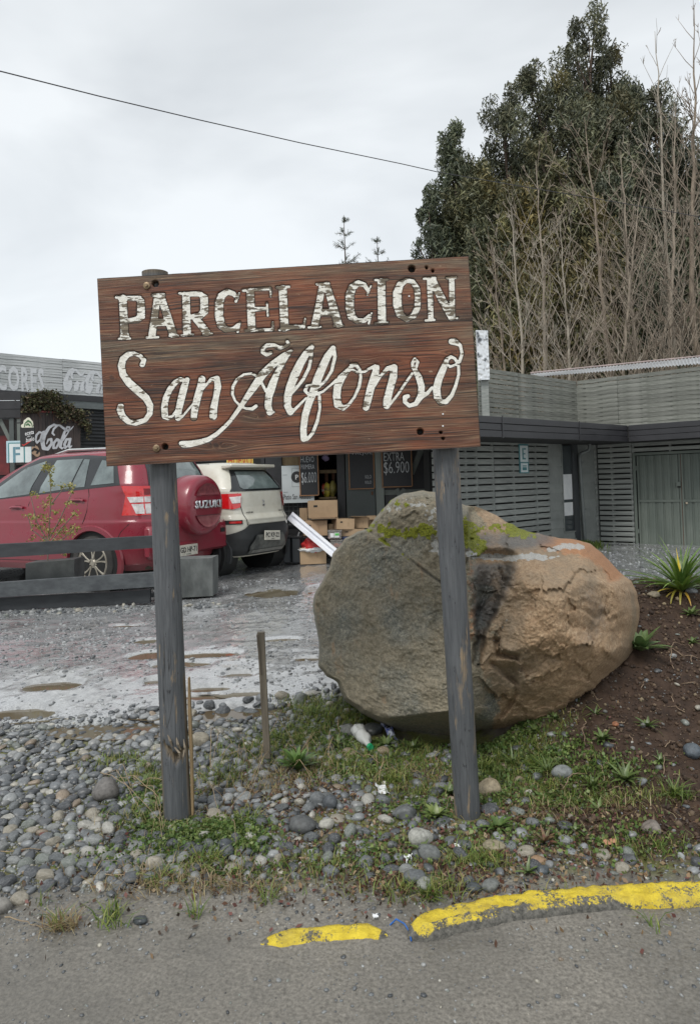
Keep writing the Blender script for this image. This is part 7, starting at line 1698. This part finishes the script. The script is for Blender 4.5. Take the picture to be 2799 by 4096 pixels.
gb = blobs([(1350, 2870, 240, 60, 5), (1180, 2960, 200, 60, 4), (1000, 3010, 160, 50, 2.2), (1230, 2830, 140, 40, 2), (1420, 2850, 130, 60, 3), (1330, 3050, 260, 50, 3), (1500, 3080, 260, 60, 3), (1650, 3010, 160, 50, 1.5), (1640, 3170, 200, 50, 1.5), (900, 3120, 150, 50, 1.4), (600, 3120, 150, 40, 1.6), (560, 3270, 130, 40, 1.2), (470, 3050, 140, 35, 1.0), (2100, 3000, 260, 60, 2.2), (2250, 3120, 300, 80, 2.4), (2000, 3100, 200, 60, 2), (2450, 3200, 300, 80, 1.5), (1900, 3450, 150, 50, 1.4), (1700, 3560, 220, 50, 1.4), (800, 3450, 260, 60, .9), (2600, 3400, 200, 60, .8), (1300, 3480, 260, 60, .8), (2300, 3600, 400, 50, .2), (1750, 2960, 60, 20, .6)])
X_, Y_ = in_blobs(gb, 14000, 31); k = avoid(X_, Y_, X_*0); X_, Y_ = X_[k], Y_[k]
tag(blades('short_grass', X_, Y_, .050, .0042, GC, 32, .9), 'short sparse green grass around the foot of the posts and boulder', 'grass', kind='stuff')
# tufts
tb_ = blobs([(1330, 2870, 30, 10, 1), (1400, 2830, 35, 12, 1.2), (1470, 2880, 30, 12, 1), (1250, 2860, 30, 10, 1), (1100, 2960, 30, 10, .8), (590, 3080, 35, 10, .8), (610, 3150, 40, 14, 1), (2160, 3075, 35, 12, 1.1), (2700, 3190, 50, 16, 1.4), (470, 3710, 25, 6, .15), (230, 3705, 40, 8, .3), (790, 3665, 25, 6, .15), (160, 3620, 25, 5, .15), (1080, 3600, 20, 5, .3), (450, 3665, 14, 4, .4), (430, 3705, 20, 5, .1), (2620, 3710, 30, 8, .12), (640, 3530, 40, 8, .5), (820, 3450, 50, 12, .7), (1720, 3590, 40, 10, .5), (980, 3290, 50, 12, .6), (1940, 3080, 30, 10, .8), (1580, 3130, 60, 12, 1)])
X_, Y_ = in_blobs(tb_, 1500, 33)
tag(blades('grass_tufts', X_, Y_, .070, .0045, GC[:4], 34, 1.2), 'taller grass tufts on the verge', 'grass', kind='stuff')
X_, Y_ = in_blobs(blobs([(700, 3530, 300, 60, 2), (1200, 3090, 250, 50, 2), (1100, 3150, 300, 60, 2), (250, 3710, 80, 12, .6), (1650, 3100, 200, 50, 1.2), (2300, 3250, 400, 100, 1.5), (650, 3300, 200, 60, 1), (1000, 3560, 300, 30, .7)]), 2600, 35)
tag(blades('dry_grass', X_, Y_, .060, .0032, [(.30, .24, .12), (.24, .18, .09), (.36, .30, .17), (.19, .12, .06)], 36, 1.3), 'dry straw coloured grass and litter on the verge', 'grass', kind='stuff')
# creeping ground cover leaves
cb_ = blobs([(760, 3330, 170, 45, 5), (900, 3330, 170, 45, 5), (640, 3310, 130, 40, 2.4), (980, 3380, 130, 40, 1.6), (1900, 2990, 160, 60, 3), (2050, 2950, 160, 60, 3), (2160, 2850, 60, 60, 1.4), (2000, 3080, 200, 60, 3), (2200, 3040, 220, 60, 3), (1960, 3180, 120, 50, 2.2), (2250, 3200, 260, 70, 2.6), (2420, 3080, 240, 60, 1.4), (1540, 3080, 240, 50, 2.6), (1500, 2980, 200, 40, 2), (1300, 2960, 260, 60, 3), (620, 3200, 180, 50, 2.6), (1350, 3100, 250, 50, 1.8), (1700, 3250, 200, 60, 1.4), (2100, 3350, 300, 80, 1.6), (2500, 3350, 260, 80, 1.2), (1500, 3420, 300, 80, 1.4), (560, 3420, 260, 60, 1.2), (900, 3500, 300, 50, 1.0)])
X_, Y_ = in_blobs(cb_, 24000, 41); k = avoid(X_, Y_, X_*0); X_, Y_ = X_[k], Y_[k]; rs = np.random.RandomState(42)
V, Fc, C = leaves_np(len(X_), np.stack([X_, Y_, H(X_, Y_)+.004+.022*rs.rand(len(X_))**1.5], -1), .017, .75, 0, 43, [(.085, .155, .035), (.13, .20, .05), (.18, .23, .07), (.065, .11, .028), (.15, .19, .055)], .3)
tag(leafobj('creeping_weeds', V, Fc, C, m_leaf), 'creeping small leaved green weeds around the post feet and below the boulder', 'ground cover', kind='stuff')
X_, Y_ = in_blobs(blobs([(1000, 3400, 900, 200, 3), (2200, 3300, 600, 250, 4), (1300, 3150, 500, 120, 2.5), (1700, 3500, 500, 120, 2)]), 7000, 44); k = avoid(X_, Y_, X_*0) & (lotness(X_, Y_) < .3); X_, Y_ = X_[k], Y_[k]
V, Fc, C = leaves_np(len(X_), np.stack([X_, Y_, H(X_, Y_)+.004+.008*rs.rand(len(X_))], -1), .022, .55, 0, 45, [(.10, .05, .03), (.07, .04, .025), (.20, .13, .07), (.13, .05, .04), (.26, .19, .11), (.05, .035, .025)], .3)
tag(leafobj('dead_leaves', V, Fc, C, m_leafn), 'small brown dead leaves and bark bits littering the verge', 'leaf litter', kind='stuff')
# dry stalks
def stalks(name, label, runs, mat, r0=.0022):
    mb = MB()
    for pts, h_ in runs:
        q = [G(u, v) for u, v in pts]; k_ = len(q); q = [p_+np.array([0, 0, .006+h_*math.sin(math.pi*min(1, i/(k_-1)*.9+.05))]) for i, p_ in enumerate(q)]
        qq = []
        for i in range(k_-1):
            for s_ in (0, .25, .5, .75): qq.append(q[i]*(1-s_)+q[i+1]*s_+np.random.normal(0, .003, 3)*np.array([1, 1, .4]))
        qq.append(q[-1]); mb.tube(qq, list(np.linspace(r0, r0*.45, len(qq))), 5)
    o = mb.build(name, mat, None, True); return tag(o, label, 'stalks', kind='stuff')
m_straw = MAT('straw', (.36, .27, .16), (.24, .17, .10), 30, .7); m_root = MAT('pale_root', (.26, .19, .13), (.16, .11, .07), 30, .8)
rn = random.Random(4)
runs = [([(400, 3110), (450, 3200), (530, 3260), (640, 3300)], .12), ([(480, 3140), (540, 3240), (640, 3330), (650, 3380)], .16), ([(520, 3170), (600, 3230), (700, 3250), (780, 3190)], .14), ([(410, 3120), (470, 3170), (560, 3250)], .10), ([(560, 3160), (620, 3260), (655, 3345)], .12), ([(770, 3190), (850, 3250), (880, 3290)], .12), ([(1060, 2990), (1040, 3120), (1000, 3230), (900, 3280)], .10), ([(1080, 3020), (1060, 3160), (980, 3260)], .15), ([(930, 3300), (940, 3390), (945, 3400)], .10), ([(840, 3090), (850, 2990), (880, 3010), (845, 3100)], .12), ([(400, 3508), (470, 3518), (555, 3524)], .012), ([(20, 3675), (90, 3700), (170, 3720)], .01), ([(0, 3415), (120, 3410), (260, 3408)], .01), ([(1050, 2880), (1100, 2960), (1180, 2990)], .14), ([(1150, 2870), (1120, 2950), (1060, 3010)], .13), ([(1150, 3080), (1200, 3110), (1260, 3130)], .08)]
for _ in range(46):
    u_, v_ = rn.choice([(960, 3040), (1120, 3030), (1250, 3060), (1300, 2960), (560, 3200), (860, 3180), (1450, 3060), (1550, 3100)]); u_ += rn.uniform(-90, 90); v_ += rn.uniform(-50, 50); a = rn.uniform(0, 6.28); l_ = rn.uniform(40, 130)
    runs.append(([(u_, v_), (u_+l_*.5*math.cos(a), v_+l_*.25*math.sin(a)), (u_+l_*math.cos(a), v_+l_*.5*math.sin(a))], rn.uniform(.01, .11)))
stalks('dry_stalks', 'thin dry weed stalks arching around the left post and stake', runs, m_straw, .0018)
runs = [([(2440, 2640), (2470, 2620), (2460, 2670), (2420, 2690)], .02), ([(2685, 2660), (2680, 2610), (2700, 2590), (2740, 2590)], .03), ([(2690, 2600), (2730, 2640), (2760, 2620)], .02), ([(2360, 2760), (2390, 2790), (2410, 2800)], .01), ([(2345, 2900), (2330, 2960), (2340, 2990)], .05), ([(2650, 3110), (2660, 3070), (2680, 3035)], .05), ([(2300, 2690), (2380, 2700), (2450, 2660)], .012), ([(2250, 3170), (2290, 3135), (2340, 3105)], .04), ([(2400, 3060), (2420, 3140), (2360, 3180)], .02)]
for _ in range(34):
    u_, v_ = rn.uniform(2150, 2799), rn.uniform(2500, 3250); a = rn.uniform(0, 6.28); l_ = rn.uniform(25, 80); runs.append(([(u_, v_), (u_+l_*.5*math.cos(a), v_+l_*.2*math.sin(a)), (u_+l_*math.cos(a), v_+l_*.4*math.sin(a))], rn.uniform(.004, .02)))
stalks('roots_and_twigs', 'pale roots and twigs lying on the soil mound', runs, m_root, .0028)
# leafy rosettes: every leaf a part
m_ll = NT('broad_leaf'); t = m_ll; c = t.at('col', 'Color'); t.set(col=t.mix(t.ramp(t.noise(t.obj(), 60, 3), [(.4, 0), (.7, .35)]), c, (.30, .33, .12)), rough=.38, spec=.5)
tr = t.n('ShaderNodeBsdfTranslucent'); t.put(tr.inputs[0], c); mx = t.n('ShaderNodeMixShader'); mx.inputs[0].default_value = .2; t.t.links.new(t.b.outputs[0], mx.inputs[1]); t.t.links.new(tr.outputs[0], mx.inputs[2]); t.t.links.new(mx.outputs[0], t.o.inputs[0]); m_ll = t.m
def leaf_geo(L_, W_, az, rise, curl, rs, seg=8, cup=.3, shape=.55):
    d = np.array([math.cos(az), math.sin(az), 0]); pr = np.array([-math.sin(az), math.cos(az), 0]); V = []; x = 0; z = 0; ang = rise; px_ = []
    for i in range(seg+1):
        t_ = i/seg; px_.append((x, z)); x += L_/seg*math.cos(ang); z += L_/seg*math.sin(ang); ang -= curl/seg
    tw = rs.uniform(-.3, .3)
    for i, (x, z) in enumerate(px_):
        t_ = i/seg; wd = W_*.5*max(.03, (math.sin(math.pi*min(1, (t_*.98+.02))**shape))**.8) if shape < .99 else W_*.5*max(.03, (1-t_**2.2)*(1 if t_ > .1 else .8))
        c = d*x+np.array([0, 0, z]); V += [c-pr*wd+np.array([0, 0, cup*wd+tw*wd*t_]), c+np.array([0, 0, 0]), c+pr*wd+np.array([0, 0, cup*wd-tw*wd*t_])]
    Fc = [[3*i, 3*i+1, 3*i+4, 3*i+3] for i in range(seg)]+[[3*i+1, 3*i+2, 3*i+5, 3*i+4] for i in range(seg)]; return np.array(V), np.array(Fc)
def rosette(name, label, g_, n, L_, W_, rise, curl, cols, seed, parts=True, group=None, shape=.55, azr=(0, 6.283), cat='plant', cup=.3, seg=8):
    rs = np.random.RandomState(seed); e = empty(name, g_, 0, label, cat, group) if parts else None; AV, AF, AC = [], [], []; b = 0
    for i in range(n):
        az = azr[0]+(azr[1]-azr[0])*(i+rs.uniform(-.3, .3))/n*(1 if azr[1]-azr[0] < 6 else 2.4); q = rs.uniform(.65, 1.15); inner = i/n
        V, Fc = leaf_geo(L_*q*(1-.25*inner), W_*rs.uniform(.8, 1.15), az, rise[0]+(rise[1]-rise[0])*inner+rs.uniform(-.1, .1), curl*rs.uniform(.6, 1.3), rs, seg, cup, shape)
        V = V+np.asarray(g_)+np.array([0, 0, .004]); c = np.array(cols[rs.randint(len(cols))])*rs.uniform(.85, 1.15)
        if parts:
            me = mesh_np('leaf', V, Fc, True); attr(me, 'col', np.tile(np.clip(c, 0, 1), (len(V), 1)), 'FLOAT_COLOR'); link('leaf', me, m_ll, e)
        else: AV.append(V); AF.append(Fc+b); AC.append(np.tile(np.clip(c, 0, 1), (len(V), 1))); b += len(V)
    if not parts:
        me = mesh_np(name, np.vstack(AV), np.vstack(AF), True); attr(me, 'col', np.vstack(AC), 'FLOAT_COLOR'); o = link(name, me, m_ll); return tag(o, label, cat, group)
    return e
# big strap-leaved plant on the mound crest
gp = P(2725, 2372, 4.25)
sp_e = rosette('strap_leaved_plant', 'clump of long green strap leaves with yellowing ones on top of the mound, right edge', gp, 84, .45, .024, (.25, 1.5), .8, [(.085, .17, .025), (.12, .22, .035), (.06, .13, .025), (.10, .18, .03), (.16, .26, .05)], 51, shape=1.0, cup=.5, seg=10)
rs = np.random.RandomState(52)
for (az, L_, ri, cu, col) in ((3.3, .34, .5, 1.7, (.55, .42, .06)), (3.6, .30, .35, 1.9, (.50, .36, .08)), (2.9, .28, .25, 1.5, (.60, .45, .05)), (4.2, .26, .4, 2.0, (.45, .38, .08)), (1.5, .33, 1.45, .2, (.70, .50, .03)), (3.9, .30, .6, 2.4, (.40, .34, .05)), (4.6, .22, .3, 1.6, (.55, .33, .05)), (1.2, .24, 1.4, .3, (.62, .50, .12))):
    V, Fc = leaf_geo(L_*.85, .017, az, ri, cu, rs, 10, .5, 1.0); V = V+gp; me = mesh_np('yellow_leaf', V, Fc, True); attr(me, 'col', np.tile(col, (len(V), 1)), 'FLOAT_COLOR'); link('yellow_leaf', me, m_ll, sp_e)
rootb = blob('root_ball', gp+np.array([.03, .02, -.05]), (.14, .12, .07), MAT('dark_root_ball', (.05, .035, .022), (.02, .013, .009), 30, .9, bump=.8), sp_e, 8, .35, 3, 3)
rosette('rosette_plant', 'broad leaved green rosette at the right foot of the boulder', G(2555, 2588)+np.array([0, -.02, .01]), 19, .20, .048, (.25, 1.15), .55, [(.10, .17, .06), (.13, .20, .075), (.08, .14, .05)], 53, cup=.45)
rosette('rosette_plant', 'dense bright green dock clump between the posts, right of the stake', G(1190, 3085), 46, .15, .030, (.5, 1.45), .7, [(.075, .15, .03), (.10, .19, .04), (.06, .12, .03)], 54, cup=.35)
rosette('rosette_plant', 'pale green small leaved rosette at the left of the right post foot', G(1745, 3275), 26, .075, .026, (.3, 1.2), .5, [(.16, .22, .06), (.20, .26, .08), (.12, .18, .05)], 55, cup=.3)
rosette('rosette_plant', 'dark green rosette at the right of the right post foot', G(1990, 3320), 18, .10, .020, (.3, 1.2), .6, [(.07, .13, .03), (.09, .16, .04)], 56, cup=.3)
small = [(2500, 3125, 26, .11, .017, 'spiky green rosette on the verge, largest one right of the post'), (2370, 3150, 14, .09, .016, 'thin rosette left of the largest spiky one'), (2410, 2965, 20, .085, .02, 'leafy rosette on the mound below the rusty stone'), (2590, 2910, 12, .075, .018, 'pale spreading rosette on the mound'), (2220, 2880, 12, .07, .014, 'narrow rosette beside the lower right of the boulder'), (2380, 2860, 9, .07, .012, 'thin sprout on the bare soil beside the boulder'), (2395, 3245, 12, .075, .016, 'flat rosette on the verge below the spiky ones'), (640, 3240, 20, .10, .02, 'green weed rosette left of the left post foot'), (570, 3150, 16, .08, .015, 'grassy weed behind the rough dark rock'), (1545, 2990, 20, .10, .022, 'dark leafy weed under the boulder left of the right post'), (1650, 3000, 16, .10, .02, 'dark weed under the boulder touching the right post'), (1800, 3180, 18, .09, .022, 'dark round leaved weed at the left of the right post'), (2760, 2450, 16, .08, .018, 'bright green weed on the mound at the right edge'), (2765, 2500, 12, .07, .016, 'grey green weed on the mound at the right edge'), (2180, 3375, 16, .085, .014, 'reddish green rosette on the verge'), (2300, 3330, 12, .07, .014, 'small sprawling rosette on the verge'), (1690, 3410, 10, .07, .018, 'tiny weed behind the front stone row'), (2640, 3050, 10, .07, .014, 'small sprout on the mound left of the dark blue stone'), (2110, 3495, 10, .07, .012, 'pale star shaped weed just above the kerb'), (2700, 3180, 16, .12, .012, 'tall grassy clump at the right edge'), (2050, 3060, 18, .13, .009, 'long arching grass clump right of the right post'), (2190, 3090, 18, .13, .010, 'arching grass clump left of the grey stone'), (1880, 3040, 14, .07, .02, 'leafy weed right behind the right post'), (2140, 2930, 16, .07, .018, 'leafy weed at the boulder bottom right'), (1350, 2990, 18, .10, .014, 'grassy weed left of the bottle')]
for i, (u, v, n, L_, W_, lab) in enumerate(small):
    cs_ = [(.09, .14, .04), (.12, .18, .055), (.07, .11, .035)] if 'reddish' not in lab else [(.16, .07, .05), (.12, .10, .05)]
    rosette('weed_rosette', lab, G(u, v), n, L_, W_, (.15, 1.15), .6, cs_, 60+i, parts=False, group='small weeds on the verge and mound', seg=6)
# weeds by the wall and behind the cars
for (u, v, w_, nm, lab) in ((2340, 2172, 55, 'wall_weeds', 'green weeds at the foot of the downpipe'), (960, 2262, 60, 'verge_grass', 'patch of grass behind the white car')):
    base_ = P(u, v, 13.4 if u > 2000 else 13.0); rs = np.random.RandomState(u); n_ = 500; X_ = base_[0]+rs.normal(0, w_*13/FPX*.6, n_); Y_ = base_[1]+rs.normal(0, .12, n_)
    tag(blades(nm, X_, Y_, .16, .02, GC[:3], u), lab, 'grass', kind='stuff')

# ================================================================== TREES
BARK = MAT('grey_bark', (.35, .295, .23), (.19, .155, .12), 8, .8, stretch=(1, 1, .3), bump=.3); BARKS = [BARK, MAT('pale_bark', (.41, .365, .30), (.23, .20, .155), 8, .8, stretch=(1, 1, .3)), MAT('brownish_bark', (.30, .245, .185), (.16, .125, .095), 8, .8, stretch=(1, 1, .3))]; BARK2 = MAT('brown_bark', (.14, .10, .075), (.07, .05, .04), 8, .85)
def tubes_np(segs, n=3):
    """many straight tapering tubes at once: arrays a,b (k,3), ra, rb"""
    a, b, ra, rb = segs; d = b-a; d = d/(np.linalg.norm(d, axis=1)[:, None]+1e-9); ref = np.where(np.abs(d[:, 2:3]) < .9, np.array([[0, 0, 1.0]]), np.array([[1.0, 0, 0]]))
    e1 = np.cross(d, ref); e1 /= np.linalg.norm(e1, axis=1)[:, None]; e2 = np.cross(d, e1); V = []
    for p_, r_ in ((a, ra), (b, rb)):
        for j in range(n):
            th = 2*math.pi*j/n; V.append(p_+r_[:, None]*(math.cos(th)*e1+math.sin(th)*e2))
    V = np.stack(V, 1).reshape(-1, 3); base = (np.arange(len(a))*2*n)[:, None]
    Fc = np.vstack([base+np.array([[j, (j+1) % n, n+(j+1) % n, n+j]]) for j in range(n)]); return V, Fc
def bare_tree(label, top, basept, seed, spread=.28, r0=.14, nb=30, dens=1.0, start=.12):
    rs = np.random.RandomState(seed); bk = BARKS[seed % 3]; top, basept = np.array(top), np.array(basept); ax = top-basept; Ht = np.linalg.norm(ax)
    e = empty('bare_tree', basept, 0, label, 'tree', 'leafless grey trees behind the slatted building')
    nt_ = 22; pts = [basept+ax*(i/nt_)+np.array([1, 1, 0])*np.array([math.sin(i*.5+seed), math.cos(i*.37+seed), 0])*.012*Ht*(i > 0)*min(1, i/6)*(1-i/nt_)+rs.normal(0, .03*Ht/nt_, 3)*(i > 0) for i in range(nt_+1)]
    MB().tube(pts, [r0*(1-i/nt_)**.9+.008 for i in range(nt_+1)], 8).build('trunk', bk, e, True)
    A, B, RA_, RB_ = [], [], [], []
    def grow(p, d, L_, r_, lev):
        ns = max(3, int(L_/(.45 if lev == 0 else .28))); ns = min(ns, 12 if lev == 0 else 5); pos = [p]; dd = d
        for i in range(ns):
            dd = dd+rs.normal(0, .06 if lev == 0 else .09, 3)+np.array([0, 0, .07 if lev == 0 else .05]); dd = dd/np.linalg.norm(dd)
            q = pos[-1]+dd*L_/ns; ra, rb = r_*(1-i/ns)**.8+.004, r_*(1-(i+1)/ns)**.8+.004; A.append(pos[-1]); B.append(q); RA_.append(ra); RB_.append(rb); pos.append(q)
            if lev < 2 and i >= 1:
                for _ in range(rs.poisson((1.5 if lev == 0 else 1.1)*dens)):
                    s_ = rs.normal(size=3); s_ -= dd*s_.dot(dd); s_ /= np.linalg.norm(s_); nd = dd*.80+s_*.55+np.array([0, 0, .10]); nd /= np.linalg.norm(nd)
                    grow(pos[-2]*.5+q*.5, nd, L_*(1-i/ns*.7)*(.34 if lev == 0 else .42)*rs.uniform(.6, 1.3), max(.0075, r_*.5), lev+1)
    for i in range(nb):
        t_ = start+(.97-start)*(i+rs.rand())/nb; p = basept+ax*t_; az = i*2.4+rs.uniform(-.4, .4); up_ = .75+.5*t_
        d = np.array([math.cos(az), math.sin(az), up_*rs.uniform(1.0, 1.7)]); d /= np.linalg.norm(d); L_ = Ht*spread*(1-t_)**.6*rs.uniform(.6, 1.35)*1.25+.3
        grow(p, d, L_, max(.009, r0*.36*(1-t_)**.7), 0)
    V, Fc = tubes_np((np.array(A), np.array(B), np.array(RA_), np.array(RB_)), 3); link('crown', mesh_np('crown', V, Fc), bk, e); return len(Fc)
nf = 0
BT = [(2336, 470, 2476, 24, 'tall leafless tree in the middle of the row, forked grey crown', .30, .15), (2144, 640, 2195, 23, 'leafless tree left of the middle of the row', .30, .12), (2045, 830, 2110, 22, 'shorter leafless tree near the left end of the row', .32, .10), (1970, 975, 2050, 22.5, 'leftmost low leafless tree beside the foil panel', .34, .09),
      (2480, 600, 2560, 23, 'leafless tree with a straight pale trunk, right of the middle', .30, .12), (2619, 125, 2700, 25, 'very tall slender leafless tree, its top against the sky', .20, .14), (2773, 20, 2745, 24, 'tallest leafless tree at the right edge', .22, .19), (2700, 380, 2650, 23.5, 'leafless tree leaning left near the right edge', .28, .13),
      (2240, 880, 2290, 22, 'small twiggy leafless tree between two taller ones', .34, .09), (2860, 140, 2830, 24, 'leafless tree half outside the right edge', .24, .16), (2560, 760, 2400, 22.5, 'leafless tree leaning right across the row', .32, .11)]
for i, (ut, vt, ub, Y, lab, sp2_, r0) in enumerate(BT):
    b = P(ub, 1500, Y); b[2] = -.2; nf += bare_tree(lab, P(ut, vt, Y), b, 200+i, sp2_, r0*.70, 29, .86)
print('bare faces', nf)
def evergreen(label, ut, vt, ub, hw, Y, seed, tint=(1, 1, 1), yellow=.06):
    rs = np.random.RandomState(seed); top = P(ut, vt, Y); b = P(ub, 1500, Y); b[2] = -.2; hwm = hw*1.30*Y/FPX; ax = top-b; Ht = np.linalg.norm(ax)
    e = empty('eucalyptus_tree', b, 0, label, 'tree', 'dark evergreen trees behind the bare trees')
    MB().tube([b+ax*i/8 for i in range(9)], [.26*(1-i/8)**1.3+.012 for i in range(9)], 8).build('trunk', BARK2, e, True)
    nc = int(52+hwm*13); cen, cr_ = [], []
    for i in range(nc):
        t_ = (i+rs.rand())/nc; t_ = t_**.80; prof = min(1, (t_*2.4+.05))**.60; rr_ = hwm*prof; az = rs.uniform(0, 2*np.pi); q = rs.rand()**.45
        c = top-ax*t_*.86+np.array([math.cos(az), math.sin(az), 0])*rr_*q*.92; cen.append(c); cr_.append((.42+.45*rs.rand())*(.45+.55*prof)*(1.0+hwm*.12))
    cen = np.array(cen); cr_ = np.array(cr_)
    # limbs
    A, B = [], []
    for c in cen[::2]:
        t_ = np.clip(((c-b) @ ax)/(Ht*Ht)-.10, .05, .95); A.append(b+ax*t_); B.append(c)
    V, Fc = tubes_np((np.array(A), np.array(B), np.full(len(A), .07), np.full(len(A), .02)), 4); link('limbs', mesh_np('limbs', V, Fc), BARK2, e)
    per = 470; PT = []; CL_ = []; bright = rs.uniform(.70, 1.45, nc); isy = rs.rand(nc) < yellow
    for i in range(nc):
        n_ = int(per*(.5+cr_[i])); d = rs.normal(size=(n_, 3)); d /= np.linalg.norm(d, axis=1)[:, None]; rad = rs.rand(n_)**.42
        p_ = cen[i]+d*rad[:, None]*np.array([cr_[i]*1.0, cr_[i]*1.0, cr_[i]*1.45]); p_[:, 2] -= .25*cr_[i]*rs.rand(n_)
        k_ = fbm3(p_[:, 0]*1.6, p_[:, 1]*1.6, p_[:, 2]*1.1, 2, seed) > -.30; p_ = p_[k_]; PT.append(p_)
        base = np.array([(.080, .088, .050), (.108, .115, .062), (.14, .137, .078), (.056, .066, .042)])[rs.randint(0, 4, len(p_))]
        if isy[i]: base = base*.4+np.array([.13, .105, .035])*.6
        CL_.append(base*bright[i])
    PT = np.vstack(PT); CL_ = np.vstack(CL_); n_ = len(PT)
    V, Fc, _ = leaves_np(n_, PT, .27, .25, .62, seed+1, tri=True); leafobj('crown', V, Fc, np.repeat(np.clip(CL_*np.array(tint), 0, 1), 3, 0), m_leafn, e); return n_
EV = [(2440, 190, 2480, 175, 34.5, 'broad evergreen just behind and right of the tallest one', (1, 1, 1), .05), (2270, 330, 2330, 190, 33.5, 'dark evergreen filling the middle of the group, below the highest top', (1.05, 1.05, 1), .06), (2350, 66, 2420, 215, 34, 'tallest dark evergreen, its top the highest point of the group', (1, 1, 1), .03), (2150, 245, 2230, 185, 33, 'dark evergreen left of the tallest one', (1, 1, 1), .05), (2010, 385, 2085, 170, 32, 'dark evergreen with a lumpy top on the left slope of the group', (1, 1, 1), .08), (1808, 525, 1880, 95, 31, 'slender spire shaped evergreen standing out at the left', (.9, 1, 1), .0),
      (1715, 765, 1775, 70, 30, 'lowest small evergreen at the left end of the group', (.85, .95, 1), .0), (1880, 640, 1955, 165, 31, 'broad olive green evergreen behind the right end of the sign', (1.15, 1.1, .95), .1), (2510, 330, 2580, 190, 34, 'dark evergreen right of the tallest one', (.9, .95, 1), .03), (2610, 360, 2690, 150, 33, 'dark evergreen shoulder behind the slender bare tree', (.9, .9, 1), .02),
      (2760, 600, 2840, 190, 32, 'dark evergreen at the right edge', (.9, .95, .95), .02), (2180, 560, 2250, 150, 29, 'olive evergreen in front with a yellowish tip', (1.25, 1.15, .95), .25), (2060, 740, 2130, 140, 28, 'front evergreen with yellow olive new growth', (1.35, 1.2, .9), .35), (2260, 690, 2330, 160, 28.5, 'front evergreen right of the yellow olive one', (1.2, 1.1, .9), .25), (2430, 720, 2500, 190, 30, 'shaded evergreen in the middle of the group', (.85, .9, .95), .05), (1930, 900, 1990, 130, 28, 'low evergreen just above the right end of the sign', (1.05, 1.05, .95), .1)]
nl = 0
for i, (ut, vt, ub, hw, Y, lab, tint, ye) in enumerate(EV): nl += evergreen(lab, ut, vt, ub, hw, Y, 300+i, tint, ye)
print('leaves', nl)
# small conifer tops above the sign
def conifer(label, ut, vt, ub, Y, seed):
    rs = np.random.RandomState(seed); top = P(ut, vt, Y); b = P(ub, 1500, Y); b[2] = 0; ax = top-b; Ht = np.linalg.norm(ax)
    e = empty('young_conifer', b, 0, label, 'tree', 'young conifers behind the sign'); MB().tube([b, b+ax*.5, top], [.09, .05, .006], 6).build('trunk', BARK2, e, True)
    A, B = [], []; NP = []
    for w_ in range(15):
        t_ = .02+w_*.045; L_ = .10+t_*2.6; c = top-ax*t_
        for j in range(6):
            az = rs.uniform(0, 6.28); d = np.array([math.cos(az), math.sin(az), .55]); d /= np.linalg.norm(d); tip = c+d*L_*rs.uniform(.7, 1.1); A.append(c); B.append(tip)
            for q in range(int(8+L_*15)):
                s_ = rs.rand()**.8; p_ = c*(1-s_)+tip*s_; NP.append(p_+rs.normal(0, .03, 3))
            for q in range(3):
                s_ = rs.uniform(.3, .8); p_ = c*(1-s_)+tip*s_; dd = d+rs.normal(0, .5, 3); p2_ = p_+dd*L_*.28; A.append(p_); B.append(p2_)
                for _ in range(int(6+L_*10)): s2 = rs.rand(); NP.append(p_*(1-s2)+p2_*s2+rs.normal(0, .02, 3))
    V, Fc = tubes_np((np.array(A), np.array(B), np.full(len(A), .008), np.full(len(A), .003)), 3); link('branches', mesh_np('branches', V, Fc), BARK2, e)
    NP = np.array(NP); V, Fc, C = leaves_np(len(NP), NP, .075, .14, 0, seed, [(.09, .12, .09), (.12, .15, .11)], .2, up=.6); leafobj('needles', V, Fc, C, m_leafn, e)
conifer('thin top of a young conifer above the middle of the sign', 1375, 860, 1400, 19, 401); conifer('smaller thin conifer top right of the other, above the sign', 1508, 945, 1530, 20, 402)

# ================================================================== OVERHEAD CABLE
cab = empty('overhead_cable', P(900, 470, 11), 0, 'single thin overhead cable crossing the sky from the upper left', 'cable')
cpx = [(-900, 60, 7.0), (-300, 208, 8.2), (0, 284, 9.0), (400, 385, 10.1), (800, 480, 11.3), (1200, 571, 12.6), (1600, 654, 13.9), (1760, 690, 14.4), (2100, 748, 15.6), (2450, 806, 16.9), (2799, 868, 18.2), (3300, 948, 20)]
MB().tube([P(u, v, y) for u, v, y in cpx], .0085, 6).build('cable_strand', MAT('dark_cable', (.05, .05, .055), (.035, .035, .04), 5, .6), cab, True)
